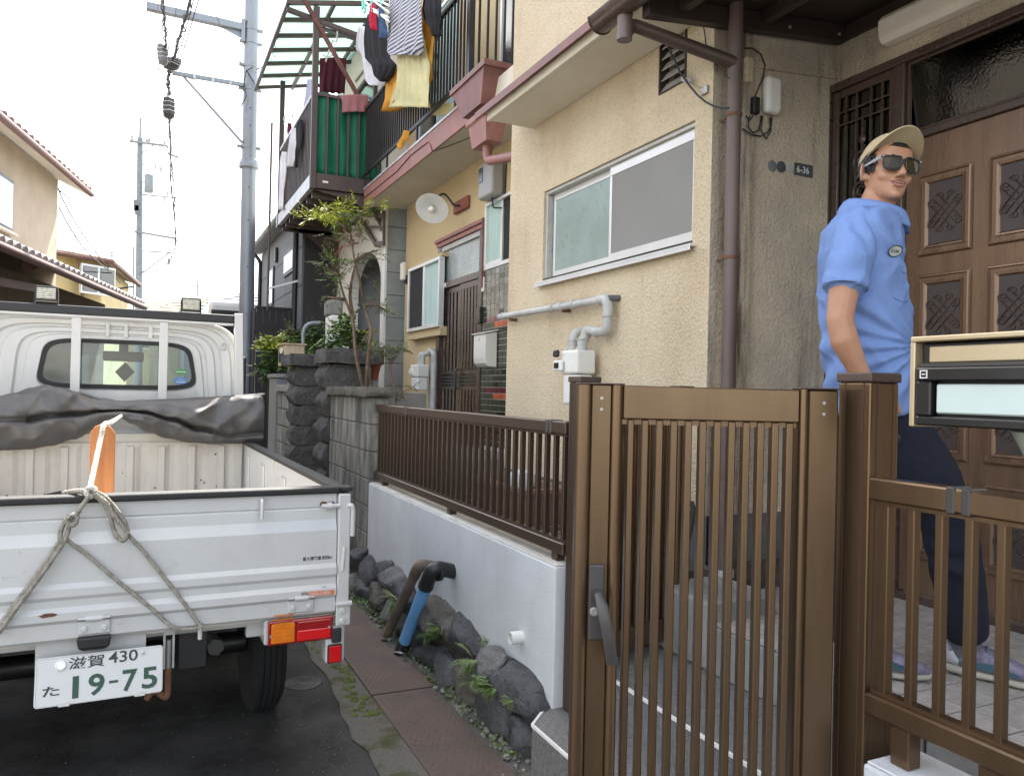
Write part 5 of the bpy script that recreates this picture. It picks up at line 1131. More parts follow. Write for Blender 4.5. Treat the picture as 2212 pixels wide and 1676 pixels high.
p = P(*R3(165, 435), X=2.2); MB().box(2.15, 2.204, p.y - .08, p.y + .08, p.z - .14, p.z + .14).build('vent_hood', 'black', gd, bevel=.02)
MB().tube(bend([(2.05, 17.45, 4.2), (2.17, 17.4, 4.05), (2.17, 17.4, .1)], .1), .04, 8).build('downpipe', 'black', gd, smooth=60)
MB().tube([(2.17, 13.0, 4.2), (2.17, 13.0, .1)], .045, 8).build('downpipe', 'black', gd, smooth=60)
# black board fence
bf = thing('board_fence', 'tall black board fence in front of the dark grey house', 'fence', (2.2, 13.3, 0))
for i in range(12):
    x = 1.62 + i * .105; MB().box(x, x + .1, 13.30, 13.325, .05, 2.66).build('board', 'black_wood', bf)
MB().box(1.60, 2.9, 13.326, 13.37, .4, .5).build('rail', 'black_wood', bf); MB().box(1.60, 2.9, 13.326, 13.37, 2.3, 2.4).build('rail', 'black_wood', bf); MB().box(1.60, 2.9, 13.28, 13.38, 2.661, 2.69).build('top_cap', 'rail_black', bf)
for i in range(14):
    y = 13.4 + i * .105; MB().box(1.60, 1.625, y, y + .1, .05, 2.66).build('board', 'black_wood', bf)

# ================================================================== block wall, stone pillars, gate bits
bw = thing('block_wall', 'stained grey concrete block wall with a rough stone coping', 'wall', (1.48, 5.95, 0), group='block walls along the lane')
MB().box(1.428, 1.552, 5.345, 6.59, 0, 1.33).build('mortar_core', 'mortar', bw)
for j in range(7):
    for i in range(4):
        y0_ = 5.333 + i * .395; y1_ = min(y0_ + .388, 6.60)
        if y1_ - y0_ < .03: continue
        MB().box(1.42 + random.uniform(-.001, .001), 1.56, y0_, y1_, .004 + j * .19, .184 + j * .19).build('block', 'block_wall', bw, bevel=.004)
for i in range(2):
    rough_block(1.375, 1.60, 5.27 + .665 * i, 5.925 + .665 * i, 1.335, 1.40, .012, 40 + i, 8, .12).build('coping_stone', 'boulder_warm', bw, smooth=60)
def pillar(label, x0, x1, y0, y1, n, h, z0, cap):
    t = thing('stone_pillar', label, 'pillar', ((x0 + x1) / 2, (y0 + y1) / 2, 0), group='rough stone pillars')
    MB().box(x0 + .03, x1 - .03, y0 + .03, y1 - .03, 0, z0 + n * h).build('core', 'mortar', t)
    for i in range(n):
        b = rough_block(x0 - .02, x1, y0, y1, z0 + i * h + .004, z0 + (i + 1) * h - .004, .014, 60 + i + int(y0 * 10), 8, .06)
        for v in b.v:
            if v.x < (x0 + x1) / 2 - .04: v.x -= .045 * max(0, math.sin(math.pi * (v.z - z0 - i * h) / h)) * (1 + noise.noise(v * 12))
        b.build('stone', 'rough_stone', t, smooth=50)
    rough_block(*cap, .014, 90 + n, 9, .06).build('cap_stone', 'rough_stone', t, smooth=50)
pillar('rough hewn stone pillar standing directly behind the concrete block wall', 1.43, 1.79, 6.62, 6.98, 7, .226, .01, (1.36, 1.86, 6.54, 7.04, 1.60, 1.722))
pillar('rough hewn stone pillar beyond the entrance, beside the wooden letterbox', 1.40, 1.68, 8.0, 8.36, 8, .20, .0, (1.30, 1.74, 7.93, 8.55, 1.605, 1.72))
MB().box(1.86, 2.32, 6.75, 6.90, .6, 1.36).build('garden_wall', 'concrete', label='low dark garden wall behind the rough pillar carrying the red flower pot', cat='wall', bevel=.005)
bw = thing('block_wall', 'low concrete block wall next to the bare grey post', 'wall', (1.45, 8.85, 0), group='block walls along the lane')
for j in range(7):
    for i in range(3):
        y0_ = 8.40 + i * .33; MB().box(1.40, 1.50, y0_, y0_ + .322, .004 + j * .19, .184 + j * .19).build('block', 'block_wall', bw, bevel=.004)
rough_block(1.36, 1.55, 8.39, 9.38, 1.335, 1.41, .008, 77, 8, .08).build('coping_stone', 'concrete', bw, smooth=50)
t = thing('concrete_post', 'plain pale grey concrete gate post with flat cap', 'gate post', (1.44, 9.6, 0)); MB().box(1.38, 1.52, 9.42, 9.95, 0, 1.49).build('shaft', 'zinc', t, bevel=.01); MB().box(1.36, 1.75, 9.38, 9.98, 1.4905, 1.535).build('cap', 'concrete', t, bevel=.006)
wb = thing('wooden_letterbox', 'beige wooden letterbox with an open front on a short post', 'letterbox', (1.4, 8.7, 1.5))
p0, p1 = P(*T_(205, 615), Y=8.62), P(*T_(445, 880), Y=8.62)
MB().box(p0.x, p1.x, 8.62, 9.05, p1.z, p0.z).build('box', 'wood_box', wb, bevel=.006)
MB().box(p0.x - .006, p0.x - .0005, 8.68, 8.98, p1.z + .04, p1.z + .16).build('opening', 'interior_dark', wb); MB().box(p0.x - .007, p0.x - .0005, 8.72, 8.9, p0.z - .09, p0.z - .03).build('paper_label', 'white_plastic', wb)
MB().box(p0.x - .02, p1.x + .02, 8.60, 9.07, p0.z + .0005, p0.z + .015).build('lid', 'wood_box', wb); MB().box((p0.x + p1.x) / 2 - .03, (p0.x + p1.x) / 2 + .03, 8.8, 8.86, 1.2, p1.z).build('post', 'wood_box', wb)
t = thing('utility_cabinet', 'white metal cabinet standing by the arched porch behind the plants', 'cabinet', (2.05, 9.2, .6)); p0, p1 = P(*T_(780, 255), Y=9.0), P(*T_(1010, 690), Y=9.0); MB().box(p0.x, p1.x, 9.0, 9.35, .6, p0.z).build('body', 'white_plastic', t, bevel=.01); MB().box(p0.x - .004, p0.x - .0005, 9.1, 9.14, p0.z - .16, p0.z - .13).build('latch', 'black', t)
t = thing('wall_box', 'grey weathered box on the porch wall above the white cabinet', 'box', (2.4, 10.2, 2.3)); p0, p1 = P(*T_(740, 60), Y=10.0), P(*T_(825, 270), Y=10.0); MB().box(p0.x, p1.x + .1, 10.0, 10.3, p1.z, p0.z).build('body', 'concrete', t, bevel=.04, seg=3)
hr = thing('handrail', 'pale bent steel handrail among the plants', 'handrail', (2.0, 9.4, .6))
for y in (9.0, 9.35):
    l = [P(*T_(x, yy), Y=y) for x, yy in ((428, 640), (428, 480), (450, 400), (520, 355), (640, 352))]; MB().tube(bend([V((l[0].x, l[0].y, .6))] + l, .05), .022, 10).build('rail', 'zinc', hr, smooth=60)

# ================================================================== the white truck
TR_LOC, TR_ROT = (-.165, 2.6, 0), R(1.2)
tk = thing('truck', 'small white flatbed truck parked on the lane, dark rail along its tailgate', 'truck', TR_LOC, TR_ROT)
TM = mw(tk); TI = TM.inverted()
def TP(u, v, x=None, y=None, z=None):
    """sight line met with a plane of the truck, in the truck's own axes (x right, y forward)"""
    c = TI @ CAM; d = TI.to_3x3() @ (CF + CR * ((u - W_ / 2) / F_) - CU * ((v - H_ / 2) / F_))
    t = (x - c.x) / d.x if x is not None else ((y - c.y) / d.y if y is not None else (z - c.z) / d.z)
    return c + d * t
def tpart(b, name, mats, parent=tk, **k): return b.build(name, mats, parent, local=True, **k)
def tpts(mp_, l, y): return [TP(*mp_(a, c), y=y) for a, c in l]
# tailgate: folded sheet profile
zt = 1.045; HW = TP(*R5(1930, 400), y=-.015).x
prof = [(0, 0), (-.045, 0), (-.050, .004), (-.055, 0), (-.088, -.001), (-.122, -.015), (-.232, -.015), (-.246, -.026), (-.268, -.026), (-.280, -.016), (-.300, -.016), (-.314, -.027), (-.336, -.027), (-.348, -.015), (-.392, -.015), (-.400, -.008), (-.400, .03), (0, .03)]
b = MB(); b.loft([[V((x, y, zt + z)) for z, y in prof] for x in (-HW, HW)], True, True, True)
tg = tpart(b, 'tailgate', 'truck_white')
b = MB(); b.box(-HW - .01, HW + .01, -.018, .045, zt - .002, zt + .020); tpart(b, 'rail_cover', 'black_rubber', bevel=.007, seg=3)
# hinges
def hinge(cx, z=.70):
    b = MB(); b.box(cx - .042, cx + .042, -.022, -.0155, z - .030, z + .016); h = tpart(b, 'hinge', 'truck_white', bevel=.003)
    tpart(MB().tube([(cx - .042, -.024, z + .018), (cx + .042, -.024, z + .018)], .007, 10), 'hinge_pin', 'steel', h, smooth=60)
    tpart(MB().tube([(cx - .022, -.025, z + .018), (cx + .022, -.025, z + .018)], .009, 10), 'hinge_knuckle', 'truck_white', h, smooth=60)
    for s_ in (-1, 1): tpart(MB().lathe([(.009, 0), (.009, .003), (.006, .004), (.006, .007), (0, .007)], (cx + s_ * .026, -.022, z - .012), (0, -1, 0), 10, caps=False), 'bolt', 'truck_white', h, smooth=40)
for c_ in (TP(*R5(542, 790), y=-.02).x, TP(*R5(1727, 680), y=-.02).x, -.60): hinge(c_, TP(*R5(1727, 685), y=-.02).z)
# pegs for the ropes
for (x_, y_) in ((1505, 150),):
    c = TP(*R5(x_, y_), y=-.03); tpart(MB().tube(bend([c + V((.0, .03, .03)), c + V((0, .0, .03)), c + V((0, 0, -.03))], .01), .006, 8), 'rope_peg', 'truck_white', smooth=60)
c = TP(*R5(1148, 850), y=-.01); tpart(MB().tube([c + V((0, .0, .03)), c + V((0, 0, -.022))], .007, 8), 'rope_peg', 'truck_white', smooth=60)
c = TP(*R5(1890, 128), y=-.022); b = MB(); b.tube([c + V((-.025, 0, 0)), c + V((.035, 0, 0))], .008, 8); b.lathe([(.013, -.008), (.013, .008)], c, (1, 0, 0), 8); tpart(b, 'bolt_lock', 'truck_white', tg, smooth=50)
# rust and scuffs as small flakes of bare metal
def flake(cx, cz, w_, h_, m_, y=-.0158):
    n = 12; pts = []
    for i in range(n):
        a = 6.283 * i / n; r_ = 1 + .5 * noise.noise(V((math.cos(a) * 2 + cx * 9, math.sin(a) * 2, cz * 7))); pts.append(V((cx + w_ * r_ * math.cos(a), y, cz + h_ * r_ * math.sin(a))))
    b = MB(); b.add(pts, [tuple(range(n))]); tpart(b, 'rust_spot', m_, tg)
for (x_, y_, w_, h_, d_) in ((985, 440, .012, .0012, -.0158), (1000, 470, .016, .0014, -.0158), (975, 485, .008, .0010, -.0158), (1010, 455, .006, .0022, -.0158), (60, 535, .014, .0012, -.0158), (140, 505, .006, .0012, -.0158), (470, 190, .010, .0010, -.0015), (1300, 405, .008, .0008, -.0158), (840, 330, .004, .0012, -.0158), (1405, 745, .010, .0010, -.0158), (690, 805, .008, .0016, -.0158), (280, 755, .022, .006, -.0282), (1880, 115, .028, .008, -.002), (1880, 490, .010, .003, -.0165), (1860, 592, .008, .003, -.0275), (20, 540, .004, .003, -.0158), (110, 395, .003, .003, -.0158)):
    c = TP(*R5(x_, y_), y=d_); flake(c.x, c.z, w_, h_, 'rust' if h_ > .004 else 'pipe_grey', d_)
# lettering and stickers
c0 = TP(*R5(1737, 446), y=-.0152); t_ = text_mb('最大積載量', .0135, (c0.x, -.0156, c0.z + .001), (1, 0, 0), (0, 0, 1), .0003, .014, .86); w0 = t_.width; tpart(t_, 'load_lettering', 'ink_black', tg)
tpart(text_mb('800kg', .0165, (c0.x + w0 + .003, -.0156, c0.z - .002), (1, 0, 0), (0, 0, 1), .0003, .02, .80), 'load_lettering', 'ink_black', tg)
c1 = TP(*R5(1918, 606), y=-.0285); c0 = TP(*R5(1726, 640), y=-.0285); c0.z = c1.z - .0155; xm = TP(*R5(1766, 625), y=-.0275).x
tpart(MB().box(c0.x, xm, -.0285, -.0272, c0.z, c1.z - .001), 'sticker', 'plate_white', tg); tpart(MB().box(xm, c1.x, -.0285, -.0272, c0.z, c1.z - .001), 'sticker', 'orange_sticker', tg)
zc_ = (c0.z + c1.z) / 2
tpart(text_mb('COROLLA SHIGA', .0098, (xm + .003, -.0287, zc_ - .005), (1, 0, 0), (0, 0, 1), .0003, .03, .72), 'sticker_lettering', 'plate_white', tg)
def ell(cx, cz, a_, b_, y, n=20): return [V((cx + a_ * math.cos(6.283 * i / n), y, cz + b_ * math.sin(6.283 * i / n))) for i in range(n)]
b = MB(); xc = (c0.x + xm) / 2
for a_, b_, dz in ((.0105, .0072, 0), (.0042, .0068, 0), (.0085, .0030, .0032)): b.tube(ell(xc, zc_ + dz, a_, b_, -.0288), .0009, 4, closed=True)
tpart(b, 'sticker_emblem', 'ink_black', tg)
# corner posts with their latches
for s_ in (-1, 1):
    b = MB(); b.box(s_ * (HW + .003), s_ * (HW + .044), -.024, .04, .668, 1.042); tpart(b, 'corner_plate', 'truck_white', bevel=.004)
    b = MB(); b.box(s_ * (HW + .045), s_ * .800, -.010, .04, .60, 1.05); tpart(b, 'corner_post', 'truck_white', bevel=.004)
    b = MB(); b.box(s_ * (HW + .012), s_ * .806, -.018, .05, 1.050, 1.064); tpart(b, 'post_cap', 'black_rubber', bevel=.003)
    tpart(MB().tube(bend([(s_ * .785, -.015, 1.0), (s_ * .80, -.028, 1.005), (s_ * .806, -.026, .99), (s_ * .806, -.022, .90)], .015), .008, 8), 'latch_lever', 'truck_white', smooth=60)
    tpart(MB().tube([(s_ * .781, -.020, .865), (s_ * .774, -.022, .785)], .0075, 8), 'latch_lever', 'truck_white', smooth=60)
    tpart(MB().box(s_ * .770, s_ * .79, -.020, -.0145, .84, .875), 'latch_plate', 'truck_white', bevel=.003)
    tpart(MB().box(s_ * .757, s_ * .806, -.023, -.0145, .60, .672), 'latch_plate', 'truck_white', bevel=.004)
    tpart(MB().tube([(s_ * .755, -.024, .675), (s_ * .808, -.024, .675)], .009, 8), 'latch_pin', 'truck_white', smooth=60)
    for z_ in (.617, .652): tpart(MB().lathe([(.010, 0), (.010, .004), (.007, .005), (.007, .008), (0, .008)], (s_ * .778, -.023, z_), (0, -1, 0), 10, caps=False), 'bolt', 'truck_white', smooth=40)
    # side boards
    b = MB(); b.box(s_ * .772, s_ * .800, .045, 2.40, .66, 1.035)
    for y_ in (.45, 1.05, 1.65, 2.2): b.box(s_ * .764, s_ * .7725, y_ - .05, y_ + .05, .70, .98)
    tpart(b, 'side_board', 'truck_white', bevel=.003)
    tpart(MB().box(s_ * .760, s_ * .812, .052, 2.40, 1.0355, 1.056), 'rail_cover', 'black_rubber', bevel=.007, seg=2)
    # lamp bracket
    b = MB(); b.box(s_ * .728, s_ * .792, -.010, .05, .475, .599); tpart(b, 'lamp_bracket', 'truck_white', bevel=.008, seg=2)
    tpart(MB().box(s_ * .745, s_ * .778, -.024, -.0105, .545, .594), 'bump_stop', 'black_rubber', bevel=.006, seg=2)
    b = MB(); b.box(s_ * .733, s_ * .781, -.020, -.0105, .478, .540); tpart(b, 'reflector', 'black', bevel=.003)
    tpart(MB().box(s_ * .737, s_ * .777, -.0235, -.0205, .482, .536), 'reflector_lens', 'lens_red', bevel=.002)
    # tail lamps
    a0 = TP(*R5(1515, 935), y=.0); a1 = TP(*R5(1905, 750), y=.0); am = TP(*R5(1690, 840), y=.0).x
    xa, xb, xmm, z0_, z1_ = a0.x, a1.x, am, a0.z + .003, .640
    if s_ < 0: xa, xb, xmm = -xa, -xb, -xmm
    tl_ = tpart(MB().box(xa, xb, .0, .09, z0_, z1_ - .002), 'tail_lamp', 'truck_white', bevel=.004)
    k = s_ * .010
    tpart(MB().box(xa + k * .9, xb, -.020, -.0005, z0_ + .002, z1_ - .003), 'lens_rim', 'lens_red_dark', tl_, bevel=.004)
    tpart(MB().box(xa + k * 1.8, xmm - k * .3, -.026, -.0205, z0_ + .009, z1_ - .010), 'amber_lens', 'lens_amber', tl_, bevel=.003)
    tpart(MB().box(xmm + k * .4, xb - k * .8, -.026, -.0205, z0_ + .045, z1_ - .010), 'red_lens', 'lens_red_dark', tl_, bevel=.003)
    tpart(MB().box(xmm + k * .4, xb - k * .8, -.027, -.0205, z0_ + .009, z0_ + .044), 'red_lens', 'lens_red', tl_, bevel=.003)
    for i in range(7):
        zz = z0_ + .02 + i * .013; tpart(MB().box(xa + k * 2.4, xmm - k, -.0272, -.0262, zz, zz + .004), 'lens_rib', 'lens_amber', tl_)
    for xx, zz in ((xa + k * 1.6, (z0_ + z1_) / 2 - .006), (xb - k * 1.5, (z0_ + z1_) / 2 + .004)): tpart(MB().lathe([(.005, 0), (.004, .003), (0, .003)], (xx, -.0265, zz), (0, -1, 0), 8, caps=False), 'screw', 'steel', tl_)
# bed, headboard
tpart(MB().box(-.765, .765, .04, 2.40, .625, .652), 'bed_floor', 'truck_dirty')
b = MB(); n = 60; rows = []
for z in (.653, .70, 1.02, 1.05):
    rows.append([V((-.76 + 1.52 * i / n, 2.405 + (.012 if (i % 6 in (2, 3) and .66 < z < 1.04) else 0), z)) for i in range(n + 1)])
b.loft(rows, close=False); b.box(-.765, .765, 2.418, 2.43, .62, 1.10); tpart(b, 'headboard', 'truck_dirty')
for i in range(9): tpart(MB().box(-.7 + i * .165, -.66 + i * .165, 2.392, 2.402, .70, 1.03), 'headboard_rib', 'truck_dirty', bevel=.006, seg=2)
rs = random.Random(9)
b = MB()
for i in range(70):
    x_, z_ = rs.uniform(-.7, .7), .66 + abs(rs.gauss(0, .12)); b.box(x_, x_ + rs.uniform(.003, .012), 2.4035, 2.4045, z_, z_ + rs.uniform(.002, .010))
tpart(b, 'paint_chip', 'black', kind='stuff')
# guard frame behind the cab
for s_ in (-1, 1): tpart(MB().prism([(s_ * .735, 2.45, .66), (s_ * .785, 2.45, .66), (s_ * .755, 2.45, 1.838), (s_ * .705, 2.45, 1.838)], (0, .05, 0)), 'guard_post', 'truck_white', bevel=.004)
tpart(MB().box(-.704, .704, 2.452, 2.498, 1.775, 1.826), 'guard_bar', 'black', bevel=.008, seg=2)
tpart(MB().box(-.70, .70, 2.455, 2.495, 1.762, 1.774), 'guard_bar_edge', 'truck_white')
for x_ in (555, 1198):
    c = TP(*R4(x_, 550), y=2.46); tpart(MB().box(c.x - .024, c.x + .024, 2.457, 2.492, 1.06, 1.761), 'guard_upright', 'truck_white', bevel=.003)
tpart(MB().box(-.735, .735, 2.452, 2.49, 1.06, 1.10), 'guard_bar', 'truck_white', bevel=.004)
for x_, y_ in ((342, 118), (1400, 200)):
    c = TP(*R4(x_, y_), y=2.475); w_ = tpart(MB().box(c.x - .055, c.x + .055, 2.455, 2.50, max(1.829, c.z - .042), c.z + .042), 'work_lamp', 'black', bevel=.006, seg=2)
    tpart(MB().box(c.x - .046, c.x + .046, 2.449, 2.4545, c.z - .030, c.z + .030), 'lamp_face', 'led_face', w_, bevel=.002)
    for i in range(5): tpart(MB().box(c.x - .047, c.x + .047, 2.4455, 2.4485, c.z - .026 + i * .012, c.z - .0245 + i * .012), 'lamp_grid', 'black', w_)
    for s_ in (-1, 1): tpart(MB().box(c.x + s_ * .053, c.x + s_ * .058, 2.46, 2.495, 1.8265, c.z + .02), 'lamp_foot', 'black', w_)
# cab: rear panel rings, roof and sides, windscreen
def sup(cx, cz, a_, b_, n_, th, skew=0.):
    c_, s_ = math.cos(th), math.sin(th)
    x = a_ * math.copysign(abs(c_) ** (2 / n_), c_); z = b_ * math.copysign(abs(s_) ** (2 / n_), s_)
    return cx + x * (1 - skew * z / b_), cz + z
NT = 72
wl, wr, wt_, wb_ = TP(*R4(297, 640), y=2.56).x, TP(*R4(1417, 700), y=2.56).x, TP(*R4(850, 460), y=2.56).z, TP(*R4(850, 808), y=2.56).z
wcx, wcz, wa, wb2 = (wl + wr) / 2, (wt_ + wb_) / 2, (wr - wl) / 2, (wt_ - wb_) / 2
def wring(y, k=0., n_=5.5): return [V((*[sup(wcx, wcz, wa + k, wb2 + k, n_, 6.2832 * i / NT, .06)][0][:1], y, sup(wcx, wcz, wa + k, wb2 + k, n_, 6.2832 * i / NT, .06)[1])) for i in range(NT)]
def oring(y, a_=.79, b_=.605, cz=1.185, n_=7., sk=.035): return [V((sup(0, cz, a_, b_, n_, 6.2832 * i / NT, sk)[0], y, sup(0, cz, a_, b_, n_, 6.2832 * i / NT, sk)[1])) for i in range(NT)]
base = 2.565; rings = []
wi, oo = wring(0), oring(0)
for t_, dy in ((0, .012), (.02, 0), (.16, 0), (.19, .013), (.26, .013), (.29, 0), (.42, 0), (.46, .015), (.55, .015), (.59, 0), (.74, 0), (.78, .012), (.86, .012), (.90, 0), (.97, .004), (1, .03)):
    rings.append([V((a.x + (c_.x - a.x) * t_, base + dy, a.z + (c_.z - a.z) * t_)) for a, c_ in zip(wi, oo)])
rings += [oring(2.70, .80, .615), oring(2.80, .80, .615), oring(3.40, .80, .615), oring(3.75, .78, .55, 1.15)]
b = MB(); b.loft(rings, True); keep = []
for f_ in b.f:
    c = sum((b.v[i] for i in f_), V()) / len(f_); keep.append(not (2.80 < c.y < 3.40 and 1.17 < c.z < 1.64 and abs(c.x) > .68))
b.f = [f_ for f_, k in zip(b.f, keep) if k]; b.m = [0] * len(b.f); cab = tpart(b, 'cab', 'truck_white', smooth=35)
for s_ in (-1, 1): tpart(MB().box(s_ * .772, s_ * .776, 2.80, 3.40, 1.10, 1.68), 'side_window', 'glass_clear')
b = MB(); fr_o = oring(3.75, .78, .55, 1.15); fr_i = [V((sup(0, 1.37, .70, .30, 6, 6.2832 * i / NT)[0], 3.70, sup(0, 1.37, .70, .30, 6, 6.2832 * i / NT)[1])) for i in range(NT)]; b.loft([fr_o, fr_i], True); tpart(b, 'cab_front', 'truck_white', smooth=35)
tpart(MB().add(fr_i, [tuple(range(NT))]), 'windscreen', 'glass_clear')
# three bands above the window
for x_ in (790, 925, 1105):
    c = TP(*R4(x_, 380), y=2.56); tpart(MB().box(c.x - .012, c.x + .012, 2.555, 2.572, 1.66, 1.745), 'pressed_rib', 'truck_white', bevel=.006, seg=2)
g = MB(); w0_, w1_ = wring(2.556, .004), wring(2.556, -.020); g.loft([wring(2.572, .004), w0_, w1_, wring(2.575, -.020)], True); tpart(g, 'window_gasket', 'black_rubber', smooth=40)
tpart(MB().add(wring(2.568, -.018), [tuple(range(NT))[::-1]]), 'rear_window', 'glass_cab')
mi_ = TP(*R4(905, 577), y=3.55); m_ = tpart(MB().box(mi_.x - .13, mi_.x + .13, 3.54, 3.57, mi_.z - .035, mi_.z + .035), 'cab_mirror', 'black', bevel=.012, seg=2); tpart(MB().box(mi_.x - .03, mi_.x + .03, 3.57, 3.64, mi_.z + .02, mi_.z + .10), 'mirror_stem', 'black', m_)
c = TP(*R4(915, 690), y=3.45); tpart(MB().obox(c, (.032, 0, .035), (0, .003, 0), (-.030, 0, .034)), 'hanging_card', 'black', m_)
tpart(MB().tube([c + V((0, 0, .05)), mi_ + V((0, -.03, -.02))], .0015, 5), 'card_string', 'black', m_)
for s_ in (-1, 1):
    tpart(MB().box(s_ * .12, s_ * .60, 2.64, 2.78, .75, 1.27), 'seat_back', 'interior_dark', bevel=.04, seg=2)
tpart(MB().box(-.74, .74, 3.3, 3.66, .8, 1.02), 'dashboard', 'interior_dark', bevel=.03)
tpart(MB().box(-.76, .76, 2.60, 3.7, .55, .75), 'cab_floor', 'interior_dark')
for (x_, y_, m_) in ((1325, 690, 'sticker_green'), (1322, 757, 'sticker_blue')):
    c = TP(*R4(x_, y_), y=2.566); tpart(MB().add(ell(c.x, c.z, .037, .019 if m_ == 'sticker_green' else .025, 2.5662), [tuple(range(20))]), 'round_sticker', m_)
    if m_ == 'sticker_blue':
        tpart(text_mb('★★★★', .009, (c.x - .02, 2.5655, c.z + .004), (1, 0, 0), (0, 0, 1), .0003, 0, .9), 'sticker_print', 'plate_white'); tpart(MB().box(c.x - .026, c.x + .026, 2.5648, 2.5655, c.z - .009, c.z - .003), 'sticker_print', 'plate_white')
    else: tpart(MB().box(c.x - .03, c.x + .03, 2.5648, 2.5655, c.z - .003, c.z + .003), 'sticker_print', 'plate_white')
b = MB(); b.tube(ell(.66, 1.64, .02, .02, 2.555), .006, 6, closed=True); tpart(b, 'tie_ring', 'truck_white', smooth=60)
tpart(MB().box(.765, .80, 2.60, 2.68, 1.28, 1.58), 'door_mirror', 'black', bevel=.01)
# plate, its mount and lamp
c = TP(*R5(530, 900), y=.03); tpart(MB().box(c.x - .145, c.x + .145, .02, .03, .55, .652), 'plate_mount', 'truck_white')
c = TP(*R5(540, 905), y=-.02); b = MB(); b.loft([rect(c.x - .045, c.x + .045, -.045, .02, c.z + .018), rect(c.x - .040, c.x + .040, -.045, .02, c.z - .012), rect(c.x - .030, c.x + .030, -.035, .02, c.z - .020)][::-1], True, True, True); tpart(b, 'plate_lamp', 'black', bevel=.004)
tl0, tr0, bl0 = TP(*R5(200, 985), y=-.055), TP(*R5(865, 922), y=-.055), TP(*R5(190, 1280), y=-.055)
ux = V((1, 0, 0)); ang = R(14); uz = V((0, math.sin(ang), math.cos(ang))); pw = .330; ph = (tl0.z - bl0.z) / math.cos(ang) * .90; kp = ph / .150
o_ = V((tl0.x, -.055, 0)); o_.z = bl0.z - .004
o_.y = -.062
nrm = ux.cross(uz)
def pp(u_, v_, d_=0.): return o_ + ux * u_ + uz * v_ + nrm * d_
def rr_poly(w_, h_, r_, n=4):
    out = []
    for cx, cy, a0 in ((w_ - r_, r_, -90), (w_ - r_, h_ - r_, 0), (r_, h_ - r_, 90), (r_, r_, 180)):
        for i in range(n + 1): a = R(a0 + 90 * i / n); out.append((cx + r_ * math.cos(a), cy + r_ * math.sin(a)))
    return out
pl = tpart(MB().prism([pp(a, c_) for a, c_ in rr_poly(pw, ph, .009)], nrm * .002), 'number_plate', 'plate_white')
b = MB(); b.tube([pp(a + .003, c_ + .003, .002) for a, c_ in rr_poly(pw - .006, ph - .006, .008)], .0014, 5, closed=True); tpart(b, 'plate_rim', 'plate_white', pl)
def ptxt(body, h_, u_, v_, w_target=None, bold=.02, m_='ink_green'):
    h_ *= kp; v_ *= kp; t_ = text_mb(body, h_, pp(u_, v_, .0024), ux, uz, .0006, bold); k = w_target / t_.width if w_target else 1
    if w_target: t_ = text_mb(body, h_, pp(u_, v_, .0024), ux, uz, .0006, bold, k)
    tpart(t_, 'plate_lettering', m_, pl)
# photo measurements: plate spans 0..1 across, 0..1 up
ptxt('滋賀', .038, .083, .105, .092, .012, 'ink_black'); ptxt('430', .036, .184, .110, .078, .012, 'ink_black'); ptxt('た', .030, .020, .032, .042, .016, 'ink_black')
for ch, u_, w_ in (('1', .094, .016), ('9', .134, .042), ('7', .222, .040), ('5', .274, .042)): ptxt(ch, .068, u_, .016, w_, .022)
tpart(MB().prism([pp(.187, .048 * kp, .002), pp(.211, .048 * kp, .002), pp(.211, .056 * kp, .002), pp(.187, .056 * kp, .002)], nrm * .001), 'plate_lettering', 'ink_green', pl)
tpart(MB().lathe([(.014, 0), (.014, .005), (.011, .006), (.010, .004), (0, .004)], pp(.063, .122 * kp, .002), nrm, 18, caps=False), 'seal_cap', 'alu', pl, smooth=40)
tpart(MB().lathe([(.006, 0), (.006, .003), (0, .004)], pp(.275, .132 * kp, .002), nrm, 8, caps=False), 'plate_screw', 'steel', pl)
for u_ in (.06, .255): tpart(MB().prism([pp(u_, -.004, -.001), pp(u_ + .028, -.004, -.001), pp(u_ + .028, .006, .004), pp(u_, .006, .004)], nrm * .002), 'plate_clip', 'white_plastic', pl)
# running gear
tpart(MB().box(-.36, -.28, .05, 3.6, .50, .60), 'chassis_rail', 'black'); tpart(MB().box(.28, .36, .05, 3.6, .50, .60), 'chassis_rail', 'black')
for y_ in (.12, .7, 1.4, 2.1): tpart(MB().box(-.74, .74, y_, y_ + .06, .605, .624), 'cross_member', 'black')
tpart(MB().box(-.72, .72, .09, .13, .60, .624), 'rear_member', 'truck_white')
tpart(MB().tube([(-.60, .93, .29), (.60, .93, .29)], .045, 10), 'rear_axle', 'black', smooth=60); tpart(MB().ball((0, .93, .29), .11, 12, 8), 'differential', 'black', smooth=180)
for x_ in (-.42, .42):
    tpart(MB().tube([(x_, .35, .46), (x_, .93, .36), (x_, 1.5, .47)], .03, 6), 'leaf_spring', 'black')
def wheel(x_, y_, w_=.135, r_=.285):
    s_ = 1 if x_ > 0 else -1
    pr_ = [(r_ * .6, -w_ / 2 + .01), (r_ * .9, -w_ / 2), (r_ * .985, -w_ / 2 + .018)]
    for k in range(4):
        a = -w_ / 2 + .022 + k * (w_ - .044) / 3.99; bnd = (w_ - .044) / 4
        pr_ += [(r_, a), (r_, a + bnd * .8), (r_ - .008, a + bnd * .82), (r_ - .008, a + bnd * .98)]
    pr_ += [(r_ * .985, w_ / 2 - .018), (r_ * .9, w_ / 2), (r_ * .6, w_ / 2 - .01)]
    w0 = tpart(MB().lathe(pr_, (x_, y_, r_), (1, 0, 0), 36), 'wheel', 'tyre', smooth=30)
    tpart(MB().lathe([(r_ * .62, -.04), (r_ * .6, .02), (r_ * .3, .03), (.03, .05), (0, .05)], (x_, y_, r_), (s_, 0, 0), 24, caps=False), 'rim', 'steel', w0, smooth=40)
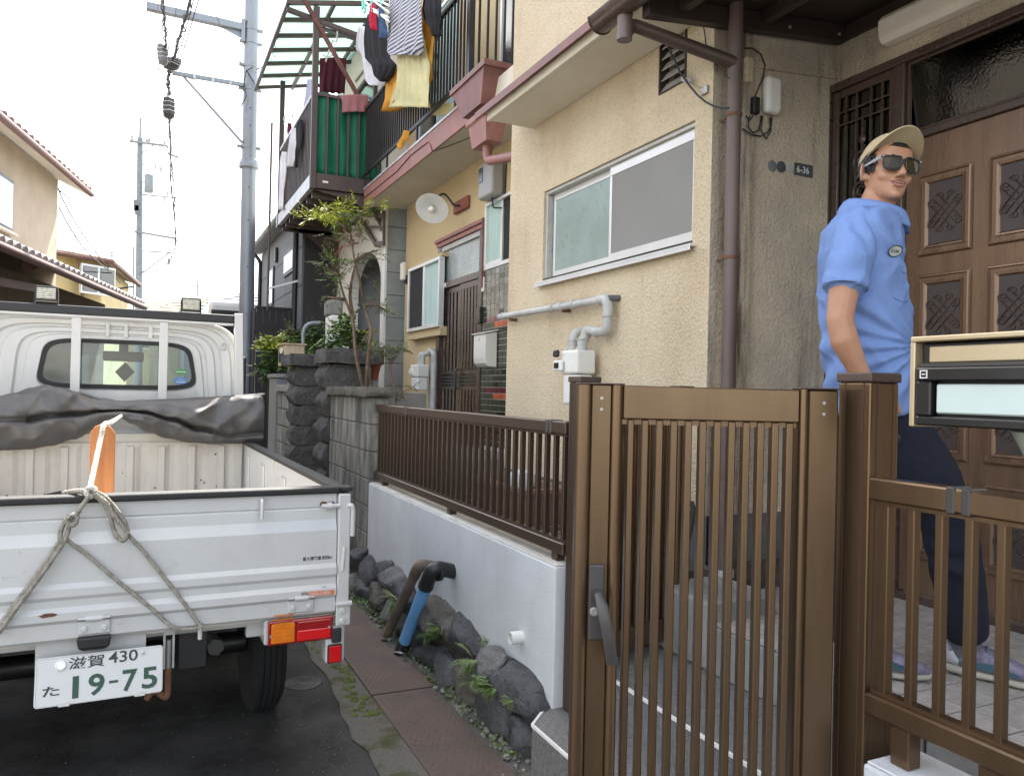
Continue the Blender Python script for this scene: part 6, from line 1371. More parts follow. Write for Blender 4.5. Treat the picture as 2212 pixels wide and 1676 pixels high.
for x_ in (.665, -.665): wheel(x_, .93); wheel(x_ * .985, 3.2)
tpart(MB().box(.585, .755, .56, .57, .41, .60), 'mud_flap', 'black_rubber'); tpart(MB().box(-.755, -.585, .56, .57, .41, .60), 'mud_flap', 'black_rubber')
c = TP(*R5(1480, 820), y=.10); tpart(MB().box(c.x - .04, c.x + .04, .08, .12, .565, .62), 'lamp_bracket', 'truck_white', bevel=.003)
c = TP(*R5(970, 870), y=.04); b = MB(); b.tube([V((c.x, .04, .60)), c + V((0, 0, -.14))], .009, 8); tb = tpart(b, 'hanger_hook', 'steel', smooth=60)
b = MB(); b.box(c.x - .016, c.x - .010, .030, .050, c.z - .10, c.z + .02); b.box(c.x + .010, c.x + .016, .030, .050, c.z - .10, c.z + .02); b.box(c.x - .010, c.x + .010, .030, .050, c.z + .005, c.z + .02); tpart(b, 'turnbuckle', 'pipe_grey', tb)
tpart(MB().tube(bend([c + V((0, 0, -.10)), c + V((0, 0, -.20)), c + V((-.04, 0, -.16)), c + V((-.06, 0, -.19))], .02), .010, 8), 'hook_end', 'rust', tb, smooth=60)
tpart(MB().tube([(-.33, .3, .36), (-.33, 2.2, .36)], .04, 10), 'exhaust', 'rust', smooth=60)
tpart(MB().lathe([(.27, -.07), (.28, 0), (.27, .07)], (0, .60, .40), (0, .2, 1), 24), 'spare_wheel', 'tyre', smooth=40) if False else None

# ================================================================== tarp, plank, ropes
top = [(-40, 865), (0, 860), (35, 853), (70, 842), (100, 836), (135, 843), (170, 851), (220, 864), (262, 870), (310, 868), (370, 866), (440, 862), (500, 858), (545, 855), (566, 853)]
bot = [(-40, 975), (0, 972), (60, 970), (110, 962), (160, 948), (205, 928), (240, 910), (262, 903), (285, 915), (320, 932), (360, 946), (410, 955), (460, 958), (520, 958), (567, 954)]
mid = [(-40, 915), (0, 905), (60, 905), (115, 896), (170, 893), (215, 888), (262, 886), (310, 890), (370, 905), (430, 925), (500, 940), (566, 935)]
def interp(l, x):
    for (xa, ya_), (xb, yb_) in zip(l, l[1:]):
        if xa <= x <= xb: t_ = (x - xa) / (xb - xa); t_ = t_ * t_ * (3 - 2 * t_); return ya_ + (yb_ - ya_) * t_
    return l[-1][1]
b = MB(); rings = []; nu, nv = 150, 44
for j in range(nv + 1):
    v = j / nv; ring = []
    for i in range(nu + 1):
        u = -40 + 607 * i / nu; yt, yb_ = interp(top, u), interp(bot, u)
        if v < .18:
            q = v / .18; y_pix = yt; dep = 2.44 - .13 * math.sin(q * 1.57) * (.35 + .65 * abs(math.sin(u * .006 + .8))); drop = .0
            p = TP(u, y_pix, y=2.44); p = V((p.x, dep, p.z + .012 * math.sin(q * 3.14)))
        else:
            q = (v - .18) / .82; y_pix = yt + (yb_ - yt) * q; ym = (interp(mid, u) - yt) / (yb_ - yt)
            crease = math.exp(-((q - ym) / .05) ** 2)
            bul = math.sin(math.pi * min(1, q * 1.02)) ** .6
            fold = 0
            for (cx, sl, wd, am) in ((100, .55, 26, .055), (262, -.2, 18, .045), (330, 1.3, 26, .05), (420, .9, 30, .055), (505, -1.1, 24, .04), (40, -1.2, 24, .045), (190, 1.4, 28, .03)):
                dd = (u - cx) - sl * (q - .3) * 120; fold += am * math.exp(-(dd / wd) ** 2) * (1 - .5 * q)
            dep = 2.32 - .085 * bul * .8 - fold * bul * .55 + .085 * crease * (1 if 60 < u < 460 else .4) + .03 * noise.noise(V((u * .018, q * 2.2, 1.7))) - .017 * (1 - abs(noise.noise(V((u * .016 + q * .9, q * 1.3 - u * .006, 7.7))))) ** 5
            p0_ = TP(u, y_pix, y=2.32); p = V((p0_.x, dep, p0_.z))
        ring.append(TM @ p)
    rings.append(ring)
b.loft(rings, close=False); b.build('tarp', 'tarp', smooth=180, thick=.004, label='dark grey vinyl tarp bundled across the front of the truck bed', cat='tarp')
pk = [TP(*R4(x_, y_), y=.30) for x_, y_ in ((655, 1600), (660, 1130), (695, 1090), (722, 1080), (790, 1080), (812, 1095), (846, 1140), (838, 1600))]
pk[0].z = pk[-1].z = .653
pk = [V((p.x, .30, p.z)) for p in pk]
b = MB(); b.prism([TM @ p for p in pk], TM.to_3x3() @ V((0, .022, 0))); b.build('wooden_stake', 'plank_wood', bevel=.002, label='orange-brown wooden stake with clipped top standing in the truck bed', cat='stake')
c = TP(*R4(950, 1570), y=1.0); b = MB(); b.obox(TM @ V((c.x, 1.0, .675)), (.16, 0, 0), (0, .25, 0), (0, 0, .022)); b.build('brown_board', 'planter_brown', label='flat brown board lying on the truck bed behind the stake', cat='board', bevel=.003)
def rope(name, label, pts, r_, m_, par=None):
    pts = [TM @ p for p in pts]; q = []
    n_ = len(pts)
    for i in range(n_ - 1):
        p0, p1, p2, p3 = pts[max(i - 1, 0)], pts[i], pts[i + 1], pts[min(i + 2, n_ - 1)]
        for k in range(6):
            t_ = k / 6; q.append(.5 * ((2 * p1) + (-p0 + p2) * t_ + (2 * p0 - 5 * p1 + 4 * p2 - p3) * t_ * t_ + (-p0 + 3 * p1 - 3 * p2 + p3) * t_ ** 3))
    q.append(pts[-1]); b = MB()
    # three twisted strands
    for s_ in range(3):
        st = []; L_ = 0; fine = []
        for a, c_ in zip(q, q[1:]):
            m = max(1, int((c_ - a).length / .004))
            for k in range(m): fine.append(a.lerp(c_, k / m))
        fine.append(q[-1])
        for i, p in enumerate(fine):
            t_ = (fine[min(i + 1, len(fine) - 1)] - fine[max(i - 1, 0)]).normalized(); x = t_.cross(V((.3, .9, .2))).normalized(); y = t_.cross(x)
            if i: L_ += (p - fine[i - 1]).length
            a_ = L_ / (r_ * 4) * 6.283 + s_ * 2.094; st.append(p + (x * math.cos(a_) + y * math.sin(a_)) * r_ * .36)
        b.tube(st, r_ * .66, 5, caps=False)
    if par is None: return b.build(name, m_, smooth=180, label=label, cat='rope')
    return b.build(name, m_, par, smooth=180)
rp_ = thing('tie_rope', 'rope coloured shaded grey, knotted over the truck tailgate and hitched to its pegs', 'rope', tuple(TM @ V((-.1, -.04, .9))))
yr = -.042
def R5p(l, y): return [TP(*R5(a, c_), y=(y if not callable(y) else y(a, c_))) for a, c_ in l]
rope('strand', '', R5p([(520, 55), (490, 100), (455, 150), (425, 200)], yr), .0075, 'rope', rp_)
rope('strand', '', R5p([(425, 200), (380, 205), (352, 260), (345, 310), (365, 335), (385, 290), (400, 240), (420, 215)], yr - .006), .0075, 'rope', rp_)
rope('strand', '', R5p([(410, 185), (430, 175), (442, 200), (425, 235), (395, 235), (380, 215), (395, 190)], yr - .016), .0075, 'rope', rp_)
rope('strand', '', R5p([(350, 320), (250, 470), (110, 660), (-30, 850)], yr), .0075, 'rope', rp_)
rope('strand', '', R5p([(365, 335), (270, 475), (125, 670), (-30, 880)], yr - .004), .0075, 'rope', rp_)
rope('strand', '', R5p([(380, 320), (520, 425), (690, 570), (850, 700), (960, 800), (1010, 828), (1080, 832), (1150, 822)], lambda a, c_: yr + .012), .0065, 'rope', rp_)
rope('strand', '', R5p([(735, 290), (850, 420), (960, 560), (1060, 690), (1130, 790), (1160, 818)], yr + .012), .0065, 'rope', rp_)
rope('strand', '', R5p([(530, 40), (600, 75), (660, 140), (715, 220), (730, 285), (708, 325), (670, 300), (645, 240), (625, 165), (580, 95), (535, 60)], yr - .004), .0075, 'rope', rp_)
rope('strand', '', R5p([(545, 60), (610, 110), (650, 180), (700, 240), (735, 290)], yr - .012), .0075, 'rope', rp_)
rope('strand', '', [TP(*R5(330, 68), y=.06), TP(*R5(400, 48), y=.05), TP(*R5(460, 42), y=.0), TP(*R5(520, 48), y=-.03)], .009, 'rope', rp_)
rope('strand', '', R5p([(500, 30), (535, 25), (545, 55), (520, 72), (497, 55), (505, 28)], -.04), .0085, 'rope_sunlit', rp_)
c = TM @ TP(*R5(310, 60), y=.055); MB().obox(c, (.018, 0, .004), (0, .01, 0), (0, 0, .007)).build('rope_clip', 'black', rp_)
wr_ = thing('sunlit_rope', 'rope coloured sunlit white from the tarp over the wooden stake to the tailgate knot', 'rope', tuple(TM @ V((-.1, .3, 1.1))))
rope('strand', '', [TP(262, 898, y=2.15), TP(250, 906, y=1.3), TP(238, 913, y=.5), TP(*R4(762, 1080), y=.27), TP(*R4(735, 1190), y=.22), TP(*R4(690, 1400), y=.09), TP(*R4(655, 1555), y=-.02)], .0085, 'rope_sunlit', wr_)
rope('strand', '', [TP(*R4(x_, y_), y=.275) for x_, y_ in ((735, 1075), (760, 1088), (790, 1078), (770, 1070), (740, 1082))], .004, 'rope_sunlit', wr_)

# ================================================================== utility poles and wires
pl1 = thing('utility_pole', 'grey steel utility pole with a flange joint beside the truck cab', 'utility pole', (1.53, 14, 0))
MB().tube([(1.555, 14, 0), (1.525, 14, 5.12)], [.128, .122], 24).build('lower_shaft', 'zinc', pl1, smooth=60)
MB().tube([(1.525, 14, 5.0), (1.49, 14, 11)], [.122, .108], 24).build('upper_shaft', 'zinc', pl1, smooth=60)
MB().lathe([(.122, -.10), (.165, -.075), (.165, .0), (.15, .02), (.15, .05), (.122, .08)], (1.524, 14, 5.18), n=28, caps=False).build('flange', 'zinc', pl1, smooth=40)
for z in (5.46, 6.45, 6.85, 7.25, 7.48):
    MB().lathe([(.118, -.03), (.126, -.03), (.126, .03), (.118, .03)], (1.512, 14, z), n=24, caps=False).build('band', 'zinc', pl1, smooth=40)
    for s_ in (-1, 1): MB().box(1.512 + s_ * .12, 1.512 + s_ * .19, 13.97, 14.03, z - .02, z + .02).build('band_bolt', 'zinc', pl1)
a0, a1 = P(*R1(790, 35), Y=13.95), P(*R1(1305, 150), Y=13.95); MB().bar(a0, a1, .12, .12).build('cross_arm', 'zinc', pl1, bevel=.006)
b = MB(); g0_, g1_, g2_ = P(*R1(1180, 125), Y=13.95), P(*R1(1320, 150), Y=13.95), P(*R1(1318, 215), Y=13.95); b.prism([g0_ + V((0, 0, -.05)), g1_ + V((0, 0, -.05)), g2_], (0, .02, 0)); b.build('gusset', 'zinc', pl1)
MB().box(1.34, 1.40, 13.9, 14.0, 7.22, 7.6).build('arm_clamp', 'zinc', pl1)
MB().bar(P(*R1(930, 395), Y=13.95), P(*R1(1315, 460), Y=13.95), .06, .06).build('cross_arm', 'zinc', pl1); MB().bar(P(*R1(985, 408), Y=13.95), P(*R1(1308, 772), Y=13.95), .035, .035).build('arm_stay', 'zinc', pl1)
for x_ in (1050, 1150, 1245): c = P(*R1(x_, 412 + (x_ - 1050) * .17), Y=13.9); MB().box(c.x - .02, c.x + .02, 13.9, 13.94, c.z - .04, c.z + .05).build('arm_bolt', 'steel', pl1)
for z in (1.8, 2.6, 3.4, 4.2, 4.75, 5.8, 6.1): c = V((1.545 - .006 * z, 13.877, z)); MB().ball(c, .012, 6, 4).build('step_hole', 'black', pl1)
MB().tube([P(*R1(x_, y_), Y=13.84) for x_, y_ in ((1365, 365), (1330, 385), (1318, 440), (1330, 520), (1300, 580))], .01, 6).build('drop_lead', 'wire', pl1, smooth=180)
MB().tube([P(*R1(x_, y_), Y=13.84) for x_, y_ in ((1330, 380), (1355, 420), (1380, 460), (1400, 480))], .01, 6).build('drop_lead', 'wire', pl1, smooth=180)
c = P(*R1(1390, 378), Y=13.9); MB().tube([c + V((.06 * math.cos(a), 0, .04 * math.sin(a))) for a in [6.283 * i / 14 for i in range(14)]], .01, 6, closed=True).build('lead_ring', 'steel', pl1)

pl2 = thing('utility_pole', 'distant utility pole with transformer drum and many arms', 'utility pole', (-.4, 40, 0))
MB().tube([(-.28, 40, 0), (-.47, 40, 12.7)], [.19, .125], 12).build('shaft', 'pole_dark', pl2, smooth=60); MB().tube([(-.47, 40, 12.6), (-.465, 40, 13.6)], .055, 8).build('top_mast', 'zinc', pl2, smooth=60)
Y2 = 39.8
for (xa, ya_), (xb, yb_), th in (((700, 763), (905, 790), .09), ((770, 1052), (955, 1070), .06), ((725, 1250), (955, 1290), .09), ((770, 1357), (925, 1365), .06), ((905, 790), (908, 830), .06), ((908, 830), (965, 853), .08), ((755, 835), (830, 785), .04), ((770, 1475), (915, 1365), .06), ((770, 1490), (805, 1475), .05)):
    MB().bar(P(*R1(xa, ya_), Y=Y2), P(*R1(xb, yb_), Y=Y2), th, th).build('cross_arm', 'pole_dark', pl2)
p0, p1 = P(*R1(803, 945), Y=39.6), P(*R1(803, 1040), Y=39.6); MB().lathe([(.18, 0), (.2, .03), (.2, p0.z - p1.z - .06), (.17, p0.z - p1.z)], p1, n=18).build('transformer', 'zinc', pl2, smooth=40)
for x_, y_ in ((712, 745), (790, 765), (805, 763), (888, 778), (840, 900), (868, 915), (905, 1045), (890, 1075), (950, 1295)): c = P(*R1(x_, y_), Y=Y2); MB().lathe([(.05, -.12), (.07, -.04), (.04, 0), (.07, .05), (.03, .12)], c, n=8).build('insulator', 'pipe_grey', pl2, smooth=60)
for x_, y_, w_, h_ in ((735, 1110, .22, .5), (740, 1135, .18, .4), (912, 1412, .12, .25)): c = P(*R1(x_, y_), Y=39.6); MB().box(c.x - w_ / 2, c.x + w_ / 2, 39.5, 39.7, c.z - h_ / 2, c.z + h_ / 2).build('junction', 'cable_grey', pl2)
for i in range(16): c = P(*R1(748 + (i % 2) * 18, 840 + i * 48), Y=39.75); MB().box(c.x - .1, c.x + .1, 39.7, 39.74, c.z - .02, c.z + .02).build('step_bolt', 'zinc', pl2)

def cable(name, label, pts, r_, m_='cable_grey', cat='cable', group='overhead cables', lash=0):
    l = [P(*R1(x_, y_), Y=Yq) for x_, y_, Yq in pts]; q = []
    for i in range(len(l) - 1):
        p0, p1, p2, p3 = l[max(i - 1, 0)], l[i], l[i + 1], l[min(i + 2, len(l) - 1)]
        for k in range(8):
            t_ = k / 8; q.append(.5 * ((2 * p1) + (-p0 + p2) * t_ + (2 * p0 - 5 * p1 + 4 * p2 - p3) * t_ * t_ + (-p0 + 3 * p1 - 3 * p2 + p3) * t_ ** 3))
    q.append(l[-1])
    if not lash: MB().tube(q, r_, 6).build(name, m_, smooth=180, label=label, cat=cat, group=group); return
    t = thing(name, label, cat, tuple(q[0]), group=group); MB().tube(q, r_, 6).build('messenger', m_, t, smooth=180)
    rr_ = random.Random(lash)
    for k in range(2):
        MB().tube([p + V((r_ * 1.6 * math.sin(i * .9 + k * 2.5) + rr_.gauss(0, r_ * .5), 0, -r_ * (1.2 + k) + rr_.gauss(0, r_ * .5))) for i, p in enumerate(q)], r_ * .6, 5).build('lashed_cable', 'wire', t, smooth=180)
cable('cable_bundle', 'thick black cable bundle sagging from the steel pole arm to the distant pole', [(912, 390, 13.9), (908, 440, 14.8), (912, 500, 16), (915, 650, 20), (922, 850, 27), (924, 1000, 32), (945, 1200, 38), (945, 1330, 39.8), (910, 1415, 41), (840, 1465, 40)], .020, 'wire', lash=1)
cable('cable_bundle', 'cable bundle running overhead past the left cable closure', [(880, -60, 9.6), (885, 80, 10.6), (895, 200, 12), (900, 300, 13), (912, 390, 13.9)], .014, 'wire', lash=2)
cable('cable_bundle', 'cable bundle slanting overhead above the middle cable closure', [(1045, -60, 9.4), (1010, 70, 10.4), (970, 200, 11.8), (940, 310, 13), (920, 390, 13.9)], .016, 'wire', lash=3)
cable('thin_wire', 'slack service wire beside the distant pole', [(925, 870, 30), (938, 1000, 34), (945, 1150, 38), (945, 1260, 39.8)], .016, 'wire', lash=4)
# closures: dark long boxes hung on the cables
for i, ((xa, ya_), (xb, yb_), Yq, w_, lab) in enumerate((((872, 238), (882, 352), 12.6, .075, 'long grey ribbed cable closure above the other two'), ((945, 318), (918, 372), 13.2, .12, 'dark squarish cable closure with rough end at the steel pole arm'), ((912, 525), (912, 640), 15.5, .11, 'dark long cable closure hanging below the steel pole arm'))):
    p0, p1 = P(*R1(xa, ya_), Y=Yq), P(*R1(xb, yb_), Y=Yq); t = thing('cable_closure', lab, 'cable closure', tuple(p1), group='cable closures')
    ax = (p1 - p0); sx_ = V((1, 0, 0)); sy_ = ax.cross(sx_).normalized()
    rings = []
    for f, k in ((0, .45), (.12, 1), (.88, 1), (1, .55)): rings.append([p0 + ax * f + sx_ * (w_ * k * math.cos(a)) + sy_ * (w_ * 1.3 * k * math.sin(a)) for a in [6.283 * j / 6 + .5 for j in range(6)]])
    b = MB(); b.loft(rings, True, True, True); b.build('case', 'cable_grey' if i == 0 else 'wire', t, bevel=.01)
    for f in (.3, .5, .7): b = MB(); b.tube([p0 + ax * f + sx_ * (w_ * 1.03 * math.cos(a)) + sy_ * (w_ * 1.33 * math.sin(a)) for a in [6.283 * j / 6 + .5 for j in range(6)]], .008, 4, closed=True); b.build('strap', 'pipe_grey', t)
W = [('thin wire from overhead to the left end of the distant top arm', [(752, -40, 12), (740, 250, 18), (728, 560, 30), (715, 748, 39.8)]), ('second thin wire from overhead to the distant top arm', [(858, -40, 12), (838, 300, 19), (820, 600, 32), (793, 766, 39.8)]), ('third thin wire from overhead to the distant top arm', [(865, 300, 18), (850, 420, 22), (825, 620, 32), (806, 764, 39.8)]),
     ('thin wire running overhead between the two cable bundles', [(957, -40, 12), (945, 100, 14), (905, 400, 24), (888, 778, 39.8)]), ('thin overhead wire right of the slanting bundle', [(1085, -40, 9.5), (1040, 110, 10.5), (990, 280, 12), (955, 375, 13.9)]), ('thin overhead wire beside the slanting bundle', [(1055, -40, 9.4), (1015, 120, 10.5), (975, 270, 12), (945, 365, 13.9)]),
     ('thin wire crossing to the upper part of the steel pole', [(1130, -30, 10), (1190, 140, 11.5), (1260, 280, 12.8), (1318, 370, 13.85)]), ('thin wire from the steel pole to the brown balcony', [(1395, 470, 13.9), (1440, 540, 13.6), (1488, 615, 13.1)]), ('thin wire from the middle closure to the steel pole', [(955, 240, 13.9), (1120, 285, 13.9), (1305, 338, 13.9)]),
     ('slack wire under the second arm of the steel pole', [(1000, 415, 13.9), (1120, 455, 13.9), (1240, 470, 13.9), (1310, 520, 13.9)]),
     ('upper service wire from the distant pole to the houses behind the steel pole', [(875, 912, 39.8), (960, 970, 36), (1130, 1035, 30), (1480, 1155, 22)]), ('lower service wire from the distant pole to the houses behind the steel pole', [(880, 930, 39.8), (960, 985, 36), (1130, 1080, 30), (1480, 1190, 22)]),
     ('service wire from the middle of the distant pole towards the dark house', [(790, 1130, 39.8), (960, 1190, 36), (1180, 1245, 30), (1480, 1290, 24)]), ('service wire falling from the distant pole behind the steel pole foot', [(955, 1300, 39.8), (1060, 1400, 36), (1170, 1490, 32), (1280, 1560, 28)]),
     ('short slack wire near the distant transformer', [(770, 1130, 39.8), (830, 1180, 39), (905, 1255, 38)]), ('service wire from the distant pole to the corner of the tiled house', [(700, 1135, 39.8), (560, 1210, 31), (430, 1265, 24), (312, 1305, 18)]),
     ('slack wire at the eave corner of the tiled house', [(315, 1020, 17.3), (345, 1090, 18), (430, 1240, 21), (560, 1420, 25), (650, 1530, 27)]), ('thin slack wire below the eave of the tiled house', [(318, 1120, 17.3), (390, 1250, 19), (480, 1370, 22), (610, 1480, 26)]), ('nearly level wire from the tiled house to the distant pole', [(320, 1030, 17.4), (450, 1120, 22), (560, 1140, 30), (730, 1140, 39.8)]),
     ('wire dropping from the distant closure to the low roofs', [(910, 1425, 41), (895, 1500, 40), (850, 1590, 38), (800, 1660, 36)])]
for i, (lab, pts) in enumerate(W): cable('thin_wire', lab, pts, .007 if pts[0][2] < 16 or pts[-1][2] < 16 else .014, 'wire', cat='wire', group='overhead wires')

# ================================================================== houses on the far left and beyond
def eave(parent, p0, p1, z, up, run, rise, tile, n, gut, under='soffit'):
    """a tiled roof slope above the eave p0-p1; up = horizontal unit vector into the house"""
    p0, p1, up = V((*p0, z)), V((*p1, z)), V((*up, 0)).normalized(); d = p1 - p0; hi = up * run + V((0, 0, rise)); sl = hi.normalized(); nr = d.normalized().cross(sl)
    if nr.z < 0: nr = -nr
    b = MB(); b.prism([p0, p1, p1 + hi, p0 + hi], nr * .05); roof = b.build('roof', tile, parent)
    MB().prism([p0 - V((0, 0, .03)), p1 - V((0, 0, .03)), p1 + hi - V((0, 0, .03)), p0 + hi - V((0, 0, .03))], V((0, 0, -.03))).build('eave_board', under, roof)
    w_ = d.length / n; t_ = d.normalized(); rings = []
    for f in (-.04, run * .5, 1.0):
        rings.append([V((0, 0, 0)) + t_ * (w_ * .42 * math.cos(a)) + nr * (.045 + .06 * math.sin(a)) + sl * (f if f < .9 else min(1.2, hi.length)) for a in [math.pi * k / 6 for k in range(7)]])
    b = MB(); b.loft(rings, close=False); b.add(rings[0], [tuple(range(7))]); me = b.mesh('roof_tile', tile, 40)
    for i in range(n): inst('roof_tile', me, roof, p0 + d * ((i + .5) / n))
    MB().tube([p0 - up * .06 - V((0, 0, .04)), p1 - up * .06 - V((0, 0, .04))], .055, 8).build('gutter', gut, roof, smooth=60)
    return roof
hl = thing('tiled_house', 'beige two-storey house with red tile eaves on the other side of the lane', 'house', (-3.5, 13, 0))
dW = V((.19, .98, 0)).normalized(); nW = V((.98, -.19, 0)).normalized(); E0 = V((-1.60, 17.25, 0))
def HL(t_, o_=0., z=0.): return E0 + dW * t_ + nW * o_ + V((0, 0, z))
b = MB(); b.prism([HL(0), HL(0, -6), HL(-11, -6), HL(-11)], (0, 0, 5.25)); b.build('upper_wall', 'house_beige', hl)
eave(hl, (HL(-11, .40).x, HL(-11, .40).y), (HL(.5, .40).x, HL(.5, .40).y), 5.16, (-nW.x, -nW.y), 3.2, 1.5, 'roof_tile_red', 42, 'copper_gutter')
f = MB(); q0, q1 = P(*R1(-60, 900), Y=13.0), P(*R1(45, 1235), Y=13.2)
wy = 13.05; t0 = (wy - E0.y) / dW.y
f.obox(HL(-3.2, .02, 4.19), dW * .82, nW * .03, V((0, 0, .42))); fw = f.build('window', 'black', hl); MB().obox(HL(-3.2, .055, 4.19), dW * .76, nW * .008, V((0, 0, .36))).build('pane', 'frost_teal', fw); MB().obox(HL(-3.2, .07, 3.75), dW * .90, nW * .04, V((0, 0, .02))).build('sill', 'soffit', fw)
L0, L1 = V((-1.78, 9.0, 0)), V((-.10, 16.86, 0)); dl = (L1 - L0).normalized(); nl = V((-dl.y, dl.x, 0))
eave(hl, (L0.x, L0.y), (L1.x, L1.y), 2.90, (nl.x, nl.y), 1.6, .62, 'roof_tile_sunlit', 36, 'copper_gutter')
b = MB(); o2 = nl * .55; b.prism([L0 + o2, L1 + o2 - dl * .4, L1 + o2 - dl * .4 + nl * 4, L0 + o2 + nl * 4], (0, 0, 2.85)); b.build('lower_wall', 'house_brown', hl)
MB().bar(L0 + nl * .35 + V((0, 0, 2.45)), L0 + dl * 3.4 + nl * .1 + V((0, 0, 2.62)), .06, .1).build('eave_beam', 'copper_gutter', hl)
c = P(*R1(165, 1400), Y=12.2); MB().box(c.x - .12, c.x + .08, 12.1, 12.3, c.z - .16, c.z + .12).build('rain_head', 'copper_gutter', hl, bevel=.03)
h2 = thing('yellow_house', 'small yellow house with tan tiled roof behind the red-eaved house', 'house', (-2, 28, 0))
A_, B_, C_ = V((-2.9, 24.7, 0)), V((-1.25, 26.1, 0)), V((-.62, 31.0, 0))
b = MB(); b.prism([A_, B_, C_, C_ + V((-6, 1, 0)), A_ + V((-6, 1, 0))], (0, 0, 4.9)); b.build('wall', 'house_yellow', h2)
nn1 = V((.65, -.76, 0)); A2, B2, C2 = A_ + V((-.2, -.5, 0)), B_ + V((.28, -.45, 0)), C_ + V((.35, .3, 0)); rd = V((-3.2, 3.2, 1.0))
b = MB(); b.add([A2 + V((0, 0, 4.95)), B2 + V((0, 0, 4.95)), B2 + rd + V((0, 0, 4.95)), A2 + rd + V((-2, 0, 4.95)), C2 + V((0, 0, 4.95)), C2 + V((-3.2, .6, 5.95))], [(0, 1, 2, 3), (1, 4, 5, 2)]); b.build('roof', 'roof_tan', h2, thick=.12)
MB().tube([A2 + V((0, 0, 4.92)), B2 + V((0, 0, 4.92)), C2 + V((0, 0, 4.92))], .08, 8).build('gutter', 'copper_gutter', h2)
c = P(*R1(527, 1515), Y=25.6); f = MB().obox(c, V((.42, .36, 0)), V((.03, -.04, 0)), V((0, 0, .42))).build('window', 'alu', h2)
for s_ in (-1, 1): MB().obox(c + V((.21 * s_, .18 * s_, 0)) + V((.03, -.035, 0)), V((.17, .146, 0)), V((.02, -.026, 0)), V((0, 0, .36))).build('pane', 'glass_dark', f)
MB().tube([A_ + V((1.1, .55, 4.9)), A_ + V((1.2, .7, 4.3)), A_ + V((1.25, .75, 2))], .05, 7).build('downpipe', 'house_brown', h2)
MB().bar(P(*R1(640, 1560), Y=27), P(*R1(720, 1548), Y=27), .05, .05).build('bracket', 'black', h2)
def hip_house(name, label, x0, x1, y0, y1, z1, zr, wall, roof, wins=()):
    t = thing(name, label, 'house', ((x0 + x1) / 2, (y0 + y1) / 2, 0)); MB().box(x0, x1, y0, y1, 0, z1).build('wall', wall, t); o_ = .6; r_ = min(x1 - x0, y1 - y0) / 2
    xm0, xm1, ym = x0 + r_ * .8, x1 - r_ * .8, (y0 + y1) / 2
    b = MB(); b.add([(x0 - o_, y0 - o_, z1), (x1 + o_, y0 - o_, z1), (x1 + o_, y1 + o_, z1), (x0 - o_, y1 + o_, z1), (xm0, ym, zr), (xm1, ym, zr)], [(0, 1, 5, 4), (1, 2, 5), (2, 3, 4, 5), (3, 0, 4), (0, 3, 2, 1)]); r0 = b.build('roof', roof, t)
    n = 9
    for i in range(1, n):
        f = i / n; MB().tube([(x0 - o_ + (xm0 - x0 + o_) * f, y0 - o_ + (ym - y0 + o_) * f, z1 + (zr - z1) * f + .02), (x1 + o_ - (x1 + o_ - xm1) * f, y0 - o_ + (ym - y0 + o_) * f, z1 + (zr - z1) * f + .02)], .035, 5).build('tile_course', roof, r0)
    for (wx, wz, ww, wh) in wins:
        f = MB().box(wx, wx + ww, y0 - .05, y0 - .002, wz, wz + wh).build('window', 'alu', t); MB().box(wx + .08, wx + ww - .08, y0 - .06, y0 - .051, wz + .08, wz + wh - .08).build('pane', 'glass_dark', f)
    return t
q = P(*R1(870, 1620), Y=48); hip_house('far_house', 'far house with a tan tiled roof past the distant pole', q.x - 2.6, q.x + 2.2, 47, 56, 4.6, q.z + .2, 'house_yellow', 'roof_tan', ((q.x - 1, 3.2, 1.2, .9),))
q = P(*R1(1040, 1600), Y=40); hip_house('far_house', 'far house with a tan hipped roof above the right work lamp', q.x - 1.8, q.x + 2.4, 40, 47, 4.3, q.z + .35, 'house_beige', 'roof_tan', ((q.x, 3.0, 1.2, .8),))
q = P(*R1(1230, 1560), Y=34); hip_house('far_house', 'far house with a pale grey roof left of the steel pole', q.x - 1.6, q.x + 5, 34, 41, 4.1, q.z + .3, 'siding_dark', 'roof_grey', ((q.x + .9, 2.9, 1.1, .8),))
for (x_, ya_, yb_, w_, lab) in ((605, 1325, 1430, .9, 'distant television aerial above the yellow house'), (722, 1335, 1640, .6, 'tall thin aerial mast beside the distant pole'), (1068, 1508, 1590, .9, 'television aerial on the far tan roof')):
    p0, p1 = P(*R1(x_, ya_), Y=44), P(*R1(x_, yb_), Y=44); t = thing('aerial', lab, 'aerial', tuple(p1), group='television aerials'); MB().tube([p0, p1 - V((0, 0, .5))], .04, 6).build('mast', 'cable_grey', t)
    for k in (.45, .6): c = p0.lerp(p1, k); MB().bar(c - V((w_, 0, 0)), c + V((w_, 0, .1)), .03, .03).build('element', 'cable_grey', t)
# white van roof seen over the cab
t = thing('parked_van', 'white roof of a van parked beyond the truck cab', 'van', (1.2, 19, 0)); q = P(*R1(1260, 1640), Y=19); MB().box(q.x - .55, q.x + .75, 18.6, 22.5, .3, q.z + .05).build('body', 'truck_white', t, bevel=.15, seg=3); MB().box(q.x - .5, q.x + .7, 18.58, 18.599, q.z - .75, q.z - .2).build('rear_window', 'black_gloss', t)

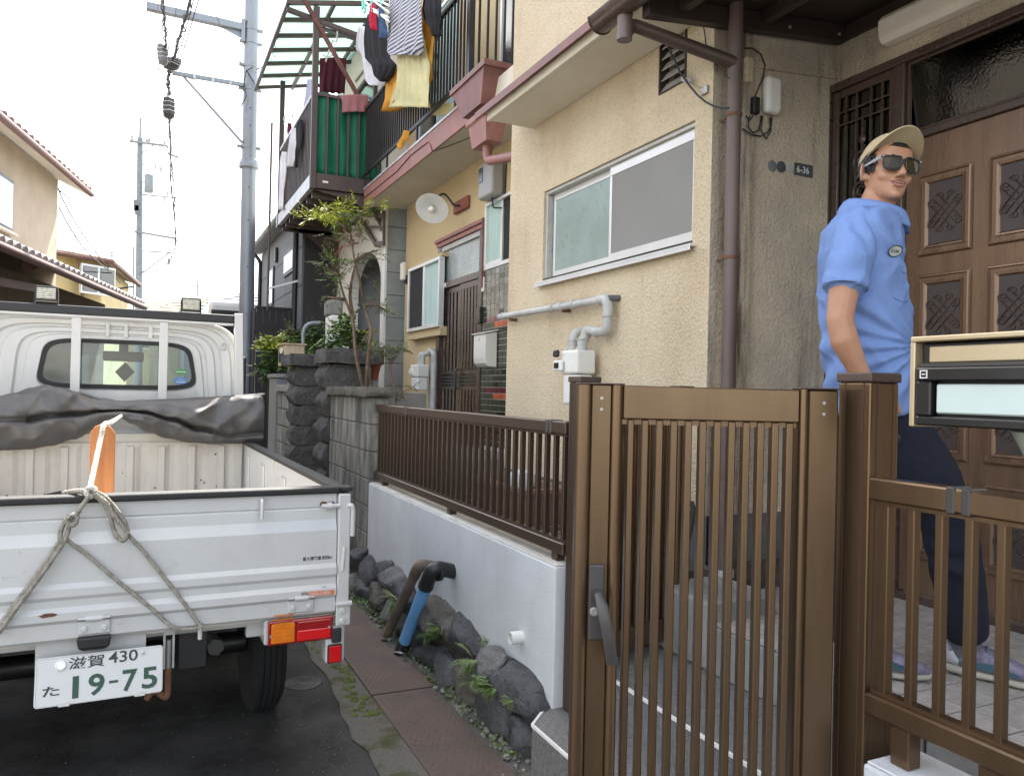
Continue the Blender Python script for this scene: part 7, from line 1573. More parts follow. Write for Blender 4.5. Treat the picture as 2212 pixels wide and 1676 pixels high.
# ================================================================== plants
def leaf(b, p, d, nrm, L_, w_):
    d = d.normalized(); s_ = d.cross(nrm)
    if s_.length < 1e-4: s_ = d.orthogonal()
    s_ = s_.normalized() * w_; n2 = s_.cross(d).normalized() * w_ * .35
    b.add([p, p + d * L_ * .45 + s_ - n2, p + d * L_, p + d * L_ * .45 - s_ - n2, p + d * L_ * .45 + n2 * .3], [(0, 1, 4), (1, 2, 4), (2, 3, 4), (3, 0, 4)])
def rv(r_): return V((r_.gauss(0, 1), r_.gauss(0, 1), r_.gauss(0, 1))).normalized()
def cluster(b, c, rx, rz_, n, L_, w_, r_, droop=.3, ry=None):
    """sprays: short twigs through the clump's volume with paired leaflets"""
    ry = ry or rx * .8
    for i in range(n):
        o = rv(r_) * (r_.random() ** .5); p = c + V((o.x * rx, o.y * ry, o.z * rz_)); d = V((o.x, o.y, o.z * .5 - droop * .3)) + rv(r_) * .7; d.normalize()
        for k in range(5):
            q = p + d * (k * L_ * .42); sd_ = d.cross(V((0, 0, 1))); sd_ = sd_.normalized() if sd_.length > .01 else V((1, 0, 0))
            for s_ in (-1, 1): leaf(b, q, d * .6 + sd_ * s_ + V((0, 0, r_.uniform(-.4, .25))), rv(r_) * .5 + V((0, 0, 1)), L_ * r_.uniform(.7, 1.2), w_)
        leaf(b, p + d * L_ * 2.1, d, V((0, 0, 1)), L_, w_)
def plant(name, label, map_, stems, clumps, Yq, L_, w_, seed, stem_r=.012, cat='plant', group=None, stem_mat='bark'):
    r_ = random.Random(seed); base = P(*map_(*stems[0][0]), Y=Yq); t = thing(name, label, cat, tuple(base), group=group)
    for st in stems:
        pts = [P(*map_(x_, y_), Y=Yq + (r_.uniform(-.12, .12) if k else 0)) for k, (x_, y_) in enumerate(st)]; n = len(pts)
        MB().tube(bend(pts, .1, 3), [stem_r * (1 - .65 * i / max(1, len(bend(pts, .1, 3)) - 1)) for i in range(len(bend(pts, .1, 3)))], 7).build('stem', stem_mat, t, smooth=60)
    mats = sorted({c_[5] for c_ in clumps})
    for m_ in mats:
        b = MB()
        for (x_, y_, rx, ry_, n, mm) in clumps:
            if mm != m_: continue
            c = P(*map_(x_, y_), Y=Yq + r_.uniform(-.15, .15)); e = P(*map_(x_ + rx, y_), Y=Yq); f = P(*map_(x_, y_ - ry_), Y=Yq); cluster(b, c, (e - c).length * .8, abs(f.z - P(*map_(x_, y_), Y=Yq).z) * .9, n, L_, w_, r_)
        b.build('foliage', m_, t, kind='stuff')
    return t
plant('nandina', 'tall thin nandina shrub with feathery lime top growing over the block wall', R3,
      [[(790, 1400), (735, 1150), (720, 900), (660, 760), (610, 580), (620, 430)], [(810, 1395), (840, 1100), (855, 980), (800, 800), (770, 620), (730, 480), (705, 300), (690, 150)], [(845, 1400), (835, 1150), (850, 1000)], [(720, 900), (690, 720), (720, 560), (760, 420)], [(730, 480), (820, 420), (900, 400)], [(690, 150), (600, 120), (500, 110)], [(690, 260), (640, 210), (560, 170)], [(700, 200), (760, 130), (860, 80)], [(660, 760), (600, 750), (540, 740)], [(800, 800), (880, 790), (980, 850)], [(610, 580), (560, 560), (520, 500)]],
      [(480, 105, 90, 18, 14, 'leaf_lime_sunlit'), (560, 110, 90, 22, 16, 'leaf_lime_sunlit'), (450, 160, 70, 16, 9, 'leaf_lime_sunlit'), (640, 85, 90, 50, 22, 'leaf_lime_sunlit'), (760, 100, 40, 70, 12, 'leaf_lime_sunlit'), (580, 165, 120, 26, 16, 'leaf_lime_sunlit'), (900, 60, 60, 30, 7, 'leaf_lime_sunlit'), (840, 100, 60, 30, 7, 'leaf_mid'), (690, 160, 90, 45, 14, 'leaf_mid'), (620, 215, 110, 35, 14, 'leaf_mid'), (740, 220, 60, 50, 9, 'leaf_mid'), (560, 280, 55, 30, 9, 'leaf_olive'), (640, 350, 30, 25, 6, 'leaf_red'), (735, 300, 40, 40, 6, 'leaf_red'), (700, 300, 70, 60, 8, 'leaf_olive'), (500, 490, 70, 22, 7, 'leaf_olive'), (610, 470, 60, 30, 14, 'leaf_mid'), (600, 560, 80, 50, 12, 'leaf_olive'), (540, 600, 60, 30, 10, 'leaf_mid'), (760, 470, 80, 40, 10, 'leaf_olive'), (880, 430, 90, 30, 9, 'leaf_olive'), (870, 610, 60, 30, 5, 'leaf_olive'), (620, 660, 60, 60, 7, 'leaf_olive'), (560, 745, 80, 25, 8, 'leaf_olive'), (900, 800, 110, 35, 10, 'leaf_olive'), (980, 850, 40, 25, 5, 'leaf_mid'), (700, 780, 60, 40, 5, 'leaf_olive')], 6.5, .040, .0060, 3, .017)
plant('dwarf_nandina', 'small flat-topped shrub on a thin stem behind the end of the block wall', R3, [[(1030, 1420), (1000, 1350), (990, 1230), (980, 1170)], [(990, 1230), (1030, 1170)], [(985, 1200), (930, 1150)]], [(900, 1130, 60, 22, 18, 'leaf_olive'), (980, 1120, 70, 28, 26, 'leaf_olive'), (1050, 1110, 55, 26, 18, 'leaf_mid'), (980, 1160, 50, 20, 10, 'leaf_olive')], 6.3, .026, .006, 5, .012)
plant('dry_sapling', 'sparse dry sapling behind the end of the slatted fence', R3, [[(1030, 1530), (1035, 1480), (990, 1430)], [(1035, 1480), (1090, 1430), (1180, 1385)], [(1035, 1490), (1050, 1430)], [(1030, 1500), (1090, 1470)]], [(1150, 1395, 40, 16, 8, 'leaf_olive'), (1090, 1440, 40, 20, 6, 'leaf_olive'), (985, 1430, 30, 16, 5, 'leaf_olive')], 6.1, .022, .005, 6, .007)
plant('broadleaf_shrub', 'broad-leaved green shrub behind the rough pillar in front of the white cabinet', R3, [[(700, 1140), (690, 1050), (640, 930)], [(705, 1140), (720, 1040), (760, 1000)], [(700, 1140), (790, 1080), (830, 990)]], [(640, 930, 40, 45, 12, 'leaf_mid'), (650, 1010, 50, 60, 14, 'leaf_mid'), (700, 1060, 90, 50, 20, 'leaf_dark'), (760, 1080, 60, 50, 14, 'leaf_dark'), (815, 990, 40, 30, 8, 'leaf_lime_sunlit'), (530, 1010, 30, 30, 5, 'leaf_mid'), (620, 1090, 60, 40, 12, 'leaf_dark')], 7.7, .07, .019, 8, .012)
plant('green_hedge', 'dense dark green bush behind the wooden letterbox', R3, [[(420, 1200), (420, 1060)], [(350, 1200), (340, 1050), (260, 960)]], [(420, 1040, 90, 90, 60, 'leaf_dark'), (470, 980, 50, 60, 34, 'leaf_dark'), (420, 1110, 90, 40, 40, 'leaf_mid'), (330, 1040, 60, 40, 26, 'leaf_mid'), (280, 990, 40, 40, 16, 'leaf_olive')], 10.2, .055, .016, 9, .02)
plant('lime_hydrangea', 'bush with bright lime leaves above darker ones left of the wooden letterbox', R3, [[(140, 1300), (140, 1150), (130, 1040)], [(150, 1300), (180, 1150)]], [(130, 1040, 45, 30, 14, 'leaf_lime_sunlit'), (180, 1060, 40, 30, 10, 'leaf_lime_sunlit'), (110, 1090, 35, 30, 10, 'leaf_lime_sunlit'), (130, 1160, 45, 60, 26, 'leaf_mid'), (110, 1250, 50, 40, 20, 'leaf_dark'), (80, 1280, 50, 25, 12, 'leaf_mid'), (200, 1260, 30, 30, 8, 'leaf_dark')], 10.5, .075, .024, 10, .015)
fp = thing('flower_pot', 'red-brown flower pot on the dark garden wall by the rough pillar', 'flower pot', (0, 0, 0))
c = P(*R3(852, 1352), Y=6.82); fp.location = c; MW[fp.name] = Matrix.Translation(c)
MB().lathe([(.055, 0), (.085, .135), (.095, .135), (.095, .165), (.085, .165), (.08, .15), (0, .15)], c, n=20).build('pot', 'terracotta', fp, smooth=40)
b = MB(); r_ = random.Random(4); cluster(b, c + V((0, 0, .24)), .10, .10, 40, .024, .006, r_); b.build('foliage', 'leaf_olive', fp, kind='stuff'); MB().tube([c + V((0, 0, .14)), c + V((.01, 0, .25))], .006, 6).build('stem', 'bark', fp)
# ferns in the boulders
def fern(x_, y_, size, seed, lab):
    r_ = random.Random(seed); c = P(*Q2(x_, y_), X=1.285); t = thing('fern', lab, 'fern', tuple(c), group='ferns growing between the boulders'); b = MB()
    for i in range(9):
        a = r_.uniform(-2.6, .4); d = V((-.55 + .2 * math.cos(a), math.sin(a) * .8, r_.uniform(.1, .9))).normalized(); p = c + V((.03, 0, 0))
        for k in range(9):
            d = (d + V((0, 0, -.12))).normalized(); p = p + d * size * .11; s_ = d.cross(V((0, 0, 1))).normalized(); L2 = size * .30 * math.sin(math.pi * (k + 1.2) / 11)
            for sg in (-1, 1): leaf(b, p, s_ * sg + d * .35, V((0, 0, 1)), L2, L2 * .2)
    b.build('frond', 'fern', t, kind='stuff')
for i, (x_, y_, s_, lab) in enumerate(((440, 540, .12, 'fern tuft left of the drain pipe feet'), (700, 700, .08, 'small fern tuft just right of the blue drain pipe'), (650, 760, .07, 'tiny fern low beside the blue drain pipe'), (930, 920, .11, 'bright fern between the big boulders'), (1000, 1060, .11, 'fern trailing under the longest boulder'), (1060, 1110, .09, 'fern low beside the warm grey boulder'), (1025, 790, .05, 'fern sprig against the white wall on top of a boulder'), (1180, 1190, .05, 'fern sprig under the largest end boulder'))): fern(x_, y_, s_, 20 + i, lab)
# creeping weeds and moss along the gutter
b = MB(); r_ = random.Random(12)
for i in range(900):
    y = r_.choice((r_.uniform(3.9, 5.6), r_.uniform(4.2, 5.3), r_.uniform(2.6, 3.9))); x = 1.275 + r_.gauss(0, .028) + (.02 if y > 4.2 else .01)
    if x < 1.243: continue
    leaf(b, V((x, y, .008 + r_.random() * .03)), rv(r_) + V((0, 0, .4)), rv(r_), r_.uniform(.008, .02), .005)
b.build('gutter_weeds', 'leaf_mid', kind='stuff', label='low creeping weeds along the foot of the boulders')
b = MB()
for i in range(420):
    y = r_.uniform(2.3, 5.2); x = r_.choice((r_.gauss(1.262, .012), r_.gauss(.90, .035)));
    if noise.noise(V((x * 6, y * 2.2, 3))) < .02: continue
    if 1.23 > x > .955: continue
    s_ = r_.uniform(.006, .018); b.ball((x, y, .006), s_, 6, 4, (1, 1.3, .42))
b.build('moss_cushions', 'moss', kind='stuff', smooth=180, label='moss cushions beside the steel gutter plates')

# ================================================================== the man at the door
def PD(u, v, dep):
    return CAM + (CF + CR * ((u - W_ / 2) / F_) - CU * ((v - H_ / 2) / F_)) * dep
_r = PD(1885, 700, 1) - CAM; FH = V((_r.x, _r.y, 0)).normalized(); UP = V((0, 0, 1)); RH = FH.cross(UP).normalized()   # towards and across the line of sight to him
KP = 2.46 / F_ * .907
def capsule(b, p, q, r0, r1, n=14, m=5):
    p, q = V(p), V(q); t = (q - p).normalized(); x = t.orthogonal().normalized(); y = t.cross(x); rings = []
    for i in range(1, m + 1): a = math.pi / 2 * (1 - i / m); rings.append((p - t * r0 * math.sin(a), r0 * math.cos(a)))
    for i in range(0, m): a = math.pi / 2 * i / m; rings.append((q + t * r1 * math.sin(a), r1 * math.cos(a)))
    b.loft([[c + (x * math.cos(6.2832 * k / n) + y * math.sin(6.2832 * k / n)) * r_ for k in range(n)] for c, r_ in rings], True, True, True)
def chain(b, pts, n=14):
    for (p, r0), (q, r1) in zip(pts, pts[1:]): capsule(b, p, q, r0, r1, n)
def ellipsoid(b, c, ax, rad, n=18, m=12):
    c = V(c); rings = []
    if ax[2] is hu: rad = tuple(r_ * HK for r_ in rad)
    for i in range(1, m):
        th = math.pi * i / m; rings.append([c + ax[0] * (rad[0] * math.sin(th) * math.cos(6.2832 * k / n)) + ax[1] * (rad[1] * math.sin(th) * math.sin(6.2832 * k / n)) - ax[2] * (rad[2] * math.cos(th)) for k in range(n)])
    b.loft(rings, True, True, True)
def fused(b, voxel, smooth_it, name):
    """one continuous skin over the collected volumes"""
    me = bpy.data.meshes.new('tmp'); me.from_pydata([tuple(v) for v in b.v], [], b.f); me.update()
    bm = bmesh.new(); bm.from_mesh(me); bmesh.ops.recalc_face_normals(bm, faces=bm.faces[:]); bm.to_mesh(me); bm.free()
    o = bpy.data.objects.new('tmp', me); COL.objects.link(o)
    q = o.modifiers.new('r', 'REMESH'); q.mode = 'VOXEL'; q.voxel_size = voxel
    q = o.modifiers.new('s', 'SMOOTH'); q.factor = .5; q.iterations = smooth_it
    dg = bpy.context.evaluated_depsgraph_get(); out = bpy.data.meshes.new_from_object(o.evaluated_get(dg)); bpy.data.objects.remove(o); bpy.data.meshes.remove(me)
    out.name = name; out.polygons.foreach_set('use_smooth', [True] * len(out.polygons)); return out
def link_me(name, me, mats, parent, org):
    me.transform(Matrix.Translation(-V(org)))
    me.materials.clear()
    for m_ in mats: me.materials.append(M[m_])
    o = bpy.data.objects.new(name, me); COL.objects.link(o)
    if parent is not None: o.parent = parent
    else: o.location = org
    MW[o.name] = Matrix.Translation(V(org)); return o
PO = V((*(P(2000, 1455, Z=.541).xy), .541))
# head frame
_h = PD(1917, 353, 1) - CAM; hv = V((_h.x, _h.y, 0)).normalized(); hr_ = hv.cross(UP)
hf = (-hv * math.cos(R(30)) + hr_ * math.sin(R(30)) + UP * .06).normalized()
hs_ = UP.cross(hf).normalized(); hu = hf.cross(hs_).normalized()
rl = R(7); hs_, hu = hs_ * math.cos(rl) - hu * math.sin(rl), hu * math.cos(rl) + hs_ * math.sin(rl)
HC = PD(1914, 376, 2.45)
HK = .885
def H(s_, f, z): return HC + (hs_ * s_ + hf * f + hu * z) * HK
HAX = (hs_, hf, hu)
b = MB()
rings = []
for z, w_, f_, k_ in ((-.114, .014, .074, .050), (-.110, .026, .083, .034), (-.100, .038, .088, .008), (-.085, .047, .0885, -.018), (-.065, .0545, .088, -.045), (-.045, .0595, .0885, -.064), (-.025, .0640, .0885, -.078), (0, .0690, .0860, -.090), (.025, .0725, .0900, -.098), (.05, .0745, .0890, -.103), (.08, .072, .081, -.102), (.105, .061, .060, -.088), (.122, .042, .036, -.062), (.131, .018, .008, -.030)):
    ring = []
    for k in range(32):
        a = 6.2832 * k / 32; c_, n_ = math.cos(a), math.sin(a); x = w_ * math.copysign(abs(c_) ** .82, c_); mid = .5 * (f_ + k_) * .45
        y = mid + (f_ - mid) * abs(n_) ** .90 if n_ > 0 else mid - (mid - k_) * abs(n_) ** .95
        ring.append(H(x, y, z))
    rings.append(ring)
b.loft(rings, True, True, True)
ellipsoid(b, H(0, .074, -.100), HAX, (.020, .020, .016))
for s_ in (-1, 1):
    ellipsoid(b, H(s_ * .034, .060, -.032), HAX, (.026, .022, .026)); ellipsoid(b, H(s_ * .0125, .0975, -.040), HAX, (.0085, .010, .0075), 10, 8)
    ellipsoid(b, H(s_ * .081, -.014, .000), (hs_ * .80 - hf * .6 * s_, hf * .80 + hs_ * .6 * s_, hu), (.0075, .021, .033)); ellipsoid(b, H(s_ * .071, -.004, -.024), HAX, (.008, .010, .013))
capsule(b, H(0, .086, .008), H(0, .1085, -.033), .0085, .0115); capsule(b, H(-.036, .080, .020), H(.036, .080, .020), .009, .009)
ellipsoid(b, H(0, .080, -.064), HAX, (.026, .0125, .018))
# neck, trunk, arms, legs
nk0, nk1 = H(0, -.020, -.070), PD(1880, 476, 2.46)
capsule(b, nk0, nk1, .050, .058); capsule(b, H(.0, .03, -.10), PD(1905, 462, 2.45), .026, .03)
chest = PD(1858, 560, 2.46); pel = PD(1880, 900, 2.46)
capsule(b, PD(1868, 510, 2.46), PD(1870, 700, 2.46), .105, .095); capsule(b, PD(1870, 690, 2.46), pel, .095, .115)
capsule(b, PD(1868, 505, 2.46), PD(1850, 520, 2.34), .05, .036); capsule(b, PD(1868, 505, 2.46), PD(1862, 520, 2.60), .05, .036)
ra = [(PD(1846, 526, 2.33), .036), (PD(1825, 610, 2.262), .044), (PD(1814, 690, 2.24), .037), (PD(1824, 735, 2.235), .040), (PD(1847, 785, 2.235), .031), (PD(1866, 822, 2.235), .0255)]
chain(b, ra)
# veins and elbow bone
chain(b, [(PD(1822, 700, 2.206), .004), (PD(1834, 745, 2.200), .004), (PD(1846, 790, 2.208), .003)], 6); ellipsoid(b, PD(1801, 680, 2.25), (RH, FH, UP), (.016, .022, .022))
la = [(PD(1862, 526, 2.60), .036), (PD(1835, 700, 2.66), .040), (PD(1838, 800, 2.66), .038), (PD(1828, 900, 2.64), .027)]
chain(b, la)
def hand(w, d, side, palm_n, curl, hold=False):
    """w wrist, d direction of the hand, side = towards the thumb, palm_n = palm normal"""
    d, side, palm_n = d.normalized(), side.normalized(), palm_n.normalized()
    capsule(b, w, w + d * .045, .026, .024); ellipsoid(b, w + d * .055, (side, palm_n, d), (.040, .015, .048))
    for k, (off, L_) in enumerate(((.030, .070), (.011, .078), (-.009, .073), (-.028, .058))):
        p = w + d * .088 + side * off; dd = d.copy(); r_ = .0088; cur = p
        for j, ll in enumerate((.44, .31, .25)):
            a = curl * (.5 + .5 * j); dd = (dd * math.cos(a) + palm_n * math.sin(a)).normalized(); nx_ = cur + dd * L_ * ll; capsule(b, cur, nx_, r_, r_ * .92, 8, 3); cur = nx_; r_ *= .92
    t0 = w + d * .03 + side * .034; t1 = t0 + (side * .7 + d * .6 + palm_n * .45) * .042; t2 = t1 + (d * .9 + palm_n * .5 + side * .1) * .034; capsule(b, t0, t1, .012, .0105, 8, 3); capsule(b, t1, t2, .0105, .009, 8, 3)
hand(PD(1868, 826, 2.235), PD(1884, 880, 2.235) - PD(1868, 826, 2.235), RH, FH, .55)
hand(PD(1827, 905, 2.64), V((0, 0, -1)), -RH * .3 - FH * .2 + RH * .9, -FH, .9)
hipR, hipL = PD(1915, 925, 2.40), PD(1880, 930, 2.53)
legR = [(hipR, .088), (PD(2000, 1030, 2.385), .075), (PD(2052, 1130, 2.375), .058), (PD(2070, 1220, 2.39), .055), (PD(2084, 1360, 2.41), .038)]
legL = [(hipL, .088), (PD(1862, 1060, 2.55), .072), (PD(1845, 1180, 2.56), .056), (PD(1838, 1260, 2.55), .05), (PD(1832, 1385, 2.53), .038)]
chain(b, legR); chain(b, legL)
me = fused(b, .0042, 3, 'person')
# smile creases from the nose to the mouth corners, and below the lip
def seg_d(p, a, c_):
    t_ = max(0, min(1, (p - a).dot(c_ - a) / (c_ - a).length_squared)); return (p - a.lerp(c_, t_)).length
_nl = [V(v.normal) for v in me.vertices]
for v, vn in zip(me.vertices, _nl):
    p = v.co
    if (p - HC).length > .16: continue
    k = 0
    for s_ in (-1, 1):
        k += .0036 * math.exp(-(seg_d(p, H(s_ * .019, .097, -.034), H(s_ * .037, .080, -.064)) / .0045) ** 2) + .002 * math.exp(-(seg_d(p, H(s_ * .037, .080, -.064), H(s_ * .035, .076, -.084)) / .004) ** 2) + .0018 * math.exp(-(seg_d(p, H(s_ * .050, .066, -.040), H(s_ * .053, .058, -.070)) / .004) ** 2)
        k -= .0030 * math.exp(-((p - H(s_ * .036, .080, -.040)).length / .014) ** 2)
    k += .003 * math.exp(-(seg_d(p, H(-.012, .086, -.083), H(.012, .086, -.083)) / .006) ** 2)
    v.co = p - vn * k
me.update()
person = link_me('person', me, ['skin', 'lip'], None, PO)
tag(person, 'man in a blue short-sleeved shirt, khaki cap and sunglasses standing before the door', 'person')
def child(b, name, m_, parent=person, **k): return b.build(name, m_, parent, **k)

# shirt
b = MB(); rings = []
prof = [(447, 1845, 1922, .062), (462, 1822, 1936, .10), (478, 1798, 1944, .165), (505, 1771, 1950, .200), (560, 1763, 1954, .205), (640, 1766, 1962, .190), (730, 1769, 1976, .178), (820, 1772, 1982, .180), (888, 1776, 1984, .186), (893, 1778, 1982, .184)]
for v, u0, u1, dp in prof:
    c = PD((u0 + u1) / 2, v, 2.46); hw = (u1 - u0) / 2 * KP * .955; rings.append([c + RH * (hw * math.copysign(abs(math.cos(a)) ** .85, math.cos(a))) + FH * (dp * math.copysign(abs(math.sin(a)) ** .85, math.sin(a))) for a in [6.2832 * k / 40 for k in range(40)]])
b.loft(rings, True, True, True)
chain(b, [(PD(1846, 516, 2.325), .064), (PD(1838, 560, 2.285), .062), (PD(1829, 606, 2.265), .057)], 20)
rg = []
for f_, rr_ in ((0, .060), (.6, .058), (1, .061)):
    c = PD(1834, 560, 2.27).lerp(PD(1826, 622, 2.255), f_); ax_ = (PD(1826, 622, 2.255) - PD(1834, 560, 2.27)).normalized(); x = ax_.cross(FH).normalized(); y = ax_.cross(x); rg.append([c + (x * math.cos(6.2832 * k / 24) + y * math.sin(6.2832 * k / 24)) * rr_ for k in range(24)])
b.loft(rg, True, True, True)
chain(b, [(PD(1862, 516, 2.60), .066), (PD(1846, 600, 2.645), .060)], 18)
me = fused(b, .0055, 3, 'shirt')
me.calc_loop_triangles()
nrm = [V(v.normal) for v in me.vertices]
for v, n_ in zip(me.vertices, nrm):
    p = v.co; q = p - PO; u_ = q.dot(RH); z = q.z; d_ = q.dot(FH)
    w_ = .011 * (1 - abs(noise.noise(V((u_ * 5 + z * 3.5, d_ * 5, z * 2.0))))) ** 6 + .006 * (1 - abs(noise.noise(V((u_ * 9 - z * 6, d_ * 8, z * 5 + 9))))) ** 7 - .002 + .0065 * math.sin((u_ * 1.2 + z * .75 + .25 * noise.noise(p * 5)) * 42) * max(0, noise.noise(V((u_ * 4, d_ * 4, z * 3 + 2))) + .25) + .003 * noise.noise(p * 28)
    # folds fanning from the armpit and shoulder
    w_ += .008 * math.sin(math.atan2(z - 1.02, u_ + .05) * 16 + 3 * noise.noise(p * 4)) * math.exp(-((z - .95) / .16) ** 2)
    v.co = p + n_ * w_
me.update()
shirt = link_me('shirt', me, ['shirt_blue'], person, PO)
# collar
b = MB(); cn0 = PD(1884, 446, 2.455); rows = [[], [], [], []]
for k in range(33):
    a = R(-155 + 310 * k / 32); dirv = (RH * -math.cos(a) * 1 + FH * math.sin(a)); front = (1 - math.cos(a)) / 2
    rx = .064 + .0; top = cn0 + dirv * rx + UP * (.028 - .045 * front) + RH * .018 * front; out = top + dirv * .022 - UP * (.018); low = top + dirv * .043 - UP * (.052 + .024 * front)
    rows[0].append(cn0 + dirv * (rx - .002) + UP * (-.01 - .05 * front) + RH * .018 * front); rows[1].append(top); rows[2].append(out + UP * .012); rows[3].append(low)
b.loft(rows, close=False); child(b, 'collar', 'shirt_blue', smooth=180, thick=.003, sub=1)
# buttons, placket, name patch
pk_ = [PD(u, v, d_) for u, v, d_ in ((1928, 468, 2.36), (1942, 500, 2.34), (1950, 545, 2.34), (1956, 610, 2.345), (1966, 690, 2.35), (1974, 780, 2.35), (1977, 880, 2.35))]
for (u, v, d_) in ((1938, 478, 2.33), (1951, 541, 2.30), (1953, 585, 2.305)): MB().lathe([(.0062, 0), (.0062, .002), (.004, .003), (0, .002)], PD(u, v, d_), (RH * .75 - FH * .66), 12, caps=False).build('button', 'shirt_blue', person, smooth=40)
pc = PD(1932, 545, 2.285); px_ = (RH * .80 + FH * .60).normalized(); px_ = (RH * .72 - FH * -.0 + FH * .5).normalized(); py_ = (UP * .93 + RH * -.18).normalized(); pn = px_.cross(py_)
def on(me_o, p, d_): return p
dep0 = shirt
def ray_shirt(u, v):
    o0 = CAM - PO; d_ = (PD(u, v, 1) - CAM).normalized(); ok, loc, n_, i_ = shirt.ray_cast(o0, d_)
    return (loc + PO, n_) if ok else (PD(u, v, 2.3), -FH)
bpy.context.view_layer.update()
pp0, pn0 = ray_shirt(1931, 541); tx = (RH - pn0 * RH.dot(pn0)).normalized(); ty_ = pn0.cross(tx); ty_ = ty_ if ty_.z > 0 else -ty_
rt = R(-28); tx, ty_ = tx * math.cos(rt) + ty_ * math.sin(rt), ty_ * math.cos(rt) - tx * math.sin(rt)
b = MB(); b.add([pp0 + pn0 * .006 + tx * .027 * math.cos(a) + ty_ * .017 * math.sin(a) for a in [6.2832 * k / 24 for k in range(24)]], [tuple(range(24))]); child(b, 'name_patch', 'plate_white')
b = MB(); b.tube([pp0 + pn0 * .0065 + tx * .027 * math.cos(a) + ty_ * .017 * math.sin(a) for a in [6.2832 * k / 24 for k in range(24)]], .0015, 5, closed=True); child(b, 'patch_edge', 'ink_green')
b = text_mb('ß Uni', .011, pp0 + pn0 * .0065 - tx * .018 - ty_ * .005, tx, ty_, .0006, .02); child(b, 'patch_lettering', 'ink_green')
# pocket seam on the shirt front
pts = [ray_shirt(u, v) for u, v in ((1926, 640), (1935, 646), (1944, 650), (1953, 652), (1960, 651))]
MB().tube([p + n_ * .001 for p, n_ in pts], .0018, 5).build('pocket_seam', 'shirt_blue', person, smooth=180)
# sleeve hem
c = PD(1826, 621, 2.255); ax_ = (PD(1826, 622, 2.255) - PD(1834, 560, 2.27)).normalized(); x = ax_.cross(FH).normalized(); y = ax_.cross(x)
MB().tube([c + (x * math.cos(6.2832 * k / 26) + y * math.sin(6.2832 * k / 26)) * .0605 for k in range(26)], .0022, 6, closed=True).build('sleeve_hem', 'shirt_blue', person, smooth=180)

# trousers
b = MB(); ellipsoid(b, PD(1884, 905, 2.465), (RH, FH, UP), (.135, .155, .12))
chain(b, [(hipR + V((0, 0, .02)), .104), (PD(1998, 1028, 2.385), .094), (PD(2050, 1130, 2.378), .080), (PD(2068, 1220, 2.39), .074), (PD(2080, 1320, 2.405), .068), (PD(2084, 1352, 2.41), .064)], 20)
chain(b, [(hipL + V((0, 0, .02)), .104), (PD(1862, 1060, 2.55), .088), (PD(1845, 1180, 2.56), .072), (PD(1838, 1290, 2.55), .062), (PD(1833, 1372, 2.53), .058)], 20)
me = fused(b, .006, 4, 'trousers'); nrm = [V(v.normal) for v in me.vertices]
for v, n_ in zip(me.vertices, nrm):
    p = v.co; z = p.z - PO.z; low = max(0, 1 - z / .35)
    v.co = p + n_ * (.008 * noise.noise(V((p.x * 6, p.y * 6, z * 4))) + (.004 + .008 * low) * math.sin(z * 62 + 4 * noise.noise(p * 7)) * max(0, noise.noise(p * 5 + V((3, 0, 0))) + .2 + .3 * low) + .003 * noise.noise(p * 24))
me.update(); link_me('trousers', me, ['trousers'], person, PO)

# shoes
def shoe(heel, dirv, lift=0.):
    d = V((dirv.x, dirv.y, 0)).normalized(); s_ = d.cross(UP); c0 = V((heel.x, heel.y, PO.z + .001)); L_ = .275
    def rg_(f, w_, z0_, z1_): return [c0 + d * (f * L_) + s_ * (w_ * math.copysign(abs(math.cos(a)) ** .7, math.cos(a))) + UP * ((z0_ + z1_) / 2 + (z1_ - z0_) / 2 * math.copysign(abs(math.sin(a)) ** .8, math.sin(a))) for a in [6.2832 * k / 20 for k in range(20)]]
    so_ = MB(); so_.loft([rg_(0, .020, .012, .030), rg_(.04, .034, .004, .034), rg_(.25, .036, .0, .032), rg_(.5, .037, .003, .028), rg_(.75, .047, .0, .026), rg_(.93, .036, .006, .026), rg_(1.0, .014, .016, .026)], True, True, True); sh = child(so_, 'shoe', 'shoe_sole', smooth=60, label='purple and grey running shoe')
    up_ = MB(); up_.loft([rg_(.01, .018, .026, .085), rg_(.05, .030, .026, .098), rg_(.2, .034, .024, .102), rg_(.34, .036, .022, .104), rg_(.5, .038, .020, .090), rg_(.68, .043, .020, .070), rg_(.85, .040, .020, .054), rg_(.95, .028, .020, .042), rg_(.99, .010, .022, .032)], True, True, True); child(up_, 'upper', 'shoe_lilac', sh, smooth=60)
    hl_ = MB(); hl_.loft([rg_(-.004, .014, .03, .080), rg_(.03, .029, .028, .092), rg_(.10, .0345, .028, .088), rg_(.16, .036, .028, .060)], True, True, True); child(hl_, 'heel_counter', 'shoe_grey', sh, smooth=60)
    for f in (.42, .50, .58, .66):
        z_ = .104 - (f - .40) * .13; b = MB(); b.tube([c0 + d * (f * L_) + s_ * (.026 * k_) + UP * (z_ - .012 * abs(k_) ** 2) for k_ in (-1, -.5, 0, .5, 1)], .0028, 5); child(b, 'lace', 'shoe_teal', sh)
    b = MB(); b.loft([[c0 + d * (f * L_) + s_ * (.0395 if f < .6 else .046) * .99 + UP * z_ for f, z_ in ((.15, .04), (.35, .036), (.55, .034), (.75, .034))], [c0 + d * (f * L_) + s_ * (.038 if f < .6 else .0435) + UP * z_ for f, z_ in ((.18, .05), (.36, .056), (.54, .060), (.72, .044))]], close=False); child(b, 'side_stripe', 'shoe_teal', sh, thick=.003)
    capsule(bq := MB(), c0 + d * (.17 * L_) + UP * .07, c0 + d * (.16 * L_) + UP * .16, .036, .038); child(bq, 'sock', 'sock', smooth=180)
fdir = (RH * .97 - FH * .22)
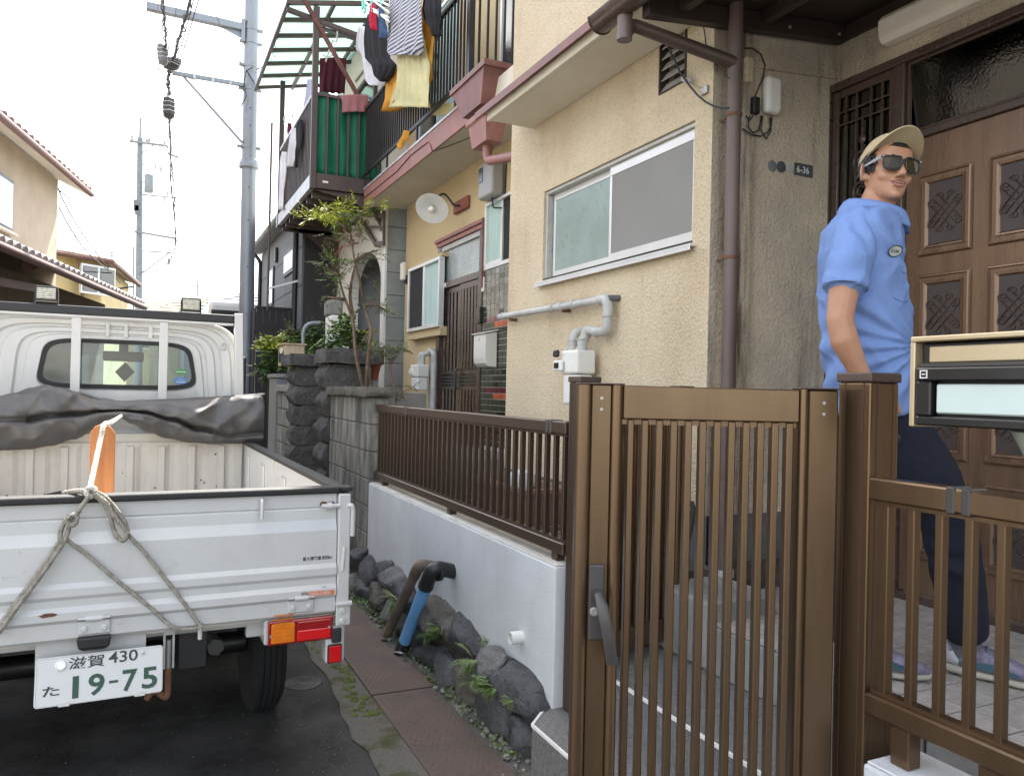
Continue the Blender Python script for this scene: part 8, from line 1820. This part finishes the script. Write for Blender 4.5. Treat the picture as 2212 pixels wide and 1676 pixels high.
shoe(P(2040, 1448, Z=.541), fdir); shoe(P(1808, 1452, Z=.541), RH * .96 + FH * .25)

# cap
tl_c = R(25); cf = hf * math.cos(tl_c) + hu * math.sin(tl_c); cu = hu * math.cos(tl_c) - hf * math.sin(tl_c)
C0 = H(0, -.006, .052)
def CP(s_, f, z): return C0 + (hs_ * s_ + cf * f + cu * z) * HK
b = MB(); rings = []
for i in range(0, 13):
    e = R(90 * i / 12 * .97); rr_ = math.cos(e) ** .75; zz = .086 * math.sin(e) ** 1.1 - .006
    rings.append([CP(.0835 * rr_ * math.cos(6.2832 * k / 48), .103 * rr_ * math.sin(6.2832 * k / 48) - .006 + .006 * math.sin(e), zz + .0012 * noise.noise(V((k * .5, i * .6, 1)))) for k in range(48)])
b.loft(rings, True, False, True); cap = child(b, 'cap', 'cap_khaki', smooth=180, thick=.003)
b = MB(); top = []; 
for j in range(9):
    f_ = j / 8; row = []
    for k in range(25):
        a = R(-78 + 156 * k / 24); ri = V((.082 * math.sin(a), .100 * math.cos(a) - .006)); ext = .064 * max(0, math.cos(a * .98)) ** .55
        s_ = ri.x * (1 + .10 * f_); fo = ri.y + ext * f_; row.append(CP(s_, fo, -.006 - .020 * (abs(math.sin(a)) ** 2.2) * (.35 + .65 * f_) + .010 * f_ * (1 - abs(math.sin(a)))))
    top.append(row)
b.loft(top, close=False); child(b, 'brim', 'cap_khaki', cap, smooth=180, thick=.0045)
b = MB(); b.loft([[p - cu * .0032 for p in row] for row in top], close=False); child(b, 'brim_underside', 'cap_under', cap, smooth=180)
for k in range(6):
    a = R(60 * k + 30); pts = [CP(.0842 * math.cos(R(90 * i / 10 * .97)) ** .75 * math.cos(a), .1038 * math.cos(R(90 * i / 10 * .97)) ** .75 * math.sin(a) - .006 + .006 * math.sin(R(9 * i)), .0866 * math.sin(R(90 * i / 10 * .97)) ** 1.1 - .006) for i in range(11)]; MB().tube(pts, .0011, 4).build('cap_seam', 'cap_under', cap)
MB().ball(CP(0, 0, .083), .006, 8, 6, (1, 1, .5)).build('cap_button', 'cap_khaki', cap, smooth=180)
# embroidery: short curved row of mint letters on the front panel
for k, ch in enumerate('MSTONE'):
    a = R(122 - k * 9.5); e = R(24); rr_ = math.cos(e) ** .75; c = CP(.0858 * rr_ * math.cos(a), .1055 * rr_ * math.sin(a) - .004, .086 * math.sin(e) ** 1.1 - .004); tang = (hs_ * -math.sin(a) * -1 * .0858 + cf * -math.cos(a) * .1055).normalized(); upv = (cu * .9 - (hs_ * math.cos(a) + cf * math.sin(a)) * .42).normalized()
    text_mb(ch, .011, c, tang, upv, .0008, .02).build('embroidery', 'mint', cap)
b = MB(); pts = [CP(.0845 * math.cos(R(e)) ** .75 * math.cos(R(a)), .1045 * math.cos(R(e)) ** .75 * math.sin(R(a)) - .006, .087 * math.sin(R(e)) ** 1.1 - .006) for a, e in ((205, 6), (200, 14), (195, 20), (188, 26))]
b.tube(pts, .0022, 5); child(b, 'side_stitching', 'shoe_grey', cap)

# hair
b = MB(); n, m = 48, 26; vs = {}
def hp(i, k):
    th = math.pi * i / m; a = 6.2832 * k / n; return (math.sin(th) * math.cos(a), math.sin(th) * math.sin(a), math.cos(th))
for i in range(m):
    for k in range(n):
        q = [hp(i, k), hp(i, k + 1), hp(i + 1, k + 1), hp(i + 1, k)]; cx = sum(t_[0] for t_ in q) / 4 * .081; cf_ = sum(t_[1] for t_ in q) / 4 * .100 - .012; cz_ = sum(t_[2] for t_ in q) / 4 * .088 + .035
        lim = .068 if cf_ > .045 else (.068 - (.045 - cf_) * 2.3 if cf_ > .012 else (-.030 if cf_ > -.012 else (.02 if cf_ > -.03 else -.020)))
        lim += .003 * noise.noise(V((cx * 60, cf_ * 60, 0)))
        if cz_ > lim: b.add([H(t_[0] * .0805, t_[1] * .1045 - .012, t_[2] * .090 + .035) for t_ in q], [(0, 1, 2, 3)])
child(b, 'hair', 'hair', smooth=180, thick=.006)
b = MB(); rr_ = random.Random(2)
for i in range(140):
    s_ = rr_.choice((-1, 1)); f = rr_.choice((rr_.uniform(.012, .05), rr_.uniform(-.06, -.035))); p = H(s_ * .0765 * math.sqrt(max(.1, 1 - ((f + .012) / .1) ** 2)), f, .03 + rr_.uniform(-.03, .035) - max(0, f) * .1); d = (hu * -1 + hf * rr_.uniform(-.7, .2) + hs_ * s_ * rr_.uniform(.1, .5)).normalized(); L2 = rr_.uniform(.012, .026); b.tube([p, p + d * L2 * .5, p + d * L2 - hf * .003], [.0022, .0018, .0004], 4)
child(b, 'hair_lock', 'hair', kind='stuff')
# brows, lips, moustache, chin stubble, earring
for s_ in (-1, 1): b = MB(); b.tube([H(s_ * .012, .094, .022), H(s_ * .030, .092, .029), H(s_ * .052, .076, .022)], [.003, .0045, .002], 6); child(b, 'eyebrow', 'hair', smooth=180)
b = MB(); b.tube([H(-.031, .0775, -.0545), H(-.014, .0915, -.0635), H(0, .0925, -.0625), H(.014, .0915, -.0635), H(.031, .0775, -.0545)], [.0018, .0042, .0038, .0042, .0018], 8); child(b, 'upper_lip', 'lip', smooth=180)
b = MB(); b.tube([H(-.025, .0800, -.0585), H(-.012, .0905, -.0705), H(0, .0915, -.0720), H(.012, .0905, -.0705), H(.025, .0800, -.0585)], [.0016, .0046, .0056, .0046, .0016], 8); child(b, 'lower_lip', 'lip', smooth=180)
b = MB(); b.tube([H(-.033, .0765, -.0545), H(-.012, .0940, -.0665), H(0, .0955, -.0668), H(.012, .0940, -.0665), H(.033, .0765, -.0545)], [.0006, .0012, .0012, .0012, .0006], 5); child(b, 'mouth_line', 'hair', smooth=180)
b = MB()
for i in range(70):
    s_ = rr_.uniform(-.027, .027); z = -.0535 - abs(s_) * .25 + rr_.uniform(-.003, .004); f = .0945 - 8 * s_ * s_; p = H(s_, f, z); b.tube([p, p + (hf * .4 - hu + hs_ * s_ * 20).normalized() * .005], [.0005, .0002], 3)
for i in range(14):
    s_ = rr_.uniform(-.012, .012); p = H(s_, .0895, -.085 + rr_.uniform(-.006, .004)); b.tube([p, p + (hf * .5 - hu).normalized() * .005], [.0005, .0002], 3)
child(b, 'moustache', 'stubble', kind='stuff')
MB().tube([H(-.081, -.008, -.030) + hs_ * (.0045 * math.cos(6.28 * k / 10)) + hu * (.006 * math.sin(6.28 * k / 10)) for k in range(10)], .0012, 5, closed=True).build('earring', 'steel', person)
# sunglasses
sg = MB()
def lens_ring(s_, k=1., df=0.):
    out = []
    for a in [6.2832 * i / 28 for i in range(28)]:
        c_, n_ = math.cos(a), math.sin(a); x = .0285 * math.copysign(abs(c_) ** .5, c_); z = .0235 * math.copysign(abs(n_) ** .55, n_); x *= 1 + .12 * z / .0235
        sx_ = s_ * .0365 + x * k * s_; out.append(H(sx_, .1095 - 4.0 * sx_ * sx_ + df, -.002 + z * k))
    return out
for s_ in (-1, 1):
    b = MB(); b.tube(lens_ring(s_), .0028, 6, closed=True); fr_ = child(b, 'sunglasses', 'frame_black', smooth=180) if s_ < 0 else child(b, 'lens_rim', 'frame_black', bpy.data.objects['sunglasses'], smooth=180)
    gp = bpy.data.objects['sunglasses']; b = MB(); b.add(lens_ring(s_, .98, .0), [tuple(range(28))]); child(b, 'lens', 'sun_lens', gp)
    b = MB(); b.bar(H(s_ * .010, .109, .0195), H(s_ * .071, .0890, .0215), .004, .0085, hu); child(b, 'brow_bar', 'frame_black', gp, bevel=.001)
    b = MB(); b.bar(H(s_ * .071, .089, .018), H(s_ * .079, .030, .015), .003, .009, hu); b.bar(H(s_ * .079, .030, .015), H(s_ * .083, -.015, .012), .003, .0075, hu); child(b, 'temple', 'temple_grey', gp)
    MB().obox(H(s_ * .0675, .0950, .0205), hs_ * .003, hf * .0012, hu * .0018).build('rivet', 'steel', gp)
b = MB(); b.tube([H(-.0105, .1075, .006), H(0, .1115, .010), H(.0105, .1075, .006)], .003, 6); child(b, 'bridge', 'frame_black', bpy.data.objects['sunglasses'], smooth=180)
# what he carries in the far hand
bg_ = thing('carried_bag', 'dark navy cloth bag with white print hanging from the hand of the man', 'bag', tuple(PD(1818, 1020, 2.64)))
b = MB(); rows = []
for (v, w_, t_) in ((945, .022, .02), (985, .045, .035), (1040, .06, .05), (1100, .062, .05), (1125, .045, .03)):
    c = PD(1817, v, 2.64); rows.append([c + RH * (w_ * math.cos(a)) + FH * (t_ * math.sin(a)) for a in [6.2832 * k / 16 for k in range(16)]])
b.loft(rows, True, True, True); b.build('sack', 'trousers', bg_, smooth=60)
text_mb('ON', .03, PD(1805, 1058, 2.585), RH, UP, .0, .02).build('print', 'plate_white', bg_)
